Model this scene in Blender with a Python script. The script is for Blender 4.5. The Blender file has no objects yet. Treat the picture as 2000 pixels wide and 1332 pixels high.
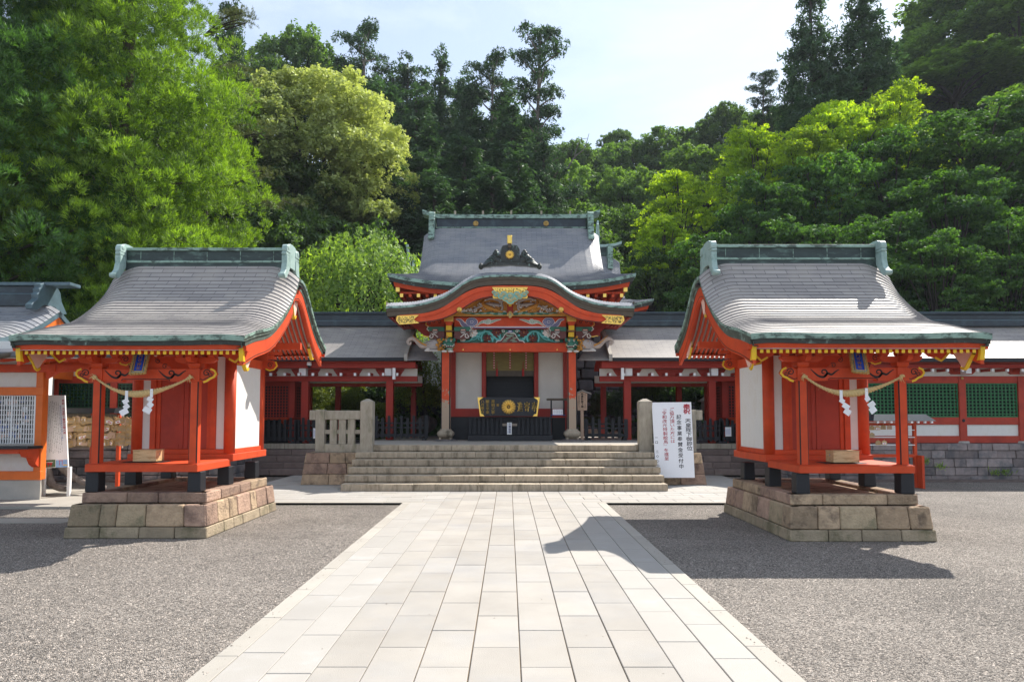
import bpy, math, random
import numpy as np
from mathutils import Vector, Matrix
R = math.radians
random.seed(7)
RNG = np.random.default_rng(7)
S = bpy.context.scene
COL = S.collection

# ---------------- camera, world, sun, exposure ----------------
FPX, CX, CY, PITCH, EYE = 1333.3, 993.0, 741.0, R(3.05), 1.65
cd = bpy.data.cameras.new('camera'); cam = bpy.data.objects.new('camera', cd); COL.objects.link(cam)
cd.sensor_width = 36; cd.lens = 24; cd.shift_x = 0.0035; cd.shift_y = 0.0375
cd.clip_start = 0.05; cd.clip_end = 2000
cam.location = (0, 0, EYE); cam.rotation_euler = (R(90) + PITCH, 0, 0)
S.camera = cam
SUN = Vector((0.64, 0.65, 1.0)).normalized()
EL = math.asin(SUN.z); AZ = math.atan2(SUN.x, SUN.y)
w = bpy.data.worlds.new('World'); S.world = w; w.use_nodes = True
nt = w.node_tree; nt.nodes.clear()
wo = nt.nodes.new('ShaderNodeOutputWorld'); bg = nt.nodes.new('ShaderNodeBackground')
sky = nt.nodes.new('ShaderNodeTexSky'); sky.sky_type = 'NISHITA'; sky.sun_disc = False
sky.sun_elevation = EL; sky.sun_rotation = AZ; sky.air_density = 1.0; sky.dust_density = 0.9; sky.ozone_density = 2.0
tc = nt.nodes.new('ShaderNodeTexCoord'); mp = nt.nodes.new('ShaderNodeMapping'); mp.inputs['Scale'].default_value = (1.6, 1.6, 4.5)
nz = nt.nodes.new('ShaderNodeTexNoise'); nz.inputs['Scale'].default_value = 1.7; nz.inputs['Detail'].default_value = 8; nz.inputs['Roughness'].default_value = .62; nz.inputs['Distortion'].default_value = .5
rp = nt.nodes.new('ShaderNodeValToRGB'); rp.color_ramp.elements[0].position = .40; rp.color_ramp.elements[1].position = .74
rp.color_ramp.elements[0].color = (.38, .38, .38, 1); rp.color_ramp.elements[1].color = (.85, .85, .85, 1)
mx = nt.nodes.new('ShaderNodeMixRGB'); mx.inputs['Color2'].default_value = (5.2, 5.7, 6.3, 1)
nt.links.new(tc.outputs['Generated'], mp.inputs['Vector']); nt.links.new(mp.outputs['Vector'], nz.inputs['Vector'])
nt.links.new(nz.outputs['Fac'], rp.inputs['Fac']); nt.links.new(rp.outputs['Color'], mx.inputs['Fac'])
nt.links.new(sky.outputs['Color'], mx.inputs['Color1']); nt.links.new(mx.outputs['Color'], bg.inputs['Color'])
bg.inputs['Strength'].default_value = 0.12
nt.links.new(bg.outputs['Background'], wo.inputs['Surface'])
sd = bpy.data.lights.new('sun', 'SUN'); sd.energy = 5.0; sd.angle = R(0.5); sd.color = (1.0, .945, .86)
so = bpy.data.objects.new('sun', sd); COL.objects.link(so); so.rotation_euler = SUN.to_track_quat('Z', 'Y').to_euler(); so.location = (20, 25, 40)
S.view_settings.view_transform = 'Standard'; S.view_settings.look = 'None'; S.view_settings.gamma = 1; S.view_settings.use_curve_mapping = False
S.view_settings.exposure = 0.80
S.cycles.max_bounces = 6; S.cycles.diffuse_bounces = 3; S.cycles.glossy_bounces = 2; S.cycles.transmission_bounces = 4; S.cycles.transparent_max_bounces = 4

def at(u, v, Y):
    """a point of the photograph at depth Y as a place in the world"""
    xc = (u - CX) / FPX; yc = -(v - CY) / FPX
    c, s = math.cos(PITCH), math.sin(PITCH)
    t = Y / (c - yc * s)
    return Vector((xc * t, Y, EYE + t * (s + yc * c)))

# ---------------- materials ----------------
M = {}
def mat(name, col, rough=.6, var=.15, scale=6.0, bump=0.0, bscale=40.0, metal=0.0, spec=.4, col2=None, c2scale=2.0, c2lo=.5, c2hi=.65, stretch=(1, 1, 1), attr=None, detail=6):
    m = bpy.data.materials.new(name); m.use_nodes = True; n = m.node_tree; L = n.links
    b = n.nodes['Principled BSDF']; b.inputs['Roughness'].default_value = rough; b.inputs['Metallic'].default_value = metal
    b.inputs['Specular IOR Level'].default_value = spec
    t = n.nodes.new('ShaderNodeTexCoord'); mp = n.nodes.new('ShaderNodeMapping'); mp.inputs['Scale'].default_value = stretch
    L.new(t.outputs['Object'], mp.inputs['Vector'])
    nz = n.nodes.new('ShaderNodeTexNoise'); nz.inputs['Scale'].default_value = scale; nz.inputs['Detail'].default_value = detail; nz.inputs['Roughness'].default_value = .6
    L.new(mp.outputs['Vector'], nz.inputs['Vector'])
    mr = n.nodes.new('ShaderNodeMapRange'); mr.inputs['From Min'].default_value = .25; mr.inputs['From Max'].default_value = .75
    mr.inputs['To Min'].default_value = 1 - var; mr.inputs['To Max'].default_value = 1 + var
    L.new(nz.outputs['Fac'], mr.inputs['Value'])
    src = None
    if col2 is not None:
        n2 = n.nodes.new('ShaderNodeTexNoise'); n2.inputs['Scale'].default_value = c2scale; n2.inputs['Detail'].default_value = 9; n2.inputs['Roughness'].default_value = .68
        L.new(mp.outputs['Vector'], n2.inputs['Vector'])
        r2 = n.nodes.new('ShaderNodeMapRange'); r2.inputs['From Min'].default_value = c2lo; r2.inputs['From Max'].default_value = c2hi; L.new(n2.outputs['Fac'], r2.inputs['Value'])
        m2 = n.nodes.new('ShaderNodeMixRGB'); m2.inputs['Color1'].default_value = (*col, 1); m2.inputs['Color2'].default_value = (*col2, 1)
        L.new(r2.outputs['Result'], m2.inputs['Fac']); src = m2.outputs['Color']
    mul = n.nodes.new('ShaderNodeVectorMath'); mul.operation = 'SCALE'
    if src is not None: L.new(src, mul.inputs[0])
    else: mul.inputs[0].default_value = col
    L.new(mr.outputs['Result'], mul.inputs['Scale'])
    out = mul.outputs['Vector']
    if attr:
        at_ = n.nodes.new('ShaderNodeAttribute'); at_.attribute_name = 'tint'
        ar = n.nodes.new('ShaderNodeMapRange'); ar.inputs['To Min'].default_value = 1 - attr; ar.inputs['To Max'].default_value = 1 + attr
        L.new(at_.outputs['Fac'], ar.inputs['Value'])
        m3 = n.nodes.new('ShaderNodeVectorMath'); m3.operation = 'SCALE'; L.new(out, m3.inputs[0]); L.new(ar.outputs['Result'], m3.inputs['Scale']); out = m3.outputs['Vector']
    L.new(out, b.inputs['Base Color'])
    if bump:
        nb = n.nodes.new('ShaderNodeTexNoise'); nb.inputs['Scale'].default_value = bscale; nb.inputs['Detail'].default_value = 5
        L.new(mp.outputs['Vector'], nb.inputs['Vector'])
        bp = n.nodes.new('ShaderNodeBump'); bp.inputs['Strength'].default_value = bump; bp.inputs['Distance'].default_value = .02
        L.new(nb.outputs['Fac'], bp.inputs['Height']); L.new(bp.outputs['Normal'], b.inputs['Normal'])
    M[name] = m; return m

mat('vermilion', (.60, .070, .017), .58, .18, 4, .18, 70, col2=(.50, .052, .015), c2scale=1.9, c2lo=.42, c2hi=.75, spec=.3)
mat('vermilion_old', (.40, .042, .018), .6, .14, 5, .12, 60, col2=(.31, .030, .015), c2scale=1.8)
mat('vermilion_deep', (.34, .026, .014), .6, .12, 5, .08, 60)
mat('vermilion_orange', (.72, .15, .018), .5, .10, 5, .05, 60)
mat('black_lacquer', (.012, .013, .018), .45, .2, 8)
mat('black_wood', (.013, .015, .020), .6, .25, 10, .1, 50)
mat('black_paint', (.012, .008, .007), .6, .1, 8)
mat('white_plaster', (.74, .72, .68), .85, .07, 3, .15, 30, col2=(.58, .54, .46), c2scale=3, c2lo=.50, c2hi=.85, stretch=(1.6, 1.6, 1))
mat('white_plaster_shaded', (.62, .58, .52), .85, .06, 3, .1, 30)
mat('white_paint', (.80, .80, .80), .6, .04, 4)
mat('yellow_paint', (.80, .50, .02), .5, .08, 9)
mat('gold', (.95, .62, .14), .34, .12, 20, .15, 60, metal=.85, spec=.6)
mat('gold_dark', (.55, .36, .12), .5, .3, 30, .4, 60, metal=.5)
mat('verdigris', (.25, .37, .31), .6, .3, 6, .15, 30, col2=(.07, .10, .085), c2scale=5, c2lo=.48, c2hi=.58, stretch=(1, 1, 2.0))
mat('verdigris_pale', (.31, .42, .39), .5, .16, 5, .12, 30, col2=(.20, .30, .27), c2scale=4, c2lo=.52, c2hi=.66)
mat('verdigris_dark', (.034, .052, .050), .5, .35, 5, .12, 30, col2=(.13, .21, .18), c2scale=2.6, c2lo=.52, c2hi=.7, stretch=(1, 1, 3))
mat('copper_dark', (.034, .038, .034), .5, .3, 5, .1, 30, col2=(.17, .24, .21), c2scale=4.5, c2lo=.57, c2hi=.64, stretch=(1.6, 1.6, .8))
mat('verge_dark', (.085, .105, .085), .6, .3, 5, .1, 30, col2=(.22, .31, .27), c2scale=5, c2lo=.56, c2hi=.66)
mat('ridge_dark', (.020, .030, .042), .35, .3, 3, .05, 30, col2=(.05, .08, .09), c2scale=2, c2lo=.5, c2hi=.7)
mat('slate_blue_trim', (.075, .12, .145), .4, .25, 5, .1, 30)
mat('brown_board', (.085, .065, .045), .6, .2, 8, .1, 30)
mat('wood_light', (.62, .42, .22), .55, .12, 3, .05, 30, col2=(.48, .29, .13), c2scale=2.5, c2lo=.5, c2hi=.56, stretch=(2, 6, 9))
mat('wood_tablet', (.66, .43, .19), .6, .2, 12, attr=.35)
mat('wood_grey', (.30, .25, .20), .7, .2, 10, .15, 40)
mat('wood_sign', (.50, .34, .24), .65, .12, 8, .1, 40)
mat('rope', (.66, .48, .22), .85, .22, 40, .5, 160)
mat('paper', (.84, .84, .86), .7, .02, 5)
mat('plaque_blue', (.010, .055, .34), .45, .15, 10)
mat('bamboo_blind', (.20, .155, .045), .7, .25, 4, .2, 200, stretch=(1, 1, 14))
mat('blind_red', (.42, .03, .03), .7, .1)
mat('green_lattice', (.012, .12, .038), .45, .15, 8)
mat('green_lattice_dark', (.008, .045, .022), .5, .2, 8)
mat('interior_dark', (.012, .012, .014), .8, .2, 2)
mat('ink', (.015, .015, .02), .7, .05)
mat('ink_red', (.55, .02, .04), .7, .05)
mat('ink_blue', (.05, .12, .45), .7, .05)
mat('granite', (.42, .35, .26), .8, .26, 9, .4, 90, col2=(.13, .105, .07), c2scale=3.0, c2lo=.50, c2hi=.70, attr=.12, stretch=(1.6, 1.6, .45))
mat('granite_rail', (.36, .32, .255), .85, .24, 8, .45, 80, col2=(.17, .165, .10), c2scale=3, c2lo=.52, c2hi=.70, stretch=(1.5, 1.5, .5))
mat('stone_post', (.42, .39, .35), .8, .12, 6, .2, 60)
mat('tuff', (.38, .275, .18), .92, .30, 7, 1.0, 30, col2=(.16, .115, .08), c2scale=4.5, c2lo=.50, c2hi=.66, attr=.30)
mat('tuff_pink', (.34, .225, .165), .92, .28, 7, 1.0, 30, col2=(.20, .13, .10), c2scale=3, c2lo=.5, c2hi=.62, attr=.25)
mat('tuff_olive', (.37, .285, .185), .92, .28, 7, 1.0, 30, col2=(.17, .145, .09), c2scale=3.5, c2lo=.5, c2hi=.62, attr=.25)
mat('tuff_base', (.32, .255, .175), .9, .26, 6, .8, 34, col2=(.15, .135, .075), c2scale=2, c2lo=.5, c2hi=.66, attr=.15)
mat('wall_stone', (.25, .205, .195), .9, .28, 6, .9, 26, col2=(.13, .125, .13), c2scale=2, c2lo=.46, c2hi=.6, attr=.30)
mat('wall_stone_dark', (.10, .095, .10), .9, .3, 4, .7, 20, attr=.35)
mat('step_dark', (.19, .145, .13), .9, .25, 5, .5, 40, attr=.2)
mat('slab_grey', (.335, .310, .277), .75, .12, 1.4, .18, 120, col2=(.31, .30, .29), c2scale=.9, c2lo=.46, c2hi=.74, attr=.08)
mat('slab_white', (.350, .330, .302), .75, .07, 1.4, .18, 120, col2=(.38, .375, .37), c2scale=1.4, c2lo=.55, c2hi=.8, attr=.04)
mat('slab_edge', (.36, .335, .295), .8, .09, 2, .18, 120, attr=.07)
mat('joint_earth', (.17, .13, .09), .95, .3, 60)
mat('bark', (.10, .075, .055), .9, .35, 6, .8, 20, stretch=(3, 3, .5))
mat('bark_dark', (.045, .036, .030), .9, .35, 6, .8, 20, stretch=(3, 3, .5))
mat('bark_grey', (.17, .14, .125), .9, .3, 6, .6, 20, stretch=(3, 3, .5))
mat('carve_orange', (.55, .25, .04), .5, .3, 30, .4, 50)
mat('carve_brown', (.22, .10, .055), .6, .3, 30)
mat('carve_green', (.035, .17, .12), .5, .25, 30)
mat('carve_aqua', (.13, .46, .45), .5, .2, 25)
mat('carve_maroon', (.13, .035, .03), .5, .25, 30)
mat('carve_white', (.72, .68, .64), .5, .08, 20)
mat('carve_grey', (.40, .36, .35), .55, .18, 25)
mat('carve_trunk', (.46, .38, .34), .6, .2, 25)
mat('carve_blue', (.02, .04, .24), .5, .1, 20)
mat('carve_lilac', (.20, .19, .34), .5, .1, 20)
mat('carve_pale_green', (.28, .40, .30), .5, .12, 20)
mat('pink_plaster', (.80, .52, .42), .7, .05)
mat('steel', (.35, .36, .38), .35, .1, metal=.6)
mat('photo_sky', (.25, .45, .75), .5, .2, 30)
mat('photo_green', (.10, .16, .08), .5, .6, 60)
mat('garden_earth', (.11, .10, .055), .95, .4, 5, .5, 30, col2=(.05, .10, .02), c2scale=1.2, c2lo=.45, c2hi=.6)
mat('hill_earth', (.022, .038, .016), 1.0, .5, .8, .8, 3, spec=0)

def shingle_mat(name, c1, c2, rough, pale):
    m = bpy.data.materials.new(name); m.use_nodes = True; n = m.node_tree; L = n.links; b = n.nodes['Principled BSDF']
    uv = n.nodes.new('ShaderNodeUVMap'); br = n.nodes.new('ShaderNodeTexBrick')
    br.inputs['Scale'].default_value = 1; br.inputs['Brick Width'].default_value = .36; br.inputs['Row Height'].default_value = 1.0; br.inputs['Mortar Size'].default_value = .006
    br.inputs['Color1'].default_value = (*c1, 1); br.inputs['Color2'].default_value = (*c2, 1); br.inputs['Mortar'].default_value = (c1[0] * .45, c1[1] * .45, c1[2] * .5, 1); br.offset = .5
    br.inputs['Bias'].default_value = 0
    L.new(uv.outputs['UV'], br.inputs['Vector'])
    t = n.nodes.new('ShaderNodeTexCoord'); nz = n.nodes.new('ShaderNodeTexNoise'); nz.inputs['Scale'].default_value = 1.3; nz.inputs['Detail'].default_value = 8; nz.inputs['Roughness'].default_value = .65
    L.new(t.outputs['Object'], nz.inputs['Vector'])
    r = n.nodes.new('ShaderNodeMapRange'); r.inputs['From Min'].default_value = .42; r.inputs['From Max'].default_value = .72; L.new(nz.outputs['Fac'], r.inputs['Value'])
    mx = n.nodes.new('ShaderNodeMixRGB'); mx.inputs['Color2'].default_value = (*pale, 1); L.new(br.outputs['Color'], mx.inputs['Color1'])
    r.inputs['To Max'].default_value = .55
    L.new(r.outputs['Result'], mx.inputs['Fac']); L.new(mx.outputs['Color'], b.inputs['Base Color'])
    n2 = n.nodes.new('ShaderNodeTexNoise'); n2.inputs['Scale'].default_value = 22; n2.inputs['Detail'].default_value = 4; L.new(t.outputs['Object'], n2.inputs['Vector'])
    r2 = n.nodes.new('ShaderNodeMapRange'); r2.inputs['To Min'].default_value = rough - .10; r2.inputs['To Max'].default_value = rough + .18; L.new(n2.outputs['Fac'], r2.inputs['Value'])
    L.new(r2.outputs['Result'], b.inputs['Roughness']); b.inputs['Metallic'].default_value = .0; b.inputs['Specular IOR Level'].default_value = .45
    bp = n.nodes.new('ShaderNodeBump'); bp.inputs['Strength'].default_value = .35; bp.inputs['Distance'].default_value = .01
    L.new(n2.outputs['Fac'], bp.inputs['Height']); L.new(bp.outputs['Normal'], b.inputs['Normal'])
    M[name] = m
shingle_mat('shingle', (.285, .262, .250), (.365, .335, .315), .52, (.45, .405, .355))
shingle_mat('shingle_blue', (.19, .20, .225), (.26, .262, .28), .46, (.33, .32, .31))

def leaf_mat(name, c1, c2, trans=.45, rough=.55, tcol=None):
    m = bpy.data.materials.new(name); m.use_nodes = True; n = m.node_tree; L = n.links; n.nodes.clear()
    out = n.nodes.new('ShaderNodeOutputMaterial'); d = n.nodes.new('ShaderNodeBsdfDiffuse'); tr = n.nodes.new('ShaderNodeBsdfTranslucent')
    gl = n.nodes.new('ShaderNodeBsdfGlossy'); gl.inputs['Roughness'].default_value = rough; gl.inputs['Color'].default_value = (.55, .6, .55, 1)
    a = n.nodes.new('ShaderNodeAttribute'); a.attribute_name = 'tint'
    mx = n.nodes.new('ShaderNodeMixRGB'); mx.inputs['Color1'].default_value = (*c1, 1); mx.inputs['Color2'].default_value = (*c2, 1)
    oi = n.nodes.new('ShaderNodeObjectInfo'); hs = n.nodes.new('ShaderNodeHueSaturation'); hs.inputs['Saturation'].default_value = 1.0
    hr = n.nodes.new('ShaderNodeMapRange'); hr.inputs['To Min'].default_value = .82; hr.inputs['To Max'].default_value = 1.18
    L.new(oi.outputs['Random'], hr.inputs['Value']); L.new(hr.outputs['Result'], hs.inputs['Value'])
    L.new(a.outputs['Fac'], mx.inputs['Fac']); L.new(mx.outputs['Color'], hs.inputs['Color']); L.new(hs.outputs['Color'], d.inputs['Color'])
    tm = n.nodes.new('ShaderNodeMixRGB'); tm.blend_type = 'MULTIPLY'; tm.inputs['Fac'].default_value = 1; tm.inputs['Color2'].default_value = (*(tcol or (1.5, 1.7, .6)), 1)
    L.new(hs.outputs['Color'], tm.inputs['Color1']); L.new(tm.outputs['Color'], tr.inputs['Color'])
    m1 = n.nodes.new('ShaderNodeMixShader'); m1.inputs['Fac'].default_value = trans
    L.new(d.outputs[0], m1.inputs[1]); L.new(tr.outputs[0], m1.inputs[2])
    m2 = n.nodes.new('ShaderNodeMixShader'); m2.inputs['Fac'].default_value = .06
    L.new(m1.outputs[0], m2.inputs[1]); L.new(gl.outputs[0], m2.inputs[2]); L.new(m2.outputs[0], out.inputs['Surface'])
    M[name] = m

def worn():
    m = mat('worn_vermilion', (.62, .075, .020), .6, .14, 6, .15, 50); n = m.node_tree; L = n.links; b = n.nodes['Principled BSDF']
    src = b.inputs['Base Color'].links[0].from_socket; t = n.nodes.new('ShaderNodeTexCoord'); sp = n.nodes.new('ShaderNodeSeparateXYZ'); L.new(t.outputs['Object'], sp.inputs[0])
    nz = n.nodes.new('ShaderNodeTexNoise'); nz.inputs['Scale'].default_value = 5; nz.inputs['Detail'].default_value = 8; nz.inputs['Roughness'].default_value = .7; L.new(t.outputs['Object'], nz.inputs['Vector'])
    a = n.nodes.new('ShaderNodeMath'); a.operation = 'MULTIPLY_ADD'; a.inputs[1].default_value = -1.1; a.inputs[2].default_value = 1.55; L.new(sp.outputs['Z'], a.inputs[0])
    c = n.nodes.new('ShaderNodeMath'); c.operation = 'MULTIPLY_ADD'; c.inputs[1].default_value = 2.6; L.new(nz.outputs['Fac'], c.inputs[0]); L.new(a.outputs[0], c.inputs[2])
    r = n.nodes.new('ShaderNodeMapRange'); r.inputs['From Min'].default_value = 1.42; r.inputs['From Max'].default_value = 1.52; L.new(c.outputs[0], r.inputs['Value'])
    mx = n.nodes.new('ShaderNodeMixRGB'); mx.inputs['Color2'].default_value = (.42, .31, .22, 1); L.new(r.outputs['Result'], mx.inputs['Fac']); L.new(src, mx.inputs['Color1']); L.new(mx.outputs['Color'], b.inputs['Base Color'])
worn()
# ---------------- mesh builder ----------------
OFF = {}
class MB:
    def __init__(s): s.v = []; s.f = []; s.m = []; s.sm = []; s.uv = {}
    def add(s, vs, fs, m=0, smooth=False, uvs=None):
        o = len(s.v); s.v += [tuple(x) for x in vs]
        for i, f in enumerate(fs):
            if uvs is not None: s.uv[len(s.f)] = uvs[i]
            s.f.append([o + k for k in f]); s.m.append(m); s.sm.append(smooth)
    def box(s, x0, x1, y0, y1, z0, z1, m=0):
        if x0 > x1: x0, x1 = x1, x0
        vs = [(x0, y0, z0), (x1, y0, z0), (x1, y1, z0), (x0, y1, z0), (x0, y0, z1), (x1, y0, z1), (x1, y1, z1), (x0, y1, z1)]
        s.add(vs, [(0, 3, 2, 1), (4, 5, 6, 7), (0, 1, 5, 4), (1, 2, 6, 5), (2, 3, 7, 6), (3, 0, 4, 7)], m)
    def hexa(s, a, b, m=0):
        """a: 4 lower points, b: 4 upper points, both counter-clockwise from above"""
        s.add(list(a) + list(b), [(0, 3, 2, 1), (4, 5, 6, 7), (0, 1, 5, 4), (1, 2, 6, 5), (2, 3, 7, 6), (3, 0, 4, 7)], m)
    def cbox(s, c, d, rot=None, m=0):
        h = [x / 2 for x in d]; vs = []
        for z in (-1, 1):
            for x, y in ((-1, -1), (1, -1), (1, 1), (-1, 1)):
                p = Vector((x * h[0], y * h[1], z * h[2]))
                if rot is not None: p = rot @ p
                vs.append(p + Vector(c))
        s.add(vs, [(0, 3, 2, 1), (4, 5, 6, 7), (0, 1, 5, 4), (1, 2, 6, 5), (2, 3, 7, 6), (3, 0, 4, 7)], m)
    def prism(s, pts, fr, m=0, smooth=False):
        """pts: 2D outline; fr(p, k) gives the 3D point on side k (0/1)"""
        n = len(pts); vs = [fr(p, 0) for p in pts] + [fr(p, 1) for p in pts]
        s.add(vs, [tuple(range(n))[::-1], tuple(range(n, 2 * n))] + [(i, (i + 1) % n, n + (i + 1) % n, n + i) for i in range(n)], m, smooth)
    def xz(s, pts, y0, y1, m=0): s.prism(pts, lambda p, k: (p[0], (y0, y1)[k], p[1]), m)
    def yz(s, pts, x0, x1, m=0): s.prism(pts, lambda p, k: ((x0, x1)[k], p[0], p[1]), m)
    def tube(s, pts, rad, n=8, m=0, caps=True, smooth=True, flat=None):
        pts = [Vector(p) for p in pts]; rs = rad if hasattr(rad, '__len__') else [rad] * len(pts)
        vs = []; fs = []; up = None
        for i, p in enumerate(pts):
            t = (pts[min(i + 1, len(pts) - 1)] - pts[max(i - 1, 0)])
            t = t.normalized() if t.length > 1e-9 else Vector((0, 0, 1))
            if up is None: up = Vector((0, 1, 0)) if abs(t.y) < .9 else Vector((1, 0, 0))
            a = up - t * up.dot(t)
            if a.length < 1e-6: a = t.orthogonal()
            a.normalize(); up = a; b = t.cross(a)
            for k in range(n):
                an = 2 * math.pi * k / n
                vs.append(p + (a * math.cos(an) * (flat if flat else 1) + b * math.sin(an)) * rs[i])
        for i in range(len(pts) - 1):
            for k in range(n):
                fs.append((i * n + k, i * n + (k + 1) % n, (i + 1) * n + (k + 1) % n, (i + 1) * n + k))
        if caps: fs.append(tuple(range(n))[::-1]); fs.append(tuple((len(pts) - 1) * n + k for k in range(n)))
        s.add(vs, fs, m, smooth)
    def lathe(s, prof, c, n=16, m=0, smooth=True, sq=False):
        vs = []; fs = []
        for r, z in prof:
            for k in range(n):
                an = 2 * math.pi * (k + .5) / n
                x, y = math.cos(an), math.sin(an)
                if sq:
                    q = 1 / (abs(x) ** 6 + abs(y) ** 6) ** (1 / 6); x *= q; y *= q
                vs.append((c[0] + r * x, c[1] + r * y, c[2] + z))
        for i in range(len(prof) - 1):
            for k in range(n): fs.append((i * n + k, i * n + (k + 1) % n, (i + 1) * n + (k + 1) % n, (i + 1) * n + k))
        fs.append(tuple(range(n))[::-1]); fs.append(tuple((len(prof) - 1) * n + k for k in range(n)))
        s.add(vs, fs, m, smooth)
    def ell(s, c, r, m=0, nu=10, nv=6, rot=None, smooth=True):
        if not hasattr(r, '__len__'): r = (r, r, r)
        vs = []; fs = []
        for j in range(nv + 1):
            th = math.pi * j / nv
            for i in range(nu):
                ph = 2 * math.pi * i / nu
                p = Vector((r[0] * math.sin(th) * math.cos(ph), r[1] * math.sin(th) * math.sin(ph), r[2] * math.cos(th)))
                if rot is not None: p = rot @ p
                vs.append(p + Vector(c))
        for j in range(nv):
            for i in range(nu): fs.append((j * nu + i, (j + 1) * nu + i, (j + 1) * nu + (i + 1) % nu, j * nu + (i + 1) % nu))
        s.add(vs, fs, m, smooth)
    def grid(s, P, m=0, smooth=True, uv=None, flip=False):
        a = len(P); b = len(P[0]); vs = [p for row in P for p in row]; fs = []; us = [] if uv else None
        for i in range(a - 1):
            for j in range(b - 1):
                q = (i * b + j, i * b + j + 1, (i + 1) * b + j + 1, (i + 1) * b + j)
                u4 = [uv[i][j], uv[i][j + 1], uv[i + 1][j + 1], uv[i + 1][j]] if uv else None
                if flip: q = q[::-1]; u4 = u4[::-1] if u4 else None
                fs.append(q)
                if uv: us.append(u4)
        s.add(vs, fs, m, smooth, us)
    def ribbon(s, pts, wd, y, th=.006, m=0, side=-1):
        """a flat band in the x-z plane standing proud of y by th; pts (x, z)"""
        n = len(pts); L = []; Rr = []
        for i, p in enumerate(pts):
            a = pts[max(i - 1, 0)]; b = pts[min(i + 1, n - 1)]
            dx, dz = b[0] - a[0], b[1] - a[1]; l = math.hypot(dx, dz) or 1; w_ = (wd[i] if hasattr(wd, '__len__') else wd) / 2
            L.append((p[0] - dz / l * w_, p[1] + dx / l * w_)); Rr.append((p[0] + dz / l * w_, p[1] - dx / l * w_))
        y2 = y + side * th
        vs = [(q[0], y2, q[1]) for q in L] + [(q[0], y2, q[1]) for q in Rr] + [(q[0], y, q[1]) for q in L] + [(q[0], y, q[1]) for q in Rr]
        fs = []
        for i in range(n - 1):
            fs += [(i, i + 1, n + i + 1, n + i), (2 * n + i, 2 * n + i + 1, i + 1, i), (n + i, n + i + 1, 3 * n + i + 1, 3 * n + i)]
        s.add(vs, fs, m)
    def rot_all(s, Mx, start=0):
        for i in range(start, len(s.v)): s.v[i] = tuple(Mx @ Vector(s.v[i]))
    def build(s, name, mats, parent=None, tint=False, bevel=0):
        me = bpy.data.meshes.new(name)
        off = OFF.get(parent.name, Vector((0, 0, 0))) if parent else Vector((0, 0, 0))
        me.from_pydata([(v[0] - off[0], v[1] - off[1], v[2] - off[2]) for v in s.v], [], s.f)
        for mm in (mats if isinstance(mats, (list, tuple)) else [mats]): me.materials.append(M[mm])
        me.polygons.foreach_set('material_index', s.m); me.polygons.foreach_set('use_smooth', s.sm)
        if s.uv:
            ul = me.uv_layers.new(name='UVMap')
            for fi, u4 in s.uv.items():
                for k, li in enumerate(me.polygons[fi].loop_indices): ul.data[li].uv = u4[k]
        if tint:
            # one random value for each loose piece (tint: number of faces in a piece)
            a = me.attributes.new('tint', 'FLOAT', 'FACE'); n = len(s.f)
            k = RNG.random(n // tint + 1); a.data.foreach_set('value', np.repeat(k, tint)[:n].astype(np.float32))
        me.validate(); me.update()
        o = bpy.data.objects.new(name, me); COL.objects.link(o)
        if parent: o.parent = parent; OFF[o.name] = off
        if bevel:
            b = o.modifiers.new('edge', 'BEVEL'); b.width = bevel; b.segments = 1; b.limit_method = 'ANGLE'; b.angle_limit = R(40)
        return o

def tag(o, label=None, cat=None, group=None, kind=None):
    if label: o['label'] = label
    if cat: o['category'] = cat
    if group: o['group'] = group
    if kind: o['kind'] = kind
    return o
def thing(name, loc, label, cat, group=None, local=False):
    o = bpy.data.objects.new(name, None); COL.objects.link(o); o.location = loc; o.empty_display_size = .2
    OFF[o.name] = Vector((0, 0, 0)) if local else Vector(loc)
    return tag(o, label, cat, group)
def copy_tree(o, parent=None):
    c = o.copy(); COL.objects.link(c); OFF[c.name] = OFF.get(o.name, Vector((0, 0, 0)))
    if parent: c.parent = parent
    for ch in list(o.children): copy_tree(ch, c)
    return c

GL = {}
def glyph(ch):
    if ch not in GL:
        c = bpy.data.curves.new('t', 'FONT'); c.body = ch; c.resolution_u = 1; o = bpy.data.objects.new('t', c); COL.objects.link(o)
        dg = bpy.context.evaluated_depsgraph_get(); me = bpy.data.meshes.new_from_object(o.evaluated_get(dg))
        GL[ch] = ([(v.co.x, v.co.y) for v in me.vertices], [tuple(p.vertices) for p in me.polygons])
        bpy.data.objects.remove(o); bpy.data.curves.remove(c); bpy.data.meshes.remove(me)
    return GL[ch]
def write(mb, text, x, z, size, fr, step=1.0, m=0, sx=1.0, bold=0.0):
    """vertical writing, top to bottom; fr(x, z) puts a board point into the world"""
    for i, ch in enumerate(text):
        if ch == ' ': continue
        vs, fs = glyph(ch)
        reps = [(0, 0)] if not bold else [(0, 0), (bold, 0), (0, bold), (-bold, 0)]
        for dx, dz in reps:
            if ch in 'ー「」『』(': # turned a quarter for vertical setting
                pts = [fr(x + (vy - .4) * size * sx, z - i * size * step - size * (.5 + (vx - .5))) for vx, vy in vs]
            else:
                pts = [fr(x + (vx - .5 + dx) * size * sx, z - i * size * step + (vy - .85 + dz) * size) for vx, vy in vs]
            mb.add(pts, fs, m)
def spiral(cx, cz, r0, r1, a0, turns, n=22, sx=1):
    return [(cx + sx * (r0 + (r1 - r0) * i / n) * math.cos(a0 + turns * 2 * math.pi * i / n), cz + (r0 + (r1 - r0) * i / n) * math.sin(a0 + turns * 2 * math.pi * i / n)) for i in range(n + 1)]
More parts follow.
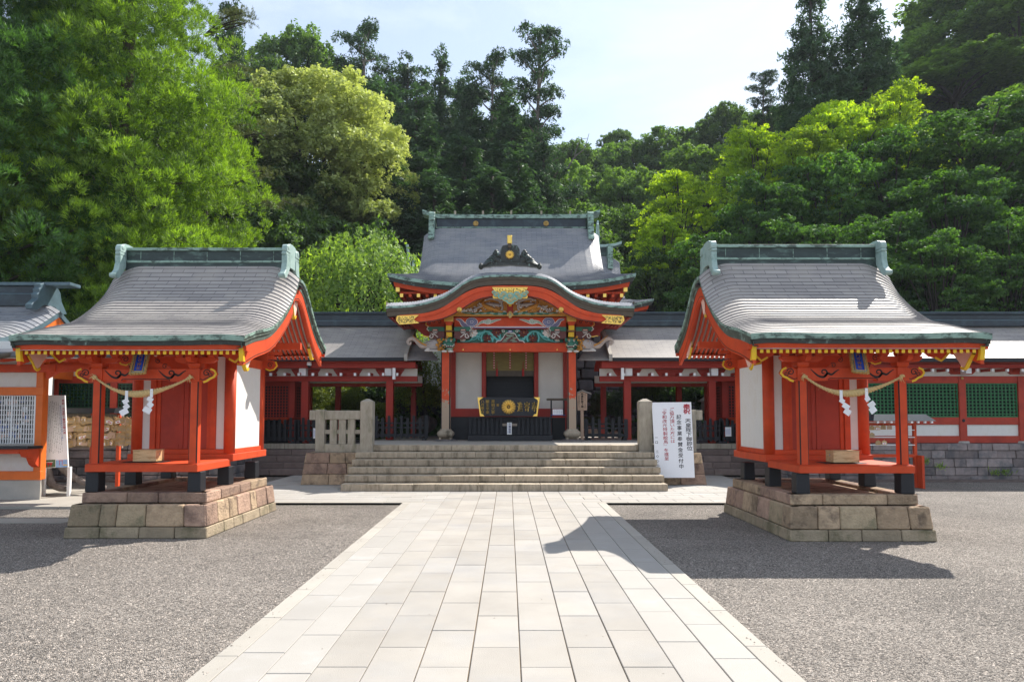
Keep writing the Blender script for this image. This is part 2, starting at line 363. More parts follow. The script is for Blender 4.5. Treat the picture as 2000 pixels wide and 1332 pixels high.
def crom(P, n=8):
    """smooth curve through the points"""
    P = [Vector(p) for p in P]; out = []
    for i in range(len(P) - 1):
        a = P[max(i - 1, 0)]; b = P[i]; c = P[i + 1]; d = P[min(i + 2, len(P) - 1)]
        for k in range(n):
            t = k / n
            out.append(.5 * ((2 * b) + (c - a) * t + (2 * a - 5 * b + 4 * c - d) * t * t + (3 * b - a - 3 * c + d) * t ** 3))
    out.append(P[-1]); return out
def resample(pts, n):
    """n+1 evenly spaced points and the length"""
    pts = [Vector(p) for p in pts]; L = [0]
    for a, b in zip(pts, pts[1:]): L.append(L[-1] + (b - a).length)
    out = []; j = 0
    for i in range(n + 1):
        s = L[-1] * i / n
        while j < len(L) - 2 and L[j + 1] < s: j += 1
        t = (s - L[j]) / max(L[j + 1] - L[j], 1e-9); out.append(pts[j].lerp(pts[j + 1], min(max(t, 0), 1)))
    return out, L[-1]
def scroll(mb, x, z, s, y, flip=1, m=0, th=.005, w_=.028):
    """one painted wave-and-curl ornament"""
    f = flip
    main = [(x - f * s * .5, z + s * .16), (x - f * s * .36, z + s * .02), (x - f * s * .2, z - s * .1), (x - f * s * .02, z - s * .13), (x + f * s * .12, z), (x + f * s * .27, z - s * .04), (x + f * s * .42, z + s * .07), (x + f * s * .55, z + s * .15)]
    c = [(p[0], p[1]) for p in crom([(a, b, 0) for a, b in main], 4)]
    n = len(c); mb.ribbon(c, [w_ * (.25 + .9 * math.sin(math.pi * i / (n - 1))) for i in range(n)], y, th, m)
    sp = spiral(x - f * s * .02, z + s * .04, s * .15, s * .03, -math.pi / 2, 1.1, 16, f)
    mb.ribbon(sp, [w_ * .9 * (1 - .5 * i / 16) for i in range(17)], y, th, m)
# ---------------- ground ----------------
GZ = -.045
def gravel_mat():
    m = bpy.data.materials.new('gravel'); m.use_nodes = True; n = m.node_tree; L = n.links; b = n.nodes['Principled BSDF']
    t = n.nodes.new('ShaderNodeTexCoord'); vo = n.nodes.new('ShaderNodeTexVoronoi'); vo.inputs['Scale'].default_value = 100
    L.new(t.outputs['Object'], vo.inputs['Vector'])
    rp = n.nodes.new('ShaderNodeValToRGB'); e = rp.color_ramp.elements; e[0].position = 0; e[0].color = (.055, .045, .038, 1); e[1].position = 1; e[1].color = (.52, .47, .42, 1)
    for p, c in ((.3, (.13, .116, .102, 1)), (.55, (.285, .248, .213, 1)), (.8, (.38, .332, .288, 1))):
        x = e.new(p); x.color = c
    sp = n.nodes.new('ShaderNodeSeparateColor'); L.new(vo.outputs['Color'], sp.inputs['Color']); L.new(sp.outputs['Red'], rp.inputs['Fac'])
    nz = n.nodes.new('ShaderNodeTexNoise'); nz.inputs['Scale'].default_value = .55; nz.inputs['Detail'].default_value = 9; nz.inputs['Roughness'].default_value = .62; L.new(t.outputs['Object'], nz.inputs['Vector'])
    mr = n.nodes.new('ShaderNodeMapRange'); mr.inputs['From Min'].default_value = .3; mr.inputs['From Max'].default_value = .7; mr.inputs['To Min'].default_value = .72; mr.inputs['To Max'].default_value = 1.22; L.new(nz.outputs['Fac'], mr.inputs['Value'])
    mu = n.nodes.new('ShaderNodeVectorMath'); mu.operation = 'SCALE'; L.new(rp.outputs['Color'], mu.inputs[0]); L.new(mr.outputs['Result'], mu.inputs['Scale'])
    L.new(mu.outputs['Vector'], b.inputs['Base Color']); b.inputs['Roughness'].default_value = .85
    bp = n.nodes.new('ShaderNodeBump'); bp.inputs['Strength'].default_value = 1; bp.inputs['Distance'].default_value = .02; bp.invert = True
    n3 = n.nodes.new('ShaderNodeTexNoise'); n3.inputs['Scale'].default_value = 5; n3.inputs['Detail'].default_value = 3; L.new(t.outputs['Object'], n3.inputs['Vector']); ad = n.nodes.new('ShaderNodeMath'); ad.operation = 'MULTIPLY_ADD'; ad.inputs[1].default_value = 2.2; L.new(n3.outputs['Fac'], ad.inputs[0]); L.new(vo.outputs['Distance'], ad.inputs[2]); L.new(ad.outputs[0], bp.inputs['Height']); L.new(bp.outputs['Normal'], b.inputs['Normal'])
    M['gravel'] = m
gravel_mat()
mb = MB(); mb.box(-300, 300, -40, 500, -1.0, GZ); tag(mb.build('ground', 'gravel'), kind='structure')
# loose stones on the court, nearest part
def stones(n, xr, yr, smin, smax, seed):
    rg = np.random.default_rng(seed)
    P = np.stack([rg.uniform(*xr, n), rg.uniform(0, 1, n) ** 1.4 * (yr[1] - yr[0]) + yr[0], np.zeros(n)], 1)
    on = (P[:, 0] > -2.06) & (P[:, 0] < 1.9); edge_ = (np.abs(P[:, 0] + 2.0) < .10) | (np.abs(P[:, 0] - 1.84) < .10)
    keep = ~on | (rg.random(len(P)) < .0025) | (on & edge_ & (rg.random(len(P)) < .10)); P = P[keep]; P[on[keep], 2] = -GZ; n = len(P)
    base = np.array([(1, 0, 0), (0, 1, 0), (-1, 0, 0), (0, -1, 0), (0, 0, 1)], float)
    s = rg.uniform(smin, smax, (n, 1)); sc = s[:, :, None] * np.stack([rg.uniform(.6, 1.2, n), rg.uniform(.6, 1.2, n), rg.uniform(.4, .9, n)], 1)[:, None, :]
    V = base[None] * sc; V += rg.normal(0, .18, V.shape) * s[:, :, None]
    a = rg.uniform(0, 6.28, n); c, si = np.cos(a)[:, None], np.sin(a)[:, None]
    X = V[:, :, 0] * c - V[:, :, 1] * si; Y = V[:, :, 0] * si + V[:, :, 1] * c
    V = np.stack([X, Y, V[:, :, 2] + GZ], 2) + P[:, None, :]
    F = np.array([(0, 1, 4), (1, 2, 4), (2, 3, 4), (3, 0, 4)]); F = (F[None] + 5 * np.arange(n)[:, None, None]).reshape(-1, 3)
    return V.reshape(-1, 3), F, np.repeat(rg.random(n), 4)
def np_mesh(name, V, F, mats, tint=None, smooth=False, mi=None):
    me = bpy.data.meshes.new(name); k = F.shape[1]
    me.vertices.add(len(V)); me.vertices.foreach_set('co', V.astype(np.float32).ravel())
    me.loops.add(F.size); me.loops.foreach_set('vertex_index', F.astype(np.int32).ravel())
    me.polygons.add(len(F)); me.polygons.foreach_set('loop_start', (np.arange(len(F)) * k).astype(np.int32))
    try: me.polygons.foreach_set('loop_total', np.full(len(F), k, np.int32))
    except Exception: pass
    for mm in mats: me.materials.append(M[mm])
    if mi is not None: me.polygons.foreach_set('material_index', mi.astype(np.int32))
    me.update(calc_edges=True)
    if tint is not None:
        a = me.attributes.new('tint', 'FLOAT', 'FACE'); a.data.foreach_set('value', tint.astype(np.float32))
    if smooth: me.polygons.foreach_set('use_smooth', np.ones(len(F), bool))
    return me
def link(name, me, parent=None):
    o = bpy.data.objects.new(name, me); COL.objects.link(o)
    if parent: o.parent = parent
    return o
mat('gravel_stone', (.325, .28, .242), .8, .1, 5, attr=.48)
V1, F1, T1 = stones(70000, (-6.6, 5.6), (3.7, 9.5), .004, .010, 3)
tag(link('gravel', np_mesh('gravel', V1, F1, ['gravel_stone'], T1)), 'loose grey and brown gravel spread over the court', 'gravel', kind='stuff')

# ---------------- paving ----------------
cols = [-1.266 + .3367 * i for i in range(8)]
rg = random.Random(5)
mbs = MB()
def slab(x0, x1, y0, y1, g=.003, m=0, z=0.0, th=.05):
    e = .004; dz = rg.uniform(-.0015, .0015)
    x0 += g; x1 -= g; y0 += g; y1 -= g; z += dz
    mbs.hexa([(x0, y0, z - th), (x1, y0, z - th), (x1, y1, z - th), (x0, y1, z - th)], [(x0, y0, z - e), (x1, y0, z - e), (x1, y1, z - e), (x0, y1, z - e)], m)
    o = len(mbs.f) - 5  # replace the flat top by a bevelled one
    top = mbs.f[o]; mbs.f[o] = top
    b = len(mbs.v); mbs.v += [(x0 + e, y0 + e, z), (x1 - e, y0 + e, z), (x1 - e, y1 - e, z), (x0 + e, y1 - e, z)]
    t = top; n = [b, b + 1, b + 2, b + 3]
    mbs.f[o] = n
    for i in range(4):
        j = (i + 1) % 4; mbs.f.append([t[i], t[j], n[j], n[i]]); mbs.m.append(m); mbs.sm.append(False)
def column(x0, x1, ya, yb, L, off, m, g=.003):
    y = ya - off
    while y < yb - .02:
        a, b = max(y, ya), min(y + L, yb)
        if b - a > .03: slab(x0, x1, a, b, g, m)
        y += L
Y0, YK, YS = -3.0, 13.12, 15.05
for i in range(7): column(cols[i], cols[i + 1], Y0, YS, .772, (.386 if i % 2 else 0) + .13, 0, .0048 if i in (2, 3, 5) else .003)
for (x0, x1, o) in ((-1.562, -1.266, .2), (-1.862, -1.562, .58), (1.091, 1.40, .35), (1.40, 1.70, .7)): column(x0, x1, Y0, YK, .768, o, 1)
column(-2.02, -1.862, Y0, YK, .9, .3, 2); column(1.70, 1.86, Y0, YK, .9, .1, 2)
# cross pavement in front of the stairs
for sgn, xa, xb in ((-1, -6.0, cols[0]), (1, cols[7], 5.9)):
    y = YK + .16; r = 0
    while y < 21.2:
        y2 = min(y + .36, 21.2); x = xa - (.3 if r % 2 else 0)
        while x < xb:
            a, b = max(x, xa), min(x + .72, xb)
            if b - a > .03: slab(a, b, y, y2, .004, 1 if (r + int(x * 3)) % 5 else 0)
            x += .72
        y = y2; r += 1
for xa, xb in ((-6.0, cols[0]), (cols[7], 5.9)):
    x = xa
    while x < xb: slab(x, min(x + 1.2, xb), YK, YK + .16, .004, 2, th=.09); x += 1.2
for i in range(7): pass
o = mbs.build('path', ['slab_grey', 'slab_white', 'slab_edge'], tint=10); tag(o, kind='structure')
# the slabs' random tint: 6 faces of the body come first, 4 bevel faces after each: 10 in all
mb = MB(); mb.box(-2.02, 1.86, Y0, YK, -.08, -.012); mb.box(-6.0, 5.9, YK + .004, 21.2, -.081, -.0125)
tag(mb.build('path_bed', 'joint_earth'), kind='structure')
# walk in front of the office, far left
mb = MB()
for i in range(5): mb.box(-14.0 + 1.45 * i, -12.56 + 1.45 * i, 12.55, 15.6, -.05, .0)
mb.hexa([(-16, 10.9, -.06), (-7.05, 10.9, -.06), (-6.6, 11.35, -.06), (-16, 11.35, -.06)], [(-16, 10.9, -.03), (-7.05, 10.9, -.03), (-6.6, 11.35, -.03), (-16, 11.35, -.03)])
tag(mb.build('pavement', 'slab_edge'), kind='structure')

# ---------------- stairs ----------------
st = thing('stone_staircase', (-.08, 15.06, 0), 'broad flight of six granite steps up to the hall platform', 'stairs')
RISE, TREAD = .155, .35
def blocks(mb, x0, x1, y0, y1, z0, z1, joints, g=.004, m=0):
    xs = [x0] + joints + [x1]
    for a, b in zip(xs, xs[1:]): mb.box(a + g, b - g, y0, y1, z0, z1, m)
for k in range(6):
    a, b = (-3.68, 3.50) if k < 5 else (-3.35, 3.17)
    y = 15.06 + TREAD * k; z = RISE * (k + 1); y1 = y + TREAD + .12 if k < 5 else y + .5
    rr = random.Random(k); n = 5; j = [a + (b - a) * (i + (.5 if k % 2 else .12 * rr.random())) / n for i in range(0 if k % 2 else 1, n)]
    mb = MB(); blocks(mb, a, b, y, y1, z - RISE + .022 + (.001 if k else -.03), z, j, .004)
    for q in range(len(mb.f) // 6): pass
    mb.box(a + .03, b - .03, y + .035, y1 + .01, z - RISE + .001, z - .02)
    mb.build('step', 'granite', st, tint=6, bevel=.008)
pl = thing('stone_platform', (0, 20, 0), 'raised pale stone platform that carries the main hall', 'platform')
mb = MB(); ztop = .93
xs = [-3.95 + .66 * i for i in range(13)]
mb.box(-3.9, 3.75, 17.32, 24.5, 0, ztop - .06); mb.build('body', 'wall_stone', pl, tint=6)
mb = MB()
for r in range(9):
    y = 17.3 + .8 * r; x = -3.92 + (.35 if r % 2 else 0)
    xx = -3.92
    while xx < 3.77:
        x2 = min(xx + (1.3 if not (xx == -3.92 and r % 2) else .65), 3.77); mb.box(xx + .003, x2 - .003, y, y + .797, ztop - .058, ztop); xx = x2
mb.build('paving', 'slab_edge', pl, tint=6)
# terrace under the galleries
mb = MB(); mb.box(-20, -3.95, 20.5, 25.0, -.02, .83); mb.box(3.8, 20, 20.5, 25.0, -.02, .828); mb.box(-3.94, 3.79, 24.51, 26, -.02, .9)
tag(mb.build('terrace', 'wall_stone_dark', tint=6), kind='structure')
# side flights
for sg, xa, xb, lab in ((-1, -7.35, -3.95, 'weathered dark side steps between the granite railing pier and the red shrine with a bare white wall'), (1, 3.80, 7.35, 'weathered dark side steps behind the white notice board')):
    s2 = thing('side_steps', ((xa + xb) / 2, 19.1, 0), 'weathered brown side steps between the %s' % ('railing pier and the shrine below the cedar' if sg < 0 else 'white notice board and the lattice-backed shrine'), 'stairs', 'side steps up to the galleries')
    for k in range(5):
        y = 19.1 + .28 * k; z = .166 * (k + 1); rr = random.Random(k + sg); j = [xa + (xb - xa) * (i + rr.uniform(-.25, .25)) / 4 for i in range(1, 4)]
        mb = MB(); blocks(mb, xa, xb, y, y + .42, z - .166 + .002 * k, z, j, .004); mb.build('step', 'step_dark' if k < 4 else 'granite_rail', s2, tint=6, bevel=.01)

# ---------------- granite railings on battered piers ----------------
def battered(mb, x0, x1, y0, y1, z0=0, z1=0, bat=0, rows=(1,), rnd=None, gap=.004, per=.42, m=0, sides='fblr', depth=.2):
    """courses of separate blocks leaning inwards; bat = inset at z1"""
    zs = [z0 + (z1 - z0) * sum(rows[:i]) / sum(rows) for i in range(len(rows) + 1)]
    H = z1 - z0
    for a, b in zip(zs, zs[1:]):
        ia, ib = bat * (a - z0) / H, bat * (b - z0) / H
        for sd in sides:
            horiz = sd in 'fb'; lo, hi = (x0, x1) if horiz else (y0, y1)
            n = max(1, int(round((hi - lo) / per))); cuts = [0] + sorted((i + rnd.uniform(-.3, .3)) / n for i in range(1, n)) + [1]
            for c0, c1 in zip(cuts, cuts[1:]):
                pr = rnd.uniform(0, .008)
                def P(t, ins, d, z, g):
                    lo2, hi2 = lo + ins, hi - ins
                    q = lo2 + (hi2 - lo2) * t + g
                    dd = ins - pr + d
                    if d > 0: q = min(max(q, lo2 + d * .0), hi2)
                    if sd == 'f': return (q, y0 + dd, z)
                    if sd == 'b': return (q, y1 - dd, z)
                    if sd == 'l': return (x0 + dd, q, z)
                    return (x1 - dd, q, z)
                g0 = gap if c0 > 0 else 0; g1 = -gap if c1 < 1 else 0
                if sd in 'fr':
                    A = [P(c0, ia, 0, a + gap * .5, g0), P(c1, ia, 0, a + gap * .5, g1), P(c1, ia, depth, a + gap * .5, g1), P(c0, ia, depth, a + gap * .5, g0)]
                    B = [P(c0, ib, 0, b - gap * .5, g0), P(c1, ib, 0, b - gap * .5, g1), P(c1, ib, depth, b - gap * .5, g1), P(c0, ib, depth, b - gap * .5, g0)]
                else:
                    A = [P(c1, ia, 0, a + gap * .5, g1), P(c0, ia, 0, a + gap * .5, g0), P(c0, ia, depth, a + gap * .5, g0), P(c1, ia, depth, a + gap * .5, g1)]
                    B = [P(c1, ib, 0, b - gap * .5, g1), P(c0, ib, 0, b - gap * .5, g0), P(c0, ib, depth, b - gap * .5, g0), P(c1, ib, depth, b - gap * .5, g1)]
                mb.hexa(A, B, m if not isinstance(m, tuple) else rnd.choice(m))
for sg in (-1, 1):
    cx = -4.13 if sg < 0 else 3.93
    rl = thing('stone_railing', (cx, 17.0, 0), 'granite railing on a rough stone pier, fully visible at the foot of the gallery' if sg < 0 else 'granite railing partly hidden behind the white notice board', 'railing', 'granite railings flanking the stairs')
    if sg < 0: xo0, xo1 = -4.98, -3.42
    else: xo0, xo1 = 3.25, 4.75
    mb = MB(); rnd = random.Random(3 + sg)
    battered(mb, xo0, xo1, 16.45, 18.4, 0, .76, .10, [1, 1, 1], rnd, .006, .5, depth=.25, m=(0, 0, 1, 2))
    mb.box(xo0 + .16, xo1 - .16, 16.62, 18.2, 0, .755)
    mb.build('pier', ['tuff', 'tuff_pink', 'tuff_olive'], rl, tint=6, bevel=.012)
    y0 = 16.72; zb = .76
    inn = -3.62 if sg < 0 else 3.20   # newel next to the stairs
    mb = MB(); nx0, nx1 = (inn, inn + .30) if sg < 0 else (inn, inn + .32)
    mb.box(nx0, nx1, y0 - .02, y0 + .28, zb, 2.0); mb.hexa([(nx0, y0 - .02, 2.0), (nx1, y0 - .02, 2.0), (nx1, y0 + .28, 2.0), (nx0, y0 + .28, 2.0)], [(nx0 + .12, y0 + .1, 2.07), (nx1 - .12, y0 + .1, 2.07), (nx1 - .12, y0 + .16, 2.07), (nx0 + .12, y0 + .16, 2.07)])
    mb.build('newel', 'granite_rail', rl, bevel=.008)
    ox0, ox1 = (-4.72, -4.50) if sg < 0 else (4.37, 4.59)
    mb = MB(); mb.box(ox0, ox1, y0, y0 + .2, zb, 1.80); mb.build('post', 'granite_rail', rl, bevel=.008)
    a, b = (-4.50, nx0) if sg < 0 else (nx1, 4.37)
    mb = MB(); mb.box(a, b, y0 + .01, y0 + .19, 1.56, 1.78)
    if sg < 0: mb.box(-4.87, -4.721, y0 + .01, y0 + .19, 1.55, 1.785)
    else: mb.box(4.591, 4.75, y0 + .01, y0 + .19, 1.55, 1.785)
    mb.build('top_rail', 'granite_rail', rl, bevel=.008)
    mb = MB(); mb.box(a, b, y0 + .01, y0 + .19, zb, .96); mb.build('bottom_rail', 'granite_rail', rl, bevel=.006)
    n = 3; wgap = (b - a)
    for i in range(n):
        xx = a + wgap * (i + 1) / (n + 1) - .01
        mb = MB(); mb.box(xx - .085, xx + .085, y0 + .03, y0 + .16, .961, 1.559); mb.build('baluster', 'granite_rail', rl, bevel=.005)
    xs = [a] + [a + wgap * (i + 1) / (n + 1) - .01 for i in range(n)] + [b]
    for i in range(n + 1):
        l = xs[i] + (.086 if i else 0); r_ = xs[i + 1] - (.086 if i < n else 0); mb = MB(); mb.box(l, r_, y0 + .05, y0 + .14, 1.21, 1.31); mb.build('middle_rail', 'granite_rail', rl)

# ---------------- small red shrines ----------------
PF = [(-.11, 2.738), (.38, 2.925), (1.01, 3.13), (1.54, 3.455), (2.02, 3.87), (2.30, 4.25)]
PB = [(2.48, 4.25), (2.72, 4.12), (3.03, 3.80), (3.38, 3.44), (3.72, 3.18), (4.05, 2.99)]
HW = 1.61
def gable_roof(root, prof, hw, ncr, side, droop, ends, mats, zone=.5, up=.05, nx=15, thick=(.075, .075), lip=.019, xc=0, z_edge_in=.05):
    """one slope: stepped copper shingles in a surface that rolls down at both verges"""
    pts = crom([(0, a, b) for a, b in prof], 10)
    rs, L = resample(pts, ncr * 4)
    smax = len(rs) - 1
    ts = [0, .05, .12, .2, .3, .42, .56, .74, .9]
    xs = sorted(set([-hw + zone * t for t in ts] + [hw - zone * t for t in ts] + [-hw + zone + (2 * hw - 2 * zone) * i / 6 for i in range(7)]))
    def surf(x, i, lift=0):
        p = rs[i]; t = i / smax            # 0 at the eave, 1 at the ridge
        if side < 0: t = 1 - t
        d = max(0, 1 - (hw - abs(x)) / zone); dr = (droop[0] + (droop[1] - droop[0]) * t) * d * d
        e = up * max(0, (abs(x) / hw)) ** 4 * (1 - t) ** 2
        return Vector((xc + x, p.y, p.z - dr + e + lift))
    mb = MB(); P = []; U = []
    for c in range(ncr):
        for q in range(4):
            i = c * 4 + q
            lq = lip * (.42 + .58 * min(1, (c if side > 0 else ncr - 1 - c) / ncr * 2)); lf = lq * (1 - q / 4) if side > 0 else lq * (q / 4)
            P.append([surf(x, i, lf) for x in xs]); U.append([(x, c + q / 4 * .98 + .01) for x in xs])
        i = c * 4 + 4
        lf = 0 if side > 0 else lq
        P.append([surf(x, i, lf) for x in xs]); U.append([(x, c + .99) for x in xs])
    # smooth only along x: split rows by using separate strips
    for c in range(ncr):
        mb.grid(P[c * 5:c * 5 + 5], 0, True, U[c * 5:c * 5 + 5], flip=False)
        if c: mb.grid([P[c * 5 - 1], P[c * 5]], 0, False, [U[c * 5 - 1], U[c * 5]])
    return mb, surf, xs, smax

def small_shrine(xc, yc, mirror, label, lab2):
    f = -1 if mirror else 1
    root = thing('small_shrine', (xc, yc, 0), label, 'shrine', 'pair of small red shrines', local=True)
    rnd = random.Random(11 + f)
    bo = .05 * f
    # stone base
    mb = MB(); battered(mb, -.985 + bo, .995 + bo, .14, 2.99, GZ, .11, .012, [1], rnd, .005, .5, depth=.14); mb.build('plinth', 'tuff_base', root, tint=6, bevel=.010)
    mb = MB(); battered(mb, -.965 + bo, .975 + bo, .17, 2.96, m=(0, 0, 1, 2), z0=.112, z1=.415, bat=.032, rows=[1], rnd=rnd, gap=.005, per=.40, depth=.14) ; mb.build('lower_base', ['tuff', 'tuff_pink', 'tuff_olive'], root, tint=6, bevel=.014)
    mb = MB(); battered(mb, -.885 + bo, .885 + bo, .36, 2.80, z0=.417, z1=.565, bat=.004, rows=[1], rnd=rnd, gap=.004, per=.55, depth=.2, m=(0, 1, 1)); mb.box(-.7, .7, .5, 2.7, .43, .51); mb.build('upper_base', ['tuff', 'tuff_pink'], root, tint=6, bevel=.012)
    for x in (-.73, .73):
        for y in (.50, 1.5, 2.62):
            mb = MB(); mb.hexa([(x - .095, y - .095, .566), (x + .095, y - .095, .566), (x + .095, y + .095, .566), (x - .095, y + .095, .566)], [(x - .09, y - .09, .852), (x + .09, y - .09, .852), (x + .09, y + .09, .852), (x - .09, y + .09, .852)])
            mb.build('foot', 'black_lacquer', root, bevel=.008)
    mb = MB(); mb.box(-.80, .80, .35, 1.52, .855, .958); mb.box(-.79, .79, .36, 1.51, .96, .97); mb.build('porch_floor', 'vermilion', root, bevel=.006)
    # body sill and walls
    mb = MB(); mb.box(-.84, .84, 1.50, 3.0, .93, 1.045); mb.build('body_sill', 'vermilion', root, bevel=.006)
    mb = MB(); mb.box(-.80, .80, 1.535, 1.66, 1.047, 1.12); mb.box(-.80, -.68, 1.66, 2.95, 1.047, 1.12); mb.box(.68, .80, 1.66, 2.95, 1.047, 1.12); mb.box(-.68, .68, 2.85, 2.95, 1.047, 1.12); mb.build('wall_base', 'vermilion', root, bevel=.005)
    for x in (-.74, .74):
        for y in (1.60, 2.89):
            mb = MB(); mb.lathe([(.088, 1.04), (.088, 2.62)], (x, y, 0), 18); mb.build('column', 'vermilion', root)
    for sx in (-1, 1):
        mb = MB(); mb.box(sx * .735, sx * .775, 1.68, 2.81, 1.121, 2.479); w_ = mb.build('side_wall', 'white_plaster', root)
        mb = MB(); mb.box(sx * .70, sx * .80, 1.53, 2.97, 2.48, 2.63); mb.build('side_beam', 'vermilion', root, bevel=.005)
    mb = MB(); mb.box(-.66, .66, 2.86, 2.90, 1.121, 2.6); mb.build('rear_wall', 'white_plaster', root)
    # front: white strips, jambs, doors
    for sx in (-1, 1): mb = MB(); mb.box(sx * .53, sx * .655, 1.585, 1.62, 1.121, 2.6); mb.build('front_wall', 'white_plaster', root)
    mb = MB()
    for sx in (-1, 1): mb.box(sx * .44, sx * .528, 1.56, 1.64, 1.121, 2.6); mb.box(sx * .375, sx * .437, 1.585, 1.64, 1.121, 2.6)
    mb.box(-.374, .374, 1.575, 1.64, 2.36, 2.6); mb.build('door_frame', 'vermilion', root, bevel=.004)
    for sx in (-1, 1):
        mb = MB(); mb.box(sx * .004, sx * .372, 1.60, 1.625, 1.124, 2.358, 0); mb.box(sx * .004, sx * .07, 1.588, 1.60, 1.124, 2.358, 0)
        mb.box(sx * .075, sx * .372, 1.592, 1.5995, 1.124, 1.19, 0); mb.box(sx * .075, sx * .372, 1.592, 1.5995, 2.28, 2.358, 0)
        d = mb.build('door', 'vermilion_old', root, bevel=.002)
        if mirror and sx < 0 or (not mirror and False):
            mb = MB(); mb.box(.155 * sx, .215 * sx, 1.584, 1.592, 1.32, 1.45)
            h = mb.build('lock_plate', 'black_lacquer', d)
    mb = MB(); mb.box(-.9, .9, 1.50, 1.66, 2.632, 2.74); mb.box(-.9, .9, 2.83, 2.97, 2.632, 2.80); mb.build('head_beam', 'vermilion', root, bevel=.005)
    # gable infill above the side beams
    for sx in (-1, 1):
        mb = MB(); mb.yz([(1.66, 2.741), (2.83, 2.801), (2.83, 3.55), (2.4, 4.0), (1.66, 3.42)], sx * .72, sx * .76); mb.build('gable_wall', 'white_plaster', root)
        mb = MB(); mb.box(sx * .765, sx * .80, 1.55, 2.95, 2.86, 2.97); mb.box(sx * .765, sx * .80, 2.33, 2.47, 2.972, 3.9); mb.build('gable_strut', 'vermilion', root, bevel=.004)
    # porch posts with black chamfers
    for x in (-.70, .70):
        mb = MB(); h = .062; c = .014; y = .47
        o = [(-h + c, -h), (h - c, -h), (h, -h + c), (h, h - c), (h - c, h), (-h + c, h), (-h, h - c), (-h, -h + c)]
        n = 8; vs = [(x + a, y + b, .971) for a, b in o] + [(x + a, y + b, 2.14) for a, b in o]
        mb.add(vs, [tuple(range(n))[::-1], tuple(range(n, 16))]); 
        for i in range(n): mb.add([vs[i], vs[(i + 1) % n], vs[n + (i + 1) % n], vs[n + i]], [(0, 1, 2, 3)], 1 if i % 2 else 0)
        mb.build('post', ['vermilion', 'black_paint'], root)
    # lintel with scrolls and noses
    mb = MB(); mb.xz([(-.63, 2.14), (-.36, 2.14), (-.33, 2.165), (.33, 2.165), (.36, 2.14), (.63, 2.14), (.63, 2.325), (-.63, 2.325)], .41, .53); li = mb.build('lintel', 'vermilion', root, bevel=.004)
    mb = MB(); scroll(mb, -.40, 2.245, .38, .41, 1); scroll(mb, .37, 2.245, .38, .41, 1); mb.ribbon([(-.35, 2.158), (-.325, 2.178), (.325, 2.178), (.35, 2.158)], .010, .41)
    mb.build('scroll_painting', 'black_paint', li)
    for sx in (-1, 1):
        o = [(.765, 2.30), (.84, 2.325), (.92, 2.325), (.975, 2.30), (1.0, 2.255), (.97, 2.21), (.92, 2.19), (.88, 2.155), (.82, 2.14), (.765, 2.14)]
        mb = MB(); mb.xz([(sx * a, b) for a, b in o], .42, .52); nb = mb.build('nose', 'vermilion', root)
        mb = MB(); mb.ribbon([(sx * a, b) for a, b in ((.93, 2.325), (.985, 2.30), (1.008, 2.255), (.975, 2.205), (.92, 2.183), (.875, 2.148), (.83, 2.133))], .026, .425, .018)
        mb.build('yellow_edge', 'yellow_paint', nb)
        mb = MB(); mb.ribbon(spiral(sx * .87, 2.265, .055, .012, .2, 1.3, 18, sx), .012, .42); mb.ribbon(spiral(sx * .93, 2.245, .035, .008, 2.5, 1.2, 14, sx), .010, .42); mb.ribbon([(sx * .78, 2.18), (sx * .82, 2.165), (sx * .87, 2.19), (sx * .92, 2.205)], .010, .42)
        mb.build('scroll_painting', 'black_paint', nb)
        # bracket set
        mb = MB(); x = sx * .70; y = .47
        def masu(cx, cy, z, w_, h): # bearing block with a curved foot
            mb.hexa([(cx - w_ * .36, cy - w_ * .36, z), (cx + w_ * .36, cy - w_ * .36, z), (cx + w_ * .36, cy + w_ * .36, z), (cx - w_ * .36, cy + w_ * .36, z)], [(cx - w_ / 2, cy - w_ / 2, z + h * .45), (cx + w_ / 2, cy - w_ / 2, z + h * .45), (cx + w_ / 2, cy + w_ / 2, z + h * .45), (cx - w_ / 2, cy + w_ / 2, z + h * .45)])
            mb.box(cx - w_ / 2, cx + w_ / 2, cy - w_ / 2, cy + w_ / 2, z + h * .451, z + h)
        mb.box(x - .08, x + .08, y - .08, y + .08, 2.141, 2.325); masu(x, y, 2.326, .17, .08)
        arm = [(-.30, 2.49), (-.30, 2.455), (-.25, 2.415), (-.17, 2.407), (.17, 2.407), (.25, 2.415), (.30, 2.455), (.30, 2.49)]
        mb.xz([(x + a, b) for a, b in arm], y - .04, y + .04); mb.yz([(y + a * .9, b + .001) for a, b in arm], x - .038, x + .038)
        for q in (-.23, 0, .23): masu(x + q, y, 2.4905, .115, .065)
        masu(x, y - .21, 2.4905, .11, .065); mb.build('bracket', 'vermilion', root, bevel=.003)
        mb = MB(); mb.xz([(x - .09, 2.60), (x - .05, 2.545), (x + .05, 2.545), (x + .09, 2.60)], y - .30, y - .27); mb.build('yellow_fitting', 'yellow_paint', root)
    mb = MB(); mb.box(-1.40, 1.40, .42, .52, 2.556, 2.64); k = mb.build('eave_beam', 'vermilion', root, bevel=.004)
    for sx in (-1, 1):
        mb = MB(); mb.xz([(sx * a, b) for a, b in ((1.05, 2.556), (1.12, 2.49), (1.20, 2.47), (1.27, 2.43), (1.33, 2.49), (1.39, 2.556))], .44, .50, 0)
        mb.ribbon([(sx * a, b) for a, b in ((1.18, 2.474), (1.27, 2.426), (1.335, 2.485), (1.40, 2.556))], .03, .445, .012, 1); mb.build('cloud_bracket', ['vermilion', 'yellow_paint'], root)
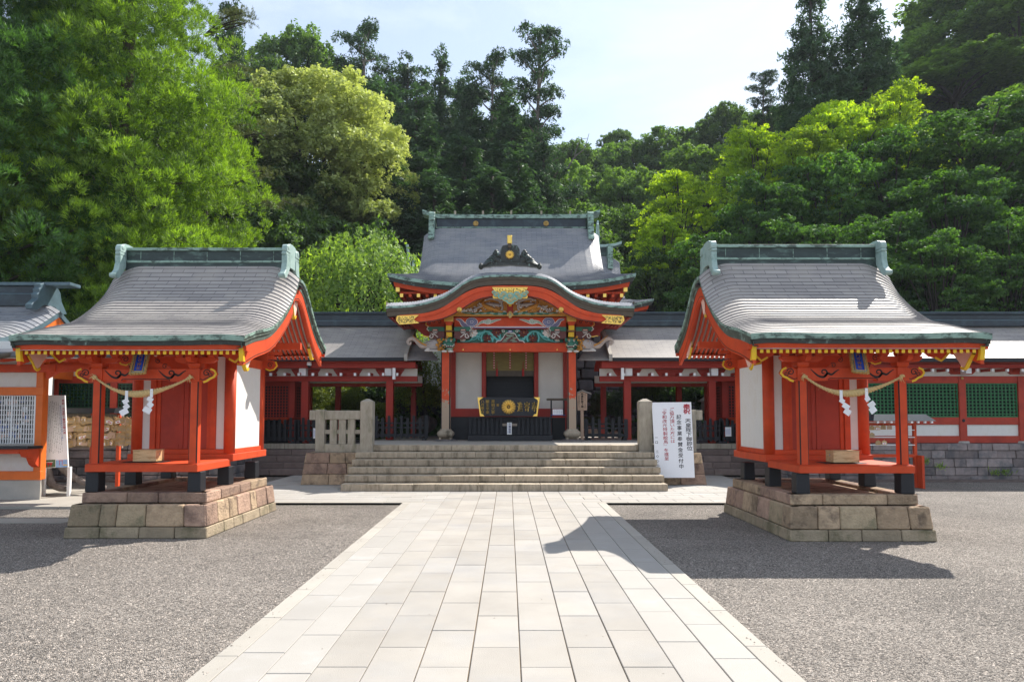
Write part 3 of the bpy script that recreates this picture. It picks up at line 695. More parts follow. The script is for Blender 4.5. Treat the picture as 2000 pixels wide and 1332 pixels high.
    # frog-leg strut with black scrolls and the board behind it
    mb = MB(); o = [(-.34, 2.327), (-.30, 2.37), (-.20, 2.40), (-.12, 2.47), (-.05, 2.54), (.05, 2.54), (.12, 2.47), (.20, 2.40), (.30, 2.37), (.34, 2.327)]
    mb.xz(o, .455, .485); s_ = mb.build('frog_leg_strut', 'vermilion', root)
    mb = MB()
    for sx in (-1, 1): mb.ribbon(spiral(sx * .25, 2.365, .04, .01, .5, 1.2, 14, sx), .009, .455); mb.ribbon(spiral(sx * .15, 2.44, .04, .01, 1.5, 1.2, 14, sx), .009, .455)
    mb.build('scroll_painting', 'black_paint', s_)
    # soffit and rafters
    fr = crom([(0, a, b - .19) for a, b in PF[:-1]], 6); bk = crom([(0, a, b - .19) for a, b in PB[1:]], 6)
    line = fr + bk
    mb = MB(); mb.grid([[(-1.5, p.y + .06, p.z + .0), (1.5, p.y + .06, p.z + .0)] for p in fr] + [[(-1.5, p.y - .06, p.z), (1.5, p.y - .06, p.z)] for p in bk], 0, True, flip=True)
    mb.build('soffit', 'white_plaster', root)
    nr = 34; rows = MB()
    for i in range(nr):
        x = -1.43 + 2.86 * i / (nr - 1)
        for seg in (fr, bk):
            P0 = [(x - .021, p.y + (.0 if seg is bk else .10 * (1 if j == 0 else 1)), p.z) for j, p in enumerate(seg)]
            if seg is fr: pp = [p for p in seg if p.y < 1.6]; y_s = .10
            else: pp = [p for p in seg if p.y > 2.6]; y_s = -.08
            for a, b in zip(pp, pp[1:]):
                rows.hexa([(x - .021, a.y + y_s, a.z - .052), (x + .021, a.y + y_s, a.z - .052), (x + .021, b.y + y_s, b.z - .052), (x - .021, b.y + y_s, b.z - .052)], [(x - .021, a.y + y_s, a.z - .003), (x + .021, a.y + y_s, a.z - .003), (x + .021, b.y + y_s, b.z - .003), (x - .021, b.y + y_s, b.z - .003)])
            if seg is fr: a = pp[0]; rows.box(x - .022, x + .022, a.y + y_s - .006, a.y + y_s - .0005, a.z - .053, a.z - .004, 1)
    rows.build('rafter_slats', ['vermilion', 'yellow_paint'], root)
    # roof
    rf, surf, xs, sm = gable_roof(root, PF, HW, 29, 1, (.055, .25), None, None)
    rb, surfb, xsb, smb = gable_roof(root, PB, HW, 22, -1, (.055, .25), None, None)
    o = len(rf.v); rf.add(rb.v, rb.f, 0, True, [rb.uv[i] for i in range(len(rb.f))])
    # sm flags for steps
    roof = rf.build('roof', 'shingle', root)
    edge = MB()
    rowf = [[surf(x, 0) for x in xs]]; rowb = [[surfb(x, smb) for x in xsb]]
    def band(top, d1, in1, d2, in2, m, yd):
        A = [Vector((p.x, p.y + yd * in1, p.z - d1)) for p in top]; B = [Vector((p.x, p.y + yd * in2, p.z - d2)) for p in top]
        edge.grid([A, B], m, False, flip=yd > 0); return A, B
    for row, yd in ((rowf[0], 1), (rowb[0], -1)):
        band(row, -.012, -.01, .065, -.004, 0, yd); band(row, .065, -.004, .066, .03, 0, yd); band(row, .066, .03, .125, .035, 1, yd); band(row, .125, .035, .126, .07, 1, yd); band(row, .126, .07, .19, .085, 2, yd)
        band(row, .19, .085, .192, .25, 2, yd)
    for sx in (-1, 1):
        x = sx * HW
        line = [surf(x, i) for i in range(0, sm + 1, 4)] + [surfb(x, i) for i in range(0, smb + 1, 4)]
        def strip(d1, in1, d2, in2, m): edge.grid([[Vector((p.x - sx * in1, p.y, p.z - d1)) for p in line], [Vector((p.x - sx * in2, p.y, p.z - d2)) for p in line]], m, True, flip=sx > 0)
        strip(-.012, -.006, .035, 0, 0); strip(.035, 0, .036, .018, 0); strip(.036, .018, .085, .02, 3); strip(.085, .02, .086, .04, 3); strip(.086, .04, .16, .045, 3); strip(.16, .045, .162, .12, 1)
    edge.build('eave_edge', ['verdigris', 'copper_dark', 'vermilion', 'verge_dark'], root)
    # bargeboards
    for sx in (-1, 1):
        mb = MB(); line = [surf(sx * HW, i) for i in range(2, sm + 1, 4)] + [surfb(sx * HW, i) for i in range(0, smb - 1, 4)]
        n = len(line); 
        A = [(p.y + (.05 if i < n / 2 else -.05), p.z - .14) for i, p in enumerate(line)]
        Bt = [(a, b - (.20 + .06 * abs(2 * i / (n - 1) - 1) ** 2)) for i, (a, b) in enumerate(A)]
        for i in range(n - 1):
            x0, x1 = sorted((sx * (HW - .05), sx * (HW - .10)))
            mb.hexa([(x0, Bt[i][0], Bt[i][1]), (x1, Bt[i][0], Bt[i][1]), (x1, Bt[i + 1][0], Bt[i + 1][1]), (x0, Bt[i + 1][0], Bt[i + 1][1])], [(x0, A[i][0], A[i][1]), (x1, A[i][0], A[i][1]), (x1, A[i + 1][0], A[i + 1][1]), (x0, A[i + 1][0], A[i + 1][1])], 0)
            xb = sx * (HW - .048); e = .022
            mb.hexa([(min(xb, xb - sx * .01), Bt[i][0], Bt[i][1] + e), (max(xb, xb - sx * .01), Bt[i][0], Bt[i][1] + e), (max(xb, xb - sx * .01), Bt[i + 1][0], Bt[i + 1][1] + e), (min(xb, xb - sx * .01), Bt[i + 1][0], Bt[i + 1][1] + e)],
                    [(min(xb, xb - sx * .01), Bt[i][0], Bt[i][1] + e + .012), (max(xb, xb - sx * .01), Bt[i][0], Bt[i][1] + e + .012), (max(xb, xb - sx * .01), Bt[i + 1][0], Bt[i + 1][1] + e + .012), (min(xb, xb - sx * .01), Bt[i + 1][0], Bt[i + 1][1] + e + .012)], 1)
        bb = mb.build('bargeboard', ['vermilion', 'black_paint'], root)
        mb = MB(); y0_, z0_ = A[0]; mb.yz([(y0_ - .02, z0_ + .0), (y0_ + .05, z0_ + .0), (y0_ + .03, z0_ - .09), (y0_ + .04, z0_ - .15), (y0_ + .07, z0_ - .21), (y0_ + .0, z0_ - .205), (y0_ - .02, z0_ - .10)], sx * (HW - .044), sx * (HW - .104)); mb.build('yellow_end', 'yellow_paint', bb)
        # gable pendants
        def pendant(yc_, zt, s, nm='pendant', wy=2.0):
            o = [(-.10, 0), (.10, 0), (.12, -.10), (.085, -.17), (.06, -.22), (.03, -.30), (0, -.33), (-.03, -.30), (-.06, -.22), (-.085, -.17), (-.12, -.10)]
            mb = MB(); x = sx * (HW - .135); mb.yz([(yc_ + a * s * wy, zt + b * s) for a, b in o], x, x + sx * .03); p_ = mb.build(nm, 'pink_plaster', bb)
            mb = MB(); e = [(yc_ + a * s * wy, zt + b * s * 1.03) for a, b in (o[2:] + o[:1])[3:]]
            for a, b in zip(e, e[1:]): mb.hexa(*[[(x - .012, q[0], q[1] + dz), (x + .042 if sx > 0 else x + .012, q[0], q[1] + dz)] + [(x + .042 if sx > 0 else x + .012, r_[0], r_[1] + dz), (x - .012, r_[0], r_[1] + dz)] for q, r_, dz in ((a, b, -.03), (a, b, 0))])
            mb.build('yellow_edge', 'yellow_paint', p_)
            mb = MB(); sp = [(p_a * wy, p_b) for p_a, p_b in spiral(0, 0, .055 * s, .012 * s, 0, 1.4, 16)]
            for (a, b), (c_, d_) in zip(sp, sp[1:]): mb.tube([(x + sx * .033, yc_ + a, zt - .12 * s + b), (x + sx * .033, yc_ + c_, zt - .12 * s + d_)], .006, 4)
            mb.build('scroll_painting', 'black_paint', p_)
        pendant(2.4, 3.86, 1.5, wy=1.2); pendant(1.16, 2.97, .85); pendant(.28, 2.60, .85); pendant(3.5, 3.02, .85)
        mb = MB(); mb.box(sx * (HW - .16), sx * (HW + .02), 2.32, 2.46, 3.86, 3.90); mb.build('ridge_beam_cap', 'black_lacquer', bb)
        for y, z in ((1.50, 2.76), (2.90, 2.84), (2.4, 3.72)):
            mb = MB(); mb.box(sx * .80, sx * (HW - .14), y - .055, y + .055, z, z + .12); mb.build('purlin', 'vermilion', root, bevel=.004)
        # nose ends crossing out sideways below the gable
        o = [(.80, 2.63), (.80, 2.50), (.86, 2.50), (.93, 2.47), (1.0, 2.49), (1.05, 2.545), (1.03, 2.61), (.98, 2.64)]
        for y in (1.60, 2.89):
            mb = MB(); mb.xz([(sx * a, b) for a, b in o], y - .05, y + .05); nb = mb.build('nose', 'vermilion', root)
            mb = MB(); mb.ribbon([(sx * a, b) for a, b in ((.86, 2.49), (.93, 2.46), (1.01, 2.48), (1.06, 2.545), (1.035, 2.62))], .022, y - .048, .012); mb.build('yellow_edge', 'yellow_paint', nb)
            mb = MB(); mb.ribbon(spiral(sx * .94, 2.56, .055, .012, .3, 1.4, 16, sx), .011, y - .05, .005); mb.build('scroll_painting', 'black_paint', nb)
            mb = MB(); mb.box(sx * .801, sx * .98, y - .045, y + .045, 2.66, 2.74); mb.box(sx * .801, sx * 1.12, y - .035, y + .035, 2.745, 2.80); mb.build('bracket', 'vermilion', root, bevel=.004)
    # ridge
    mb = MB(); mb.box(-1.40, 1.40, 2.28, 2.52, 4.12, 4.30); mb.box(-1.395, 1.395, 2.305, 2.495, 4.302, 4.50)
    rd = mb.build('ridge', 'verdigris_dark', root, bevel=.005)
    mb = MB(); mb.box(-1.42, 1.42, 2.265, 2.535, 4.501, 4.55); mb.box(-1.405, 1.405, 2.265, 2.279, 4.29, 4.325)
    for i in range(5): x = -1.15 + .575 * i; mb.box(x - .007, x + .007, 2.297, 2.305, 4.326, 4.50)
    mb.build('ridge_cap', 'verdigris', rd, bevel=.005)
    for sx in (-1, 1):
        x0 = sx * 1.40; mb = MB()
        mb.yz([(2.16, 4.20), (2.13, 4.50), (2.17, 4.57), (2.27, 4.615), (2.40, 4.625), (2.53, 4.615), (2.63, 4.57), (2.67, 4.50), (2.64, 4.20)], x0 + sx * .005, x0 + sx * .05)
        for f in (0, 1):
            g = lambda y: y if f == 0 else 4.8 - y
            top = [(2.25, 4.44), (2.25, 4.53), (2.20, 4.575), (2.13, 4.575), (2.075, 4.54), (2.06, 4.48), (2.07, 4.44)]
            mid = [(2.24, 4.435), (2.24, 4.385), (2.06, 4.385), (2.05, 4.41), (2.06, 4.435)]
            leg = [(2.25, 4.38), (2.25, 4.20), (2.16, 4.08), (2.05, 3.975), (1.98, 3.965), (1.93, 3.99), (1.93, 4.03), (1.97, 4.06), (2.03, 4.12), (2.065, 4.24), (2.065, 4.38)]
            for o in (top, mid, leg): mb.yz([(g(p), q) for p, q in o], x0 - sx * .03, x0 + sx * (.055 if o is mid else .062))
            mb.tube([(x0 - sx * .04, g(1.955), 4.01), (x0 + sx * .07, g(1.955), 4.01)], .040, 12); mb.tube([(x0 - sx * .034, g(2.14), 4.525), (x0 + sx * .066, g(2.14), 4.525)], .050, 12)
        mb.build('ridge_end', 'verdigris_pale', root, bevel=.006)
    return root

SH_L = small_shrine(-5.22, 9.4, False, 'small red shrine with white wooden tablets rack and tall cedar behind it', '')
SH_L['label'] = 'small red shrine beside the rack of wooden tablets, below the big bright cedar'
SH_R = small_shrine(4.84, 9.17, True, 'small red shrine in front of green lattice windows, black lock plate on its door', '')

# things on and hanging from each shrine
for xc, yc, f, where in ((-5.22, 9.4, 1, 'of the shrine below the big cedar'), (4.84, 9.17, -1, 'of the shrine by the green lattice')):
    rt = thing('sacred_rope', (xc, yc + .37, 2.2), 'twisted straw rope strung across the porch posts ' + where, 'rope', 'sacred ropes', local=False)
    mb = MB(); N = 150; x0, x1 = xc - .70, xc + .66
    def rp_c(t):
        return Vector((x0 + (x1 - x0) * t, yc + .36, 2.20 - 4 * .235 * t * (1 - t) - .02 * math.sin(t * 6.3)))
    def rad(t): return .014 + .031 * math.exp(-((t - .5) / .24) ** 2)
    for k in range(3):
        pts = []; rs_ = []
        for i in range(N + 1):
            t = i / N; c = rp_c(t); r = rad(t); an = 2 * math.pi * (t * 11 * (1) + k / 3)
            pts.append(c + Vector((-.35 * r * math.cos(an) * 0, r * .62 * math.cos(an), r * .62 * math.sin(an)))); rs_.append(r * .62)
        mb.tube(pts, rs_, 7)
    mb.build('rope_strands', 'rope', rt)
    for t, n in ((0.0, 1), (1.0, 1)):
        c = rp_c(t); mb = MB()
        for q in range(5):
            a = random.uniform(0, 6.28); mb.ell(c + Vector((.018 * math.cos(a), -.01, .018 * math.sin(a))), (.026, .02, .016), 0, 8, 5, Matrix.Rotation(a, 3, 'Y'))
        for q in range(9):
            a = random.uniform(2.2, 4.4) if t == 0 else random.uniform(-2.6, .4)
            mb.tube([c, c + Vector((.04 * math.cos(a), -.012, .05 * math.sin(a) + .01)), c + Vector((.075 * math.cos(a + .3), -.02, .07 * math.sin(a) - .02))], [.005, .003, .001], 4)
        mb.build('knot', 'rope', rt)
    mb = MB()
    for q in range(26):
        t = random.uniform(.08, .92); c = rp_c(t); a = random.uniform(0, 6.28); l = random.uniform(.02, .055)
        mb.tube([c, c + Vector((l * .6 * math.cos(a), -.02, l * .5 * math.sin(a) - .01)), c + Vector((l * math.cos(a), -.025, l * math.sin(a) - .02))], [.0018, .0014, .0006], 3)
    mb.build('straw_fringe', 'rope', rt)
    for j, t in enumerate((.365, .625)):
        c = rp_c(t); g = MB(); sg = -1 if j == 0 else 1
        if f > 0: dirs = (-1, -1)[j]
        else: dirs = (1, 1)[j]
        dirs = -1 if f > 0 and j == 0 else (1 if f > 0 else 1)
        dr = 1 if (f > 0 and j == 1) or f < 0 else 1
        # zigzag of four folded leaves, each stepping down and aside
        y = c.y - .045; x, z = c.x - .012, c.z + .04
        step = (.030 if f > 0 else .032) * (1 if f < 0 else (-.2 if j == 0 else -.5))
        g.hexa([(x - .022, y, z - .13), (x + .022, y, z - .12), (x + .022, y + .002, z - .12), (x - .022, y + .002, z - .13)], [(x - .02, y, z), (x + .02, y, z), (x + .02, y + .002, z), (x - .02, y + .002, z)])
        g.box(x - .02, x + .02, y + .002, c.y + .04, z - .002, z)
        for q in range(3):
            cx_, cz_ = x + step * (q + .6) + (.012 if q % 2 else -.008), z - .15 - .076 * q; s_ = .040 + .007 * q
            ang = R(32 if q % 2 == 0 else 38) * (1 if f > 0 else -1) * (1 if j else -1) * (1)
            mt = Matrix.Rotation(ang, 3, 'Y')
            g.cbox((cx_, y - .006 * q + (.004 if q % 2 else 0), cz_), (s_ * 2.0, .0018, s_ * 1.55), mt @ Matrix.Rotation(R(12 * (-1) ** q), 3, 'Z'))
        o = g.build('paper_streamer', 'paper', None)
        tag(o, ('white paper streamer nearer the %s end of the rope ' % (('tablet rack', 'main hall')[j] if f > 0 else ('main hall', 'green lattice')[j])) + ('below the cedar' if f > 0 else 'by the lattice'), 'paper streamer', 'paper streamers on the ropes')
    # plaque
    pq = thing('name_plaque', (xc, yc + .2, 2.5), 'blue name plaque in a frilled frame ' + where, 'plaque', 'blue shrine plaques')
    tilt = Matrix.Rotation(R(-24), 4, 'X'); sway = Matrix.Rotation(R(-3.5 if f > 0 else 5), 4, 'Y')
    T = Matrix.Translation((xc - .03 * f, yc + .30, 2.40)) @ sway @ tilt
    pm = MB(); pm.box(-.062, .062, -.012, .012, -.135, .135); pm.rot_all(T); pm.build('board', 'plaque_blue', pq)
    pm = MB()
    for sx in (-1, 1): pm.box(sx * .062, sx * .070, -.018, .012, -.143, .143, 0); pm.box(sx * .0701, sx * .098, -.010, .010, -.165, .165, 1)
    for sz in (-1, 1): pm.box(-.0619, .0619, -.018, .012, sz * .135, sz * .143, 0) if sz > 0 else pm.box(-.0619, .0619, -.018, .012, -.143, -.1351, 0)
    pm.box(-.07, .07, -.010, .010, .1431, .165, 1); pm.box(-.07, .07, -.010, .010, -.165, -.1431, 1)
    for i in range(13):
        z = -.168 + .336 * i / 12
        for sx in (-1, 1): pm.cbox((sx * .104, -.004, z), (.034, .022, .018), Matrix.Rotation(R(14 * (-1) ** i), 3, 'Y'), 2)
    for i in range(8):
        x = -.09 + .18 * i / 7
        for sz in (-1, 1): pm.cbox((x, -.004, sz * .172), (.018, .022, .034), Matrix.Rotation(R(14 * (-1) ** i), 3, 'Y'), 2)
    pm.rot_all(T); pm.build('frame', ['gold', 'verdigris', 'gold_dark'], pq)
    pm = MB(); write(pm, '門守神社', 0, .122, .058, lambda a, b: (a, -.0145, b), 1.05, bold=.02); pm.rot_all(T); pm.build('lettering', 'gold', pq)
    # offering box with a slot, on a dark cloth
    bx = thing('offering_box', (xc, yc + .75, .97), 'small wooden offering box on the porch floor ' + where, 'box', 'small offering boxes')
    a0, a1 = (xc - .27, xc + .07) if f > 0 else (xc - .20, xc + .17)
    q = MB(); q.box(a0, a1, yc + .62, yc + .86, .985, 1.14); q.build('body', 'wood_light', bx, bevel=.004)
    q = MB(); q.box(a0 - .004, a1 + .004, yc + .616, yc + .864, 1.1405, 1.152); q.build('lid', 'wood_light', bx, bevel=.003)
    q = MB(); mx_ = (a1 - .0012) if f > 0 else a0 + .0012; q.box(mx_, mx_ + (.004 if f > 0 else -.004), yc + .72, yc + .745, 1.07, 1.10); q.build('lock', 'steel', bx)
    q = MB(); P = [[(a0 - .14 + (a1 - a0 + .26) * i / 14, yc + .56 + .36 * j / 4, .9735 + .007 * abs(math.sin(i * 1.9 + j)) * (1 if i in (0, 1, 2, 12, 13, 14) else .2)) for i in range(15)] for j in range(5)]
    q.grid(P, 0, True); tag(q.build('cloth', 'black_wood'), 'crumpled black cloth under the offering box ' + where, 'cloth', 'cloths under the offering boxes')
# ---------------- main hall ----------------
HX = .05
hall = thing('main_hall', (HX, 20.8, .93), 'large red main hall with a wavy gabled porch and painted carvings', 'shrine hall')
def hz(px, py, Y=18.6):  # porch front measured on the drawing plane
    return ((px - 912) * .003907 * Y / 18.6 + HX, EYE + (1507 - py) * .003907 * Y / 18.6)
# hall body
mb = MB(); mb.box(HX - 1.98, HX + 1.94, 20.82, 26.4, .93, 1.62); mb.build('floor_band', 'black_lacquer', hall)
mb = MB()
for i in range(7): mb.box(HX - 1.9 + .64 * i - .02, HX - 1.9 + .64 * i + .02, 20.79, 20.818, .95, 1.60)
mb.box(HX - 1.96, HX + 1.92, 20.785, 20.818, 1.28, 1.32); mb.build('floor_band_frame', 'black_wood', hall)
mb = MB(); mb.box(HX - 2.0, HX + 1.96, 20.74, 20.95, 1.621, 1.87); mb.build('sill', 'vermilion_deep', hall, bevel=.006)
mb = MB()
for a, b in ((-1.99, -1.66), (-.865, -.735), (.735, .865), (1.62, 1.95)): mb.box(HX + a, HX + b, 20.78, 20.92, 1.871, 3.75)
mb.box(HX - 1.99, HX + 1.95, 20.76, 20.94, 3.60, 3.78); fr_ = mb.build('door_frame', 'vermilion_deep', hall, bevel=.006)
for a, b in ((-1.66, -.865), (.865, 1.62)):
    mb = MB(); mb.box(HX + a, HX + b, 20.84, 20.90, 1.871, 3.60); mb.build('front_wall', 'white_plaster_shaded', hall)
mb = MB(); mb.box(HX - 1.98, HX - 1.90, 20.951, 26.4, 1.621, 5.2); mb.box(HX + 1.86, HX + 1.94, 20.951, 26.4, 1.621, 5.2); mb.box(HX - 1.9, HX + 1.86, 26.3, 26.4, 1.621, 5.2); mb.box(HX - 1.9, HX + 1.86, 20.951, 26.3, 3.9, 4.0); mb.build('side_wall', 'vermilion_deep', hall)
mb = MB(); mb.box(HX - .734, HX + .734, 21.3, 21.34, 1.65, 3.6)
for i in range(16): mb.box(HX - .73, HX + .73, 21.285, 21.30, 1.75 + .115 * i, 1.772 + .115 * i)
mb.build('inner_door', 'black_wood', hall)
bl = MB(); bl.box(HX - .725, HX + .725, 20.86, 20.872, 3.07, 3.599, 0)
bl.box(HX - .725, HX + .725, 20.855, 20.875, 3.03, 3.069, 0); bl.box(HX - .725, HX + .725, 20.875, 20.885, 2.86, 3.06, 1)
bo_ = bl.build('bamboo_blind', ['bamboo_blind', 'brown_board'], hall)
bl = MB()
for x in (-.49, 0, .49):
    bl.box(HX + x - .022, HX + x + .022, 20.848, 20.859, 3.08, 3.6)
    for k in range(7): bl.cbox((HX + x, 20.846, 3.12 + .075 * k), (.03, .006, .03), Matrix.Rotation(R(45), 3, 'Y'), 1)
bl.build('blind_band', ['blind_red', 'carve_white'], bo_)
for x in (-.40, .40):
    bl = MB(); bl.lathe([(.012, 3.10), (.03, 3.07), (.034, 3.02), (.038, 2.86)], (HX + x, 20.84, 0), 10); bl.tube([(HX + x, 20.85, 3.3), (HX + x, 20.84, 3.1)], .008, 5)
    bl.build('tassel', 'blind_red', bo_)
# porch columns on moulded bases
for x, wr in ((-1.815, -1), (1.845, 1)):
    y = 19.82
    mb = MB(); h = .135; c = .03
    o = [(-h + c, -h), (h - c, -h), (h, -h + c), (h, h - c), (h - c, h), (-h + c, h), (-h, h - c), (-h, -h + c)]
    for za, zb, m in ((1.27, 3.55, 0),):
        vs = [(x + a, y + b, za) for a, b in o] + [(x + a, y + b, zb) for a, b in o]
        mb.add(vs, [tuple(range(8))[::-1], tuple(range(8, 16))], 0)
        for i in range(8): mb.add([vs[i], vs[(i + 1) % 8], vs[8 + (i + 1) % 8], vs[8 + i]], [(0, 1, 2, 3)], 1 if i % 2 else 0)
    col = mb.build('column', ['worn_vermilion', 'black_wood'] if 'worn_vermilion' in M else ['vermilion', 'black_wood'], hall)
    mb = MB(); mb.lathe([(.155, 1.27), (.165, 1.24), (.235, 1.18), (.245, 1.12), (.20, 1.04), (.15, 1.02)], (x, y, 0), 20, sq=True)
    for sx in (-1, 1):
        for sy in (-1, 1): mb.box(x + sx * .15 - .03, x + sx * .15 + .03, y + sy * .15 - .03, y + sy * .15 + .03, .975, 1.03)
    mb.box(x - .1, x + .1, y - .1, y + .1, .98, 1.02)
    mb.build('stone_base', 'granite', col)
    mb = MB(); mb.lathe([(.36, .932), (.34, .955), (.25, .975)], (x, y, 0), 18, smooth=False); mb.build('pad_stone', 'wall_stone', hall)
# main lintel
mb = MB(); mb.box(HX - 1.70, HX + 1.70, 19.70, 19.93, 3.50, 3.76); ml = mb.build('lintel', 'vermilion', hall, bevel=.012)
mb = MB()
for x in (-1.36, 0, 1.36): mb.xz([(HX + x - .02, 3.545), (HX + x + .02, 3.545), (HX + x, 3.60)], 19.685, 19.699)
mb.build('gold_stud', 'gold', ml)
# carved peony transom
tr = MB(); tr.box(HX - 1.55, HX + 1.55, 19.84, 19.88, 3.762, 4.165); tb = tr.build('transom', 'carve_green', hall)
def peony(mb, x, z, r, y, m, mc):
    for ring, (n, rr, ps) in enumerate(((8, .72, .46), (6, .42, .36), (4, .18, .26))):
        for i in range(n):
            a = 2 * math.pi * i / n + ring * .4
            mb.ell((x + r * rr * math.cos(a), y - .03 - .022 * ring, z + r * rr * .82 * math.sin(a)), (r * ps * .75, r * .26, r * ps), m, 7, 5, Matrix.Rotation(-a + 1.57, 3, 'Y'))
    mb.ell((x, y - .10, z), r * .14, mc, 6, 4)
rnd = random.Random(4)
for sx in (-1, 1):
    for (x, z, r, m) in ((.40, 4.06, .135, 0), (.66, 3.90, .12, 0), (1.10, 4.055, .14, 1), (1.38, 3.86, .075, 1)):
        mb = MB(); peony(mb, HX + sx * x, z, r, 19.82, m, 2); mb.build('peony', ['carve_maroon', 'carve_white', 'carve_orange'], tb)
    mb = MB()
    stems = [[(.26, 3.80), (.42, 3.90), (.52, 4.02), (.66, 4.10), (.82, 4.08), (.92, 3.95), (1.05, 3.86), (1.22, 3.83)],
             [(.52, 3.80), (.50, 3.95), (.62, 4.05)], [(.82, 3.80), (.84, 3.93), (.80, 4.05), (.74, 4.13)], [(.92, 3.98), (1.08, 3.92), (1.2, 3.82), (1.42, 3.80)], [(.30, 3.86), (.20, 3.80)]]
    for s_ in stems:
        c = [(HX + sx * a.x, 19.79, a.y) for a in crom([(a, b, 0) for a, b in s_], 5)]
        n = len(c); mb.tube(c, [.034 * (1 - .55 * i / n) for i in range(n)], 6)
    for i in range(26):
        x = rnd.uniform(.25, 1.5); z = rnd.uniform(3.79, 4.13); a = rnd.uniform(0, 6.28); l = rnd.uniform(.05, .10)
        mb.ell((HX + sx * x, 19.785 + rnd.uniform(-.01, .02), z), (l, .016, l * .34), 0 if i % 3 else 1, 7, 4, Matrix.Rotation(a, 3, 'Y'))
    mb.build('leaf_scroll', ['carve_aqua', 'carve_green'], tb)
mb = MB()  # centre frog-leg strut with pines
o = [(-.42, 3.765), (-.36, 3.82), (-.27, 3.83), (-.20, 3.92), (-.15, 4.02), (-.09, 4.06), (.09, 4.06), (.15, 4.02), (.20, 3.92), (.27, 3.83), (.36, 3.82), (.42, 3.765)]
mb.xz([(HX + a, b) for a, b in o], 19.745, 19.80, 0); mb.ribbon([(HX + a, b) for a, b in o], .018, 19.744, .012, 1)
for i in range(10):
    x = rnd.uniform(-.22, .22) * (1 - .2 * (i // 3)); z = 3.80 + .055 * (i // 2) + rnd.uniform(-.01, .01)
    mb.ell((HX + x, 19.735, z), (.085, .02, .018), 2, 8, 4, Matrix.Rotation(R(rnd.uniform(-14, 14)), 3, 'Y'))
mb.box(HX - .07, HX + .07, 19.72, 19.80, 4.07, 4.13, 3); mb.box(HX - .045, HX + .045, 19.712, 19.72, 4.087, 4.113, 4)
for sx in (-1, 1): mb.ribbon(spiral(HX + sx * .20, 4.10, .05, .012, .3, 1.2, 14, sx), .014, 19.74, .01, 1); mb.box(HX + sx * .075, HX + sx * .25, 19.75, 19.80, 4.075, 4.135, 5)
mb.build('frog_leg_strut', ['carve_maroon', 'carve_white', 'carve_pale_green', 'carve_blue', 'white_paint', 'carve_green'], hall)
# rainbow beam with painted clouds
mb = MB(); mb.box(HX - 1.62, HX + 1.62, 19.62, 19.86, 4.175, 4.50); rbm = mb.build('rainbow_beam', 'vermilion', hall, bevel=.01)
mb = MB(); mb.ribbon([(HX - 1.10, 4.185), (HX - 1.05, 4.215), (HX + 1.05, 4.215), (HX + 1.10, 4.185)], .022, 19.619, .006); mb.box(HX - 1.05, HX + 1.05, 19.60, 19.62, 4.17, 4.195, 1); mb.build('white_line', ['white_paint', 'carve_lilac'], rbm)
for sx in (-1, 1):
    mb = MB(); cx, cz = HX + sx * 1.11, 4.355
    pts = [(cx + sx * .46, 4.44), (cx + sx * .33, 4.40), (cx + sx * .24, 4.29), (cx + sx * .12, 4.24), (cx + sx * .0, 4.235), (cx - sx * .12, 4.20)]
    c = [(p.x, p.y) for p in crom([(a, b, 0) for a, b in pts], 5)]; n = len(c)
    mb.ribbon(c, [.02 + .13 * math.sin(math.pi * min(i / (n - 1) * 1.05, 1)) for i in range(n)], 19.619, .004, 2); mb.ribbon(c, [.008 + .10 * math.sin(math.pi * min(i / (n - 1) * 1.05, 1)) for i in range(n)], 19.615, .004, 1)
    for r_, m in ((.165, 2), (.150, 0), (.125, 2), (.117, 0), (.092, 2), (.084, 0), (.055, 2), (.04, 1)):
        ys = 19.614 - .0022 * (.17 - r_) * 100; P = [(cx + r_ * 1.05 * math.cos(a * .2618), cz + r_ * .78 * math.sin(a * .2618)) for a in range(24)]
        mb.xz(P, ys - .002, 19.618, m)
    mb.ribbon(spiral(cx, cz, .07, .01, 0, 1.1, 14, sx), .016, 19.598, .004, 2)
    mb.build('wave_painting', ['carve_blue', 'carve_lilac', 'white_paint'], rbm)
    mb = MB(); cx = HX + sx * .62
    pts = [(cx - sx * .36, 4.435), (cx - sx * .2, 4.40), (cx, 4.34), (cx + sx * .14, 4.36), (cx + sx * .24, 4.33), (cx + sx * .36, 4.23)]
    c = [(p.x, p.y) for p in crom([(a, b, 0) for a, b in pts], 5)]; n = len(c)
    mb.ribbon(c, [.012 + .085 * math.sin(math.pi * i / (n - 1)) for i in range(n)], 19.619, .004, 1); mb.ribbon(c, [.004 + .062 * math.sin(math.pi * i / (n - 1)) for i in range(n)], 19.615, .004, 0)
    for (dx, dz, r_) in ((.0, .045, .07), (.10, .02, .065), (.03, -.01, .06)):
        for q, m in ((r_, 1), (r_ * .8, 0), (r_ * .45, 1), (r_ * .3, 0)): mb.xz([(cx + sx * dx + q * math.cos(a * .4488), 4.345 + dz + q * .8 * math.sin(a * .4488)) for a in range(14)], 19.612 - (r_ - q) * .1 - .002, 19.618, m)
    mb.build('cloud_painting', ['carve_pale_green', 'white_paint'], rbm)
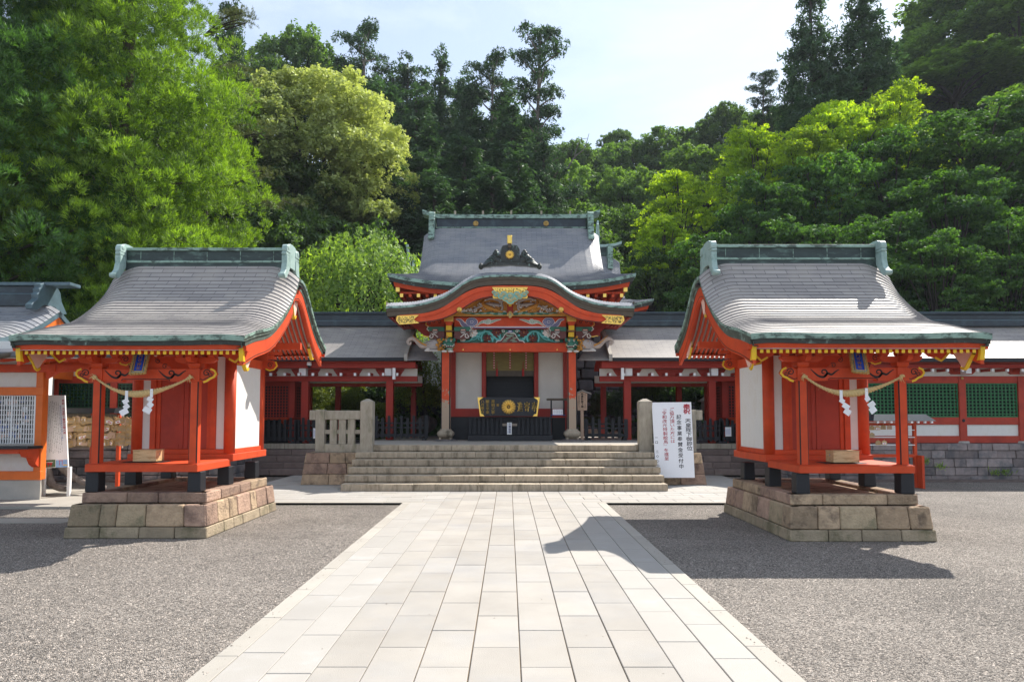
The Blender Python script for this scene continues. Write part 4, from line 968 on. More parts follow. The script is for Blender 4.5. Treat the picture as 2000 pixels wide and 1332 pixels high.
# gable panel with birds and blossom
def zc(px): # lower edge of the red curved board above the panel
    P = [(130, 850), (270, 855), (400, 838), (480, 812), (560, 768), (620, 725), (680, 690), (760, 672), (912, 664)]
    q = px if px <= 912 else 1824 - px; q = max(q, 130)
    for (a, b), (c, d) in zip(P, P[1:]):
        if q <= c: return b + (d - b) * (q - a) / (c - a)
    return P[-1][1]
o = [hz(px, min(zc(px), 808), 19.4) for px in range(500, 1330, 20)]
mb = MB(); zb_ = hz(912, 809, 19.4)[1]; mb.xz([(o[0][0], zb_)] + o + [(o[-1][0], zb_)], 19.42, 19.46, 0); gp = mb.build('gable_panel', 'carve_orange', hall)
rnd = random.Random(9)
for sx in (-1, 1):
    mb = MB()
    def W(a, b): return (HX + sx * a, 19.39, b)
    # branch
    for s_ in ([(.10, 5.05), (.25, 4.90), (.22, 4.72), (.34, 4.60)], [(.25, 4.93), (.55, 5.0), (.78, 4.92)], [(.30, 4.80), (.62, 4.84), (.88, 4.76), (1.15, 4.62)], [(.2, 5.02), (.5, 5.08)]):
        c = crom([W(a, b) for a, b in s_], 5); n = len(c); mb.tube(c, [.055 * (1 - .7 * i / n) for i in range(n)], 6, 0)
    mb.build('carved_branch', 'carve_grey', gp)
    mb = MB(); c = crom([W(a, b) for a, b in ((.20, 4.60), (.42, 4.68), (.62, 4.74), (.74, 4.80), (.78, 4.90), (.72, 4.95))], 5); n = len(c)
    mb.tube(c, [.018 + .055 * math.sin(math.pi * min(1, i / n * 1.1)) for i in range(n)], 8, 0); mb.ell(W(.71, 4.955), (.035, .03, .026), 2, 8, 5)
    for k in range(5): mb.ell((HX + sx * (.50 + .03 * k), 19.35, 4.72 + .012 * k), (.10, .015, .022), 1, 8, 4, Matrix.Rotation(R(-sx * (18 + 6 * k)), 3, 'Y'))
    for k in range(4): c = crom([W(.24, 4.62), W(.08 + .02 * k, 4.58 + .02 * k), W(.06 + .04 * k, 4.56 + .01 * k)], 4); mb.tube(c, [.016 * (1 - i / len(c)) for i in range(len(c))], 4, 2)
    mb.build('carved_bird', ['carve_orange', 'carve_brown', 'carve_white'], gp)
    mb = MB()
    for i in range(34):
        x = rnd.uniform(.2, 1.4); zt = 4.58 + max(0, (.50 - .36 * max(0, x - .2) ** 1.1)); z = rnd.uniform(4.62, max(zt, 4.63))
        if x > 1.0: z = min(z, 4.80 - .28 * (x - 1.0))
        for k in range(rnd.choice((2, 3, 4))): mb.ell(W(x + rnd.uniform(-.04, .04), z + rnd.uniform(-.03, .03)) , rnd.uniform(.016, .027), 0, 6, 4)
    for i in range(26):
        x = rnd.uniform(.2, 1.2); z = rnd.uniform(4.62, 5.0 - .25 * x); mb.ell(W(x, z), (rnd.uniform(.02, .05), .02, .014), 1, 6, 4, Matrix.Rotation(rnd.uniform(0, 3), 3, 'Y'))
    mb.build('carved_blossom', ['carve_white', 'carve_maroon'], gp)
    mb = MB()
    for i in range(11):
        x = .18 + .11 * i; mb.ell(W(x, 4.555 + rnd.uniform(0, .03)), (.12, .03, .035 * (1.2 - .07 * i)), i % 2, 8, 4, Matrix.Rotation(R(rnd.uniform(-12, 12)), 3, 'Y'))
    mb.build('carved_hills', ['carve_green', 'carve_pale_green'], gp)
mb = MB(); mb.box(HX - .085, HX + .085, 19.32, 19.41, 4.52, 5.06, 0); mb.box(HX - .04, HX + .04, 19.30, 19.319, 4.76, 4.84, 1); mb.build('king_post', ['vermilion_deep', 'yellow_paint'], hall)
mb = MB()
for i in range(4): a = math.pi / 2 * i; mb.xz([(HX + .05 * math.cos(a) + .045 * math.cos(t * .5236), 4.52 + .055 * math.sin(a) + .045 * math.sin(t * .5236)) for t in range(12)], 19.27 - .002 * i, 19.30, 0)
mb.ell((HX, 19.27, 4.52), (.03, .02, .03), 1, 8, 5); mb.build('flower_boss', ['gold_dark', 'carve_pale_green'], hall)
# green and white cloud pendant under the gold centre fitting
mb = MB()
for (x, z, r_) in ((-.38, 4.97, .09), (-.25, 4.91, .10), (-.12, 4.85, .10), (0, 4.80, .13), (.12, 4.85, .10), (.25, 4.91, .10), (.38, 4.97, .09), (-.18, 4.98, .10), (0, 4.93, .12), (.18, 4.98, .10), (-.45, 5.03, .06), (.45, 5.03, .06)):
    for q, m in ((1, 1), (.84, 0), (.56, 1), (.42, 2), (.2, 1)):
        ys = 18.56 - .06 * (1 - q) - r_ * .05 - abs(x) * -.02; mb.xz([(HX + x + r_ * q * math.cos(a * .4488), z + r_ * q * .85 * math.sin(a * .4488)) for a in range(14)], ys - .004, 18.62, m)
mb.build('cloud_pendant', ['carve_aqua', 'gold_dark', 'carve_pale_green'], hall)

# curved porch roof
TOP = [(40, 745), (65, 741), (130, 739), (200, 735), (275, 724), (350, 705), (420, 680), (480, 650), (530, 615), (580, 577), (630, 550), (680, 534), (740, 524), (820, 519), (912, 517)]
xs_, zs_ = [], []
cl = [hz(a, b) for a, b in TOP]; full = cl + [(2 * HX - a, b) for a, b in cl[::-1][1:]]
full = [(p.x, p.y) for p in crom([(a, b, 0) for a, b in full], 4)]
# drop the outermost sliver so that the tips sit where the fascia ends
def sect(y, lift, spread=0): return [Vector((HX + (a - HX) * (1 + spread), y, b + lift)) for a, b in full]
kr = MB(); ny = 26; P = []; U = []
arc = [0]
for a, b in zip(full, full[1:]): arc.append(arc[-1] + math.hypot(b[0] - a[0], b[1] - a[1]))
ncol = 96
fr2, LL = resample([(a, 0, b) for a, b in full], ncol)
for c in range(ncol):  # courses run from the front back, each a small step towards the eaves
    pass
rows = []
ysv = [18.60, 18.62, 18.68, 18.78, 18.92, 19.1, 19.4, 19.8, 20.3, 20.9, 21.5, 22.1]
def lift(y): t = min(1, (y - 18.6) / .5); return .17 * math.sin(t * math.pi / 2)
for y in ysv:
    row = []; ur = []
    for c in range(ncol):
        for q, e in ((0, 0), (1, 1)):
            i = c + (e * .98)
            p0, p1 = fr2[c], fr2[c + 1]; p = p0.lerp(p1, .98 * e)
            left = c < ncol / 2
            st_ = .020 * (1 - e if left else e) if abs(p.x - HX) > .55 else 0
            row.append(Vector((HX + (p.x - HX) * (1 - .004 * 0), y, p.z + lift(y) + st_))); ur.append((y, c + .01 + .98 * e))
    rows.append(row); U.append(ur)
kr.grid(rows, 0, False, U, flip=False)
kroof = kr.build('porch_roof', 'shingle_blue', hall)
ke = MB()
def kband(d1, y1, d2, y2, m, sc1=1, sc2=1):
    ke.grid([[Vector((HX + (a - HX) * sc1, y1, b - d1)) for a, b in full], [Vector((HX + (a - HX) * sc2, y2, b - d2)) for a, b in full]], m, True)
kband(-.012, 18.595, .05, 18.575, 0); kband(.05, 18.575, .052, 18.60, 0); kband(.052, 18.60, .12, 18.60, 1); kband(.12, 18.60, .122, 18.63, 1); kband(.122, 18.63, .26, 18.64, 2, 1, .99); kband(.26, 18.64, .262, 18.68, 2, .99, .99)
kband(.262, 18.68, .264, 21.6, 2, .99, .99)
for sx in (0, -1):
    a, b = full[sx]; s_ = -1 if sx == 0 else 1; ke.add([(a, 18.6, b + .17), (a, 21.6, b + .17), (a, 21.6, b - .2), (a, 18.6, b - .2)], [(0, 1, 2, 3)], 1)
ke.build('porch_eave_edge', ['verdigris', 'brown_board', 'brown_board'], hall)
# red curved board
def lower(px): return zc(px)
UP = lambda px: None
pts = []
N = 60
upper = []; low = []
Lz = [(130, 800), (300, 790), (400, 764), (450, 740), (520, 690), (580, 650), (650, 614), (720, 598), (800, 592), (912, 590)]
def up_(px):
    q = px if px <= 912 else 1824 - px
    for (a, b), (c, d) in zip(Lz, Lz[1:]):
        if q <= c: return b + (d - b) * (q - a) / (c - a)
    return Lz[-1][1]
for k in range(N + 1):
    px = 132 + (1692 - 132) * k / N; upper.append(hz(px, up_(px))); low.append(hz(px, zc(px)))
def smooth1(L, it=2):
    for _ in range(it): L = [L[0]] + [(L[i][0], (L[i - 1][1] + 2 * L[i][1] + L[i + 1][1]) / 4) for i in range(1, len(L) - 1)] + [L[-1]]
    return L
upper = smooth1(upper); low = smooth1(low)
def board(mb, A, B, y0, y1, m=0):
    n = len(A)
    for i in range(n - 1): mb.hexa([(B[i][0], y0, B[i][1]), (B[i + 1][0], y0, B[i + 1][1]), (B[i + 1][0], y1, B[i + 1][1]), (B[i][0], y1, B[i][1])], [(A[i][0], y0, A[i][1]), (A[i + 1][0], y0, A[i + 1][1]), (A[i + 1][0], y1, A[i + 1][1]), (A[i][0], y1, A[i][1])], m)
mb = MB(); board(mb, upper, low, 18.66, 18.72)
mid = [(a[0], a[1] * .62 + b[1] * .38) for a, b in zip(upper, low)]; board(mb, upper, mid, 18.635, 18.6595)
lo2 = [(b[0], b[1] + .02) for b in low]; board(mb, lo2, low, 18.648, 18.6595, 1)
kb = mb.build('curved_bargeboard', ['vermilion', 'black_paint'], hall)
# soffit ribs under the curved roof, running back
mb = MB(); sb = [(HX + (a - HX) * .985, b - .275) for a, b in full]
rs3, _ = resample([(a, 0, b) for a, b in sb], 70)
for p in rs3[1:-1]: mb.box(p.x - .022, p.x + .022, 18.75, 20.7, p.z - .045, p.z - .001)
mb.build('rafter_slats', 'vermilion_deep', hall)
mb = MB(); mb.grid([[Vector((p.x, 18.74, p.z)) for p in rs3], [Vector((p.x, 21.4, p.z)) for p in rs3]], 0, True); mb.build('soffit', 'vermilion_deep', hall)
# gold fittings
def fret(mb, o, y, m0=0, m1=1, n=60, seed=1):
    mb.xz(o, y - .012, y, m0); xs = [p[0] for p in o]; zs = [p[1] for p in o]; rr = random.Random(seed)
    e = o + [o[0]]; mb.ribbon(e, .016, y - .012, .012, m0)
    def inside(x, z):
        c = False; j = len(o) - 1
        for i in range(len(o)):
            if (o[i][1] > z) != (o[j][1] > z) and x < (o[j][0] - o[i][0]) * (z - o[i][1]) / (o[j][1] - o[i][1]) + o[i][0]: c = not c
            j = i
        return c
    k = 0; t = 0
    while k < n and t < 2000:
        t += 1; x = rr.uniform(min(xs) + .02, max(xs) - .02); z = rr.uniform(min(zs) + .02, max(zs) - .02); s_ = rr.uniform(.012, .024)
        if all(inside(x + a, z + b) for a, b in ((-.028, 0), (.028, 0), (0, .028), (0, -.028))):
            mb.ribbon(spiral(x, z, s_, .004, rr.uniform(0, 6), .8, 6), .008, y - .012, .0035, m1); k += 1
for sx in (-1, 1):
    mb = MB(); pz = [(118, 808), (268, 802), (232, 832), (272, 856), (135, 866), (112, 838)]
    o = [hz(a if sx < 0 else 1824 - a, b) for a, b in pz]; fret(mb, o, 18.634, 0, 1, 90, 3 + sx); mb.build('gold_fitting', ['gold', 'brown_board'], kb)
mb = MB(); pz = [(786, 606), (1036, 606), (1012, 640), (1034, 668), (1030, 682), (794, 682), (790, 668), (812, 640)]
fret(mb, [hz(a, b) for a, b in pz], 18.630, 0, 1, 150, 8)
cx, cz = hz(912, 650)
for k in range(16): a = k * math.pi / 8; mb.ell((cx + .05 * math.cos(a), 18.612, cz + .05 * math.sin(a)), (.036, .012, .011), 0, 6, 4, Matrix.Rotation(-a, 3, 'Y'))
mb.build('gold_fitting', ['gold', 'brown_board'], kb)
for sx in (-1, 1):
    mb = MB(); x, z = hz(912 + sx * 358, 762); mb.tube([(x, 18.66, z), (x, 18.62, z)], .072, 20, 0); mb.tube([(x, 18.62, z), (x, 18.60, z)], [.052, .04], 16, 0); mb.ell((x, 18.60, z), .022, 1, 8, 5); mb.build('medallion', ['gold', 'gold_dark'], kb)
# yellow and white brackets on both sides of the beam
for sx in (-1, 1):
    x = HX + sx * 1.75
    mb = MB(); mb.box(x - .13, x + .13, 19.30, 19.55, 4.33, 4.52, 0); mb.hexa([(x - .07, 19.33, 4.22), (x + .07, 19.33, 4.22), (x + .07, 19.5, 4.22), (x - .07, 19.5, 4.22)], [(x - .12, 19.32, 4.328), (x + .12, 19.32, 4.328), (x + .12, 19.54, 4.328), (x - .12, 19.54, 4.328)], 1)
    mb.box(x - .08, x + .08, 19.34, 19.5, 4.08, 4.219, 2); mb.box(x - .08, x + .08, 19.44, 19.6, 3.90, 4.04, 2); mb.hexa([(x - .09, 19.36, 4.042), (x + .09, 19.36, 4.042), (x + .09, 19.5, 4.042), (x - .09, 19.5, 4.042)], [(x - .13, 19.32, 4.078), (x + .13, 19.32, 4.078), (x + .13, 19.54, 4.078), (x - .13, 19.54, 4.078)], 3)
    mb.build('yellow_bracket', ['gold', 'vermilion', 'yellow_paint', 'carve_brown'], hall, bevel=.006)
    for q in (-1, 1):
        xa = x + q * .40; mb = MB()
        mb.box(x + q * .14, x + q * .62, 19.50, 19.62, 4.08, 4.20, 1) ; mb.box(x + q * .14, x + q * .58, 19.52, 19.64, 3.86, 4.075, 0)
        mb.box(xa - .085, xa + .085, 19.44, 19.50, 4.08, 4.13, 0); mb.box(xa - .06, xa + .06, 19.43, 19.44, 4.09, 4.115, 4)
        for s2, (za, w_) in enumerate(((4.07, .15), (4.045, .12), (4.02, .09))): mb.box(xa - w_ / 2, xa + w_ / 2, 19.45, 19.51, za - .022, za - .001, 5)
        mb.ribbon(spiral(xa + q * .12, 3.93, .075, .02, 1.4, 1.1, 16, q), .02, 19.50, .02, 2); mb.ribbon([(xa + q * .12, 4.01), (xa + q * .02, 3.98), (xa - q * .08, 3.90)], .02, 19.50, .02, 2)
        mb.ribbon([(x + q * .60, 4.21), (x + q * .64, 4.13), (x + q * .58, 4.08)], .022, 19.50, .02, 2)
        mb.build('painted_bracket', ['carve_maroon', 'carve_green', 'carve_white', 'carve_blue', 'pink_plaster', 'carve_grey'], hall)
    # outer wing board with gold wavy edge and black scrolls
    xw = HX + sx * 2.2
    o = [(1.90, 4.46), (2.30, 4.45), (2.42, 4.38), (2.44, 4.28), (2.36, 4.22), (2.30, 4.12), (2.18, 4.05), (2.05, 3.88), (1.90, 3.86)]
    mb = MB(); mb.xz([(HX + sx * a, b) for a, b in o], 19.66, 19.70, 0); mb.ribbon([(HX + sx * a, b) for a, b in o[1:8]], .03, 19.66, .02, 1)
    for (a, b, r_) in ((2.05, 4.36, .06), (2.22, 4.37, .055), (2.34, 4.33, .045)): mb.ribbon(spiral(HX + sx * a, b, r_, .012, .5, 1.2, 14, sx), .016, 19.66, .008, 2)
    mb.build('wing_board', ['vermilion', 'gold', 'black_paint'], hall)
    # side soffit of the porch seen from below with a wavy gold trim
    mb = MB(); xa, xb = HX + sx * 2.0, HX + sx * 2.95
    for i in range(13):
        t = i / 12; z = 3.98 + .5 * t; xe = HX + sx * (2.50 + .62 * t); mb.box(HX + sx * 1.95, xe, 19.75 + .02 * i, 19.80 + .02 * i, z, z + .035, 0)
    mb.xz([(HX + sx * a, b) for a, b in ((1.9, 3.97), (2.5, 3.97), (3.12, 4.52), (1.9, 4.52))], 20.05, 20.10, 0)
    wv = [(HX + sx * (2.0 + .04 * i), 3.955 + .012 * math.sin(i * 1.1)) for i in range(15)]; mb.ribbon(wv, .022, 19.76, .015, 1)
    mb.build('side_soffit', ['vermilion_deep', 'gold'], hall)
    # lion head
    ln = MB(); x, y, z = HX + sx * 1.78, 19.55, 3.66
    fc = -sx  # it looks inward and forward
    ln.ell((x, y, z + .05), (.19, .18, .20), 1, 14, 9)
    ln.ell((x + fc * .03, y - .12, z + .12), (.13, .12, .10), 1, 12, 7)          # brow
    ln.ell((x + fc * .06, y - .22, z + .02), (.11, .11, .07), 1, 12, 7)          # muzzle
    ln.ell((x + fc * .07, y - .31, z + .05), (.045, .03, .03), 1, 8, 5)           # nose
    ln.ell((x + fc * .06, y - .20, z - .12), (.10, .11, .04), 3, 10, 6)          # lower jaw
    ln.ell((x + fc * .06, y - .20, z - .06), (.085, .09, .035), 4, 8, 5)          # mouth
    for k in range(6): ln.ell((x + fc * .06 + .085 * math.cos(k * math.pi / 5), y - .22 - .085 * math.sin(k * math.pi / 5), z - .035), (.014, .014, .022), 2, 5, 4)
    for q in (-1, 1):
        ln.ell((x + fc * .03 + q * .065, y - .215, z + .115), .026, 2, 8, 5); ln.ell((x + fc * .03 + q * .067, y - .238, z + .115), .011, 4, 6, 4)
        ln.ell((x + fc * .03 + q * .07, y - .20, z + .158), (.05, .03, .02), 0, 8, 5)
        ln.ell((x + q * .17, y - .08, z + .16), (.05, .04, .06), 1, 8, 5)
        ln.tube([(x + fc * .06 + q * .10, y - .24, z - .01), (x + fc * .06 + q * .13, y - .20, z + .02), (x + q * .14, y - .12, z - .02)], [.012, .016, .01], 6, 2)
    rr = random.Random(2)
    for k in range(54):
        a = rr.uniform(0, 6.28); r_ = rr.uniform(.15, .24); ln.ell((x - fc * .07 + r_ * math.cos(a), y - rr.uniform(-.02, .20), z + .02 + r_ * .95 * math.sin(a)), rr.uniform(.026, .042), 0, 8, 5)
    for q in (-1, 1): ln.ell((x + q * .09, y - .24, z - .185), (.085, .10, .035), 2, 10, 5)
    ln.build('lion_head', ['carve_orange', 'carve_green', 'carve_white', 'carve_pale_green', 'carve_maroon'], hall)
    # elephant head pointing outwards
    el = MB(); ex, ez = HX + sx * 2.20, 3.68
    el.ell((ex, y, ez), (.24, .16, .17), 0, 14, 9); el.ell((ex - sx * .06, y - .13, ez + .02), (.09, .03, .12), 0, 10, 6, Matrix.Rotation(R(sx * 20), 3, 'Y'))
    tk = crom([(ex + sx * .15, y - .02, ez + .0), (ex + sx * .32, y - .03, ez - .03), (ex + sx * .42, y - .03, ez + .05), (ex + sx * .52, y - .03, ez + .15), (ex + sx * .64, y - .03, ez + .18), (ex + sx * .73, y - .03, ez + .12), (ex + sx * .72, y - .03, ez + .04), (ex + sx * .66, y - .03, ez + .03), (ex + sx * .655, y - .03, ez + .09)], 6)
    n = len(tk); el.tube(tk, [.07 * (1 - i / n) ** .9 + .020 for i in range(n)], 10, 3)
    for q in (-1, 1):
        tt = crom([(ex + sx * .20, y - .03 + q * .08, ez - .02), (ex + sx * .40, y - .08 + q * .1, ez + .08), (ex + sx * .58, y - .08 + q * .1, ez + .26)], 5); n = len(tt)
        el.tube(tt, [.024 * (1 - i / n) + .005 for i in range(n)], 6, 1)
    el.ell((ex + sx * .12, y - .15, ez + .03), .016, 4, 6, 4); el.ell((ex + sx * .12, y - .135, ez + .035), (.035, .02, .022), 2, 8, 5)
    el.ell((ex + sx * .14, y - .02, ez - .12), (.14, .08, .04), 2, 10, 6, Matrix.Rotation(R(sx * 20), 3, 'Y'))
    for k in range(14): el.ell((ex - sx * .20 + rr.uniform(-.08, .25), y - .12 + rr.uniform(-.03, .03), ez - .12 + rr.uniform(-.05, .28)), rr.uniform(.022, .036), 1, 7, 5)
    for k in range(6): el.ell((ex - sx * .10 + .06 * k * sx, y - .12, ez - .175), (.05, .05, .025), 2, 7, 5)
    el.box(ex - sx * .30, ex - sx * .05, y - .02, y + .30, ez - .13, ez + .10, 1)
    el.build('elephant_head', ['carve_grey', 'carve_orange', 'carve_white', 'carve_trunk', 'ink'], hall)
# roof crest on the porch ridge
cr = MB(); cy = 18.95
def cz_(px, py): return hz(px, py, 18.95)
o = [(842, 430), (842, 340), (860, 312), (895, 306), (930, 306), (962, 312), (978, 340), (978, 430)]
cr.xz([cz_(a, b) for a, b in o], cy - .06, cy + .08); 
o = [(858, 425), (858, 350), (872, 330), (950, 330), (962, 350), (962, 425)]; cr.xz([cz_(a, b) for a, b in o], cy - .075, cy - .061)
for sx in (-1, 1):
    for (a, b, r_) in ((100, 370, .10), (112, 400, .13), (92, 415, .13), (132, 405, .09), (135, 428, .10), (75, 432, .09), (84, 385, .07), (100, 352, .06)):
        x, z = cz_(912 + sx * a, b); cr.ell((x, cy, z), (r_, .09, r_), 0, 10, 6)
    for (a, b) in ((105, 380), (128, 415)): x, z = cz_(912 + sx * a, b); cr.ribbon(spiral(x, z, .08, .02, .4, 1.3, 16, sx), .018, cy - .10, .012, 1)
    x, z = cz_(912 + sx * 205, 460); cr.tube([(x - sx * .02, cy - .09, z), (x + sx * .03, cy - .09, z)], .09, 12); cr.ell((x, cy - .02, z), (.075, .1, .085), 0, 10, 6)
    for k in range(3):
        c = crom([(cz_(912 + sx * (130 - 8 * k), 430 + 4 * k)[0], cy - .02 - .03 * k, cz_(0, 420 + 8 * k)[1]), (cz_(912 + sx * (152 - 4 * k), 0)[0], cy - .02 - .03 * k, cz_(0, 408 + 12 * k)[1]), (cz_(912 + sx * 172, 0)[0], cy - .03 - .03 * k, cz_(0, 432 + 8 * k)[1]), (cz_(912 + sx * 198, 0)[0], cy - .04 - .03 * k, cz_(0, 458)[1])], 6); cr.tube(c, .035, 7, 1 if k == 1 else 0)
o = [(705, 468), (740, 448), (800, 436), (912, 430), (1024, 436), (1084, 448), (1119, 468), (1024, 456), (912, 450), (800, 456)]
cr.xz([cz_(a, b) for a, b in o], cy - .08, cy + .1)
crest = cr.build('roof_crest', ['copper_dark', 'verdigris_dark'], hall, bevel=.008)
cr = MB(); x, z = cz_(909, 378); cr.tube([(x, cy - .061, z), (x, cy - .085, z)], .145, 24, 1)
for ring, (rr_, l) in enumerate(((.098, .055), )):
    for k in range(16): a = k * math.pi / 8; cr.ell((x + rr_ * .75 * math.cos(a), cy - .09, z + rr_ * .75 * math.sin(a)), (l, .018, .0165), 0, 8, 4, Matrix.Rotation(-a, 3, 'Y'))
cr.ell((x, cy - .10, z), .024, 0, 10, 5); cr.build('gold_flower', ['gold', 'brown_board'], crest)
cr = MB(); a0, a1 = cz_(891, 300), cz_(925, 242); cr.box(a0[0], a1[0], cy - .12, cy - .02, a0[1], a1[1], 0); a2 = cz_(925, 330); cr.box(a0[0] + .02, a1[0] - .02, cy - .11, cy - .03, a2[1], a0[1] - .001, 1); cr.build('gold_cap', ['gold', 'brown_board'], crest, bevel=.01)
# main roof
def PW(px, py, Y): # from the same drawing, at depth Y
    return at(740 + px / 3.571, 390 + py / 3.571, Y)
XM = .10
PM = [(20.9, 5.72), (21.6, 5.98), (22.3, 6.33), (22.9, 6.80), (23.5, 7.40), (24.0, 8.02), (24.25, 8.38)]
mf = crom([(0, a, b) for a, b in PM], 10); ncr = 60
def big_roof(root, prof, yr, xm, hwtop, flare, eave_up, ncr, mt, hipf=.32, flip_droop=.28):
    mf = crom([(0, a, b) for a, b in prof], 10); rs, L = resample(mf, ncr)
    mb = MB(); E = {}
    for side in (1, -1):
        rows = []; U = []
        for i in range(ncr + 1):
            t = i / ncr; hwv = hwtop + flare * max(0, 1 - t / hipf) ** 1.5
            ts = [-1, -.97, -.93, -.88, -.82, -.7, -.5, -.25, 0, .25, .5, .7, .82, .88, .93, .97, 1]
            def pt(q, lf):
                p = rs[i]; y = p.y if side > 0 else 2 * yr - p.y
                up = eave_up * abs(q) ** 3.2 * max(0, 1 - t / .5) ** 1.3
                d = max(0, (abs(q) - .80) / .20); dr = flip_droop * d * d * min(1, max(0, (t - hipf * .8) / .3))
                return Vector((xm + q * hwv, y, p.z + up - dr + lf))
            if i > 0: rows.append([pt(q, 0) for q in ts]); U.append([(q * hwv, i - .01) for q in ts])
            if i < ncr: rows.append([pt(q, .014) for q in ts]); U.append([(q * hwv, i + .01) for q in ts])
            E[(side, i)] = (pt(-1, 0), pt(1, 0))
            if i == 0: E[('eave', side)] = [pt(q, 0) for q in ts]
        mb.grid(rows, 0, False, U, flip=side < 0)
    nh = int(ncr * hipf)
    for s_ in (0, 1):
        rows = []; U = []
        for i in range(nh + 1):
            a, b = E[(1, i)][s_], E[(-1, i)][s_]; r_ = []
            for k in range(13):
                t = k / 12; p = a.lerp(b, t); p.z -= (.24 * 4 * t * (1 - t)) * (1 - i / nh) ** 1.5; r_.append(p)
            rows.append(r_); U.append([(p.y, i + .5) for p in r_])
        mb.grid(rows, 0, True, U, flip=s_ == 0)
        E[('side', s_)] = rows[0]
    # back slope to front gable fill
    ro = mb.build('roof', mt, root)
    g = MB()
    for s_ in (0, 1):
        for i in range(nh, ncr):
            A = [E[(1, i)][s_], E[(1, i + 1)][s_], E[(-1, i + 1)][s_], E[(-1, i)][s_]]; dx = .10 if s_ == 0 else -.10
            g.add([Vector((p.x + dx, p.y + (.12 if k in (0, 1) else -.12), p.z - .1)) for k, p in enumerate(A)], [(0, 1, 2, 3)], 0)
        for sd in (1, -1):
            L_ = [E[(sd, i)][s_] for i in range(nh, ncr + 1)]
            g.grid([[Vector((p.x, p.y, p.z)) for p in L_], [Vector((p.x, p.y + sd * .02, p.z - .14)) for p in L_]], 1, True)
            g.grid([[Vector((p.x + (.04 if s_ == 0 else -.04), p.y + sd * .02, p.z - .14)) for p in L_], [Vector((p.x + (.04 if s_ == 0 else -.04), p.y + sd * .02, p.z - .36)) for p in L_]], 2, True)
    g.build('gable_end', ['vermilion_deep', 'verdigris_dark', 'vermilion'], root)
    e = MB()
    loops = [E[('eave', 1)], E[('side', 1)], E[('eave', -1)][::-1], E[('side', 0)][::-1]]
    ring = [p for l in loops for p in l[:-1]]; ring.append(ring[0]); cxy = Vector((xm, yr, 0))
    def off(p, d, k):
        v = Vector((xm - p.x, yr - p.y, 0)); ax = Vector((math.copysign(min(abs(v.x), k), v.x), math.copysign(min(abs(v.y), k), v.y), 0)); return Vector((p.x + ax.x, p.y + ax.y, p.z - d))
    def bnd(d1, k1, d2, k2, m): e.grid([[off(p, d1, k1) for p in ring], [off(p, d2, k2) for p in ring]], m, False)
    bnd(-.015, 0, .09, .01, 0); bnd(.09, .01, .091, .05, 0); bnd(.091, .05, .22, .08, 1); bnd(.22, .08, .222, .16, 1); bnd(.222, .16, .36, .20, 2); bnd(.36, .2, .30, 1.0, 2)
    e.build('eave_edge', ['verdigris', 'copper_dark', 'vermilion'], root)
    return E, ring
E1, ring1 = big_roof(hall, PM, 24.5, XM, 3.13, .72, .32, 62, 'shingle_blue')
# eaves: soffit, rafters with gold ends
mb = MB(); mb.hexa([(XM - 3.5, 21.3, 5.48), (XM + 3.5, 21.3, 5.48), (XM + 3.5, 27.6, 5.48), (XM - 3.5, 27.6, 5.48)], [(XM - 3.5, 21.3, 5.54), (XM + 3.5, 21.3, 5.54), (XM + 3.5, 27.6, 5.54), (XM - 3.5, 27.6, 5.54)])
mb.box(XM - 2.7, XM + 2.7, 22.2, 26.6, 4.4, 5.479); mb.box(XM - 3.1, XM + 3.1, 21.75, 21.95, 5.15, 5.3); mb.box(XM - 2.9, XM + 2.9, 21.95, 22.2, 4.9, 5.1); mb.build('upper_wall', 'vermilion', hall)
mb = MB()
for i in range(27):
    x = XM - 3.45 + 6.9 * i / 26; mb.box(x - .045, x + .045, 21.25, 22.4, 5.37, 5.46, 0); mb.box(x - .05, x + .05, 21.22, 21.2499, 5.36, 5.47, 1) if i % 2 == 0 else None
mb.build('rafter_slats', ['vermilion', 'gold'], hall)
mb = MB()
for sx in (-1, 1):
    mb.box(XM + sx * 3.50, XM + sx * 3.62, 21.15, 21.3, 5.52, 5.66)
mb.build('corner_cap', 'gold', hall)
# ridge
mb = MB(); mb.box(XM - 2.72, XM + 2.72, 24.28, 24.72, 8.28, 8.42); mb.box(XM - 2.70, XM + 2.70, 24.33, 24.67, 8.421, 8.76); rdg = mb.build('ridge', 'ridge_dark', hall, bevel=.01)
mb = MB()
capl = [(-3.20, .16), (-3.0, .10), (-2.85, .03), (-2.6, 0), (0, -.01), (2.6, 0), (2.85, .03), (3.0, .10), (3.20, .16)]
for (a, za), (b, zb2) in zip(capl, capl[1:]):
    mb.hexa([(XM + a, 24.25, 8.762 + za), (XM + b, 24.25, 8.762 + zb2), (XM + b, 24.75, 8.762 + zb2), (XM + a, 24.75, 8.762 + za)], [(XM + a, 24.25, 8.90 + za * 1.1), (XM + b, 24.25, 8.90 + zb2 * 1.1), (XM + b, 24.75, 8.90 + zb2 * 1.1), (XM + a, 24.75, 8.90 + za * 1.1)])
mb.box(XM - 2.69, XM + 2.69, 24.26, 24.279, 8.40, 8.435); mb.build('ridge_cap', 'verdigris', rdg)
for x in (-1.28, 1.26):
    mb = MB(); mb.tube([(XM + x, 24.33, 8.58), (XM + x, 24.31, 8.58)], .10, 16)
    for k in range(12): a = k * math.pi / 6; mb.ell((XM + x + .06 * math.cos(a), 24.305, 8.58 + .06 * math.sin(a)), (.04, .012, .014), 0, 6, 4, Matrix.Rotation(-a, 3, 'Y'))
    mb.build('crest', 'gold_dark', rdg)
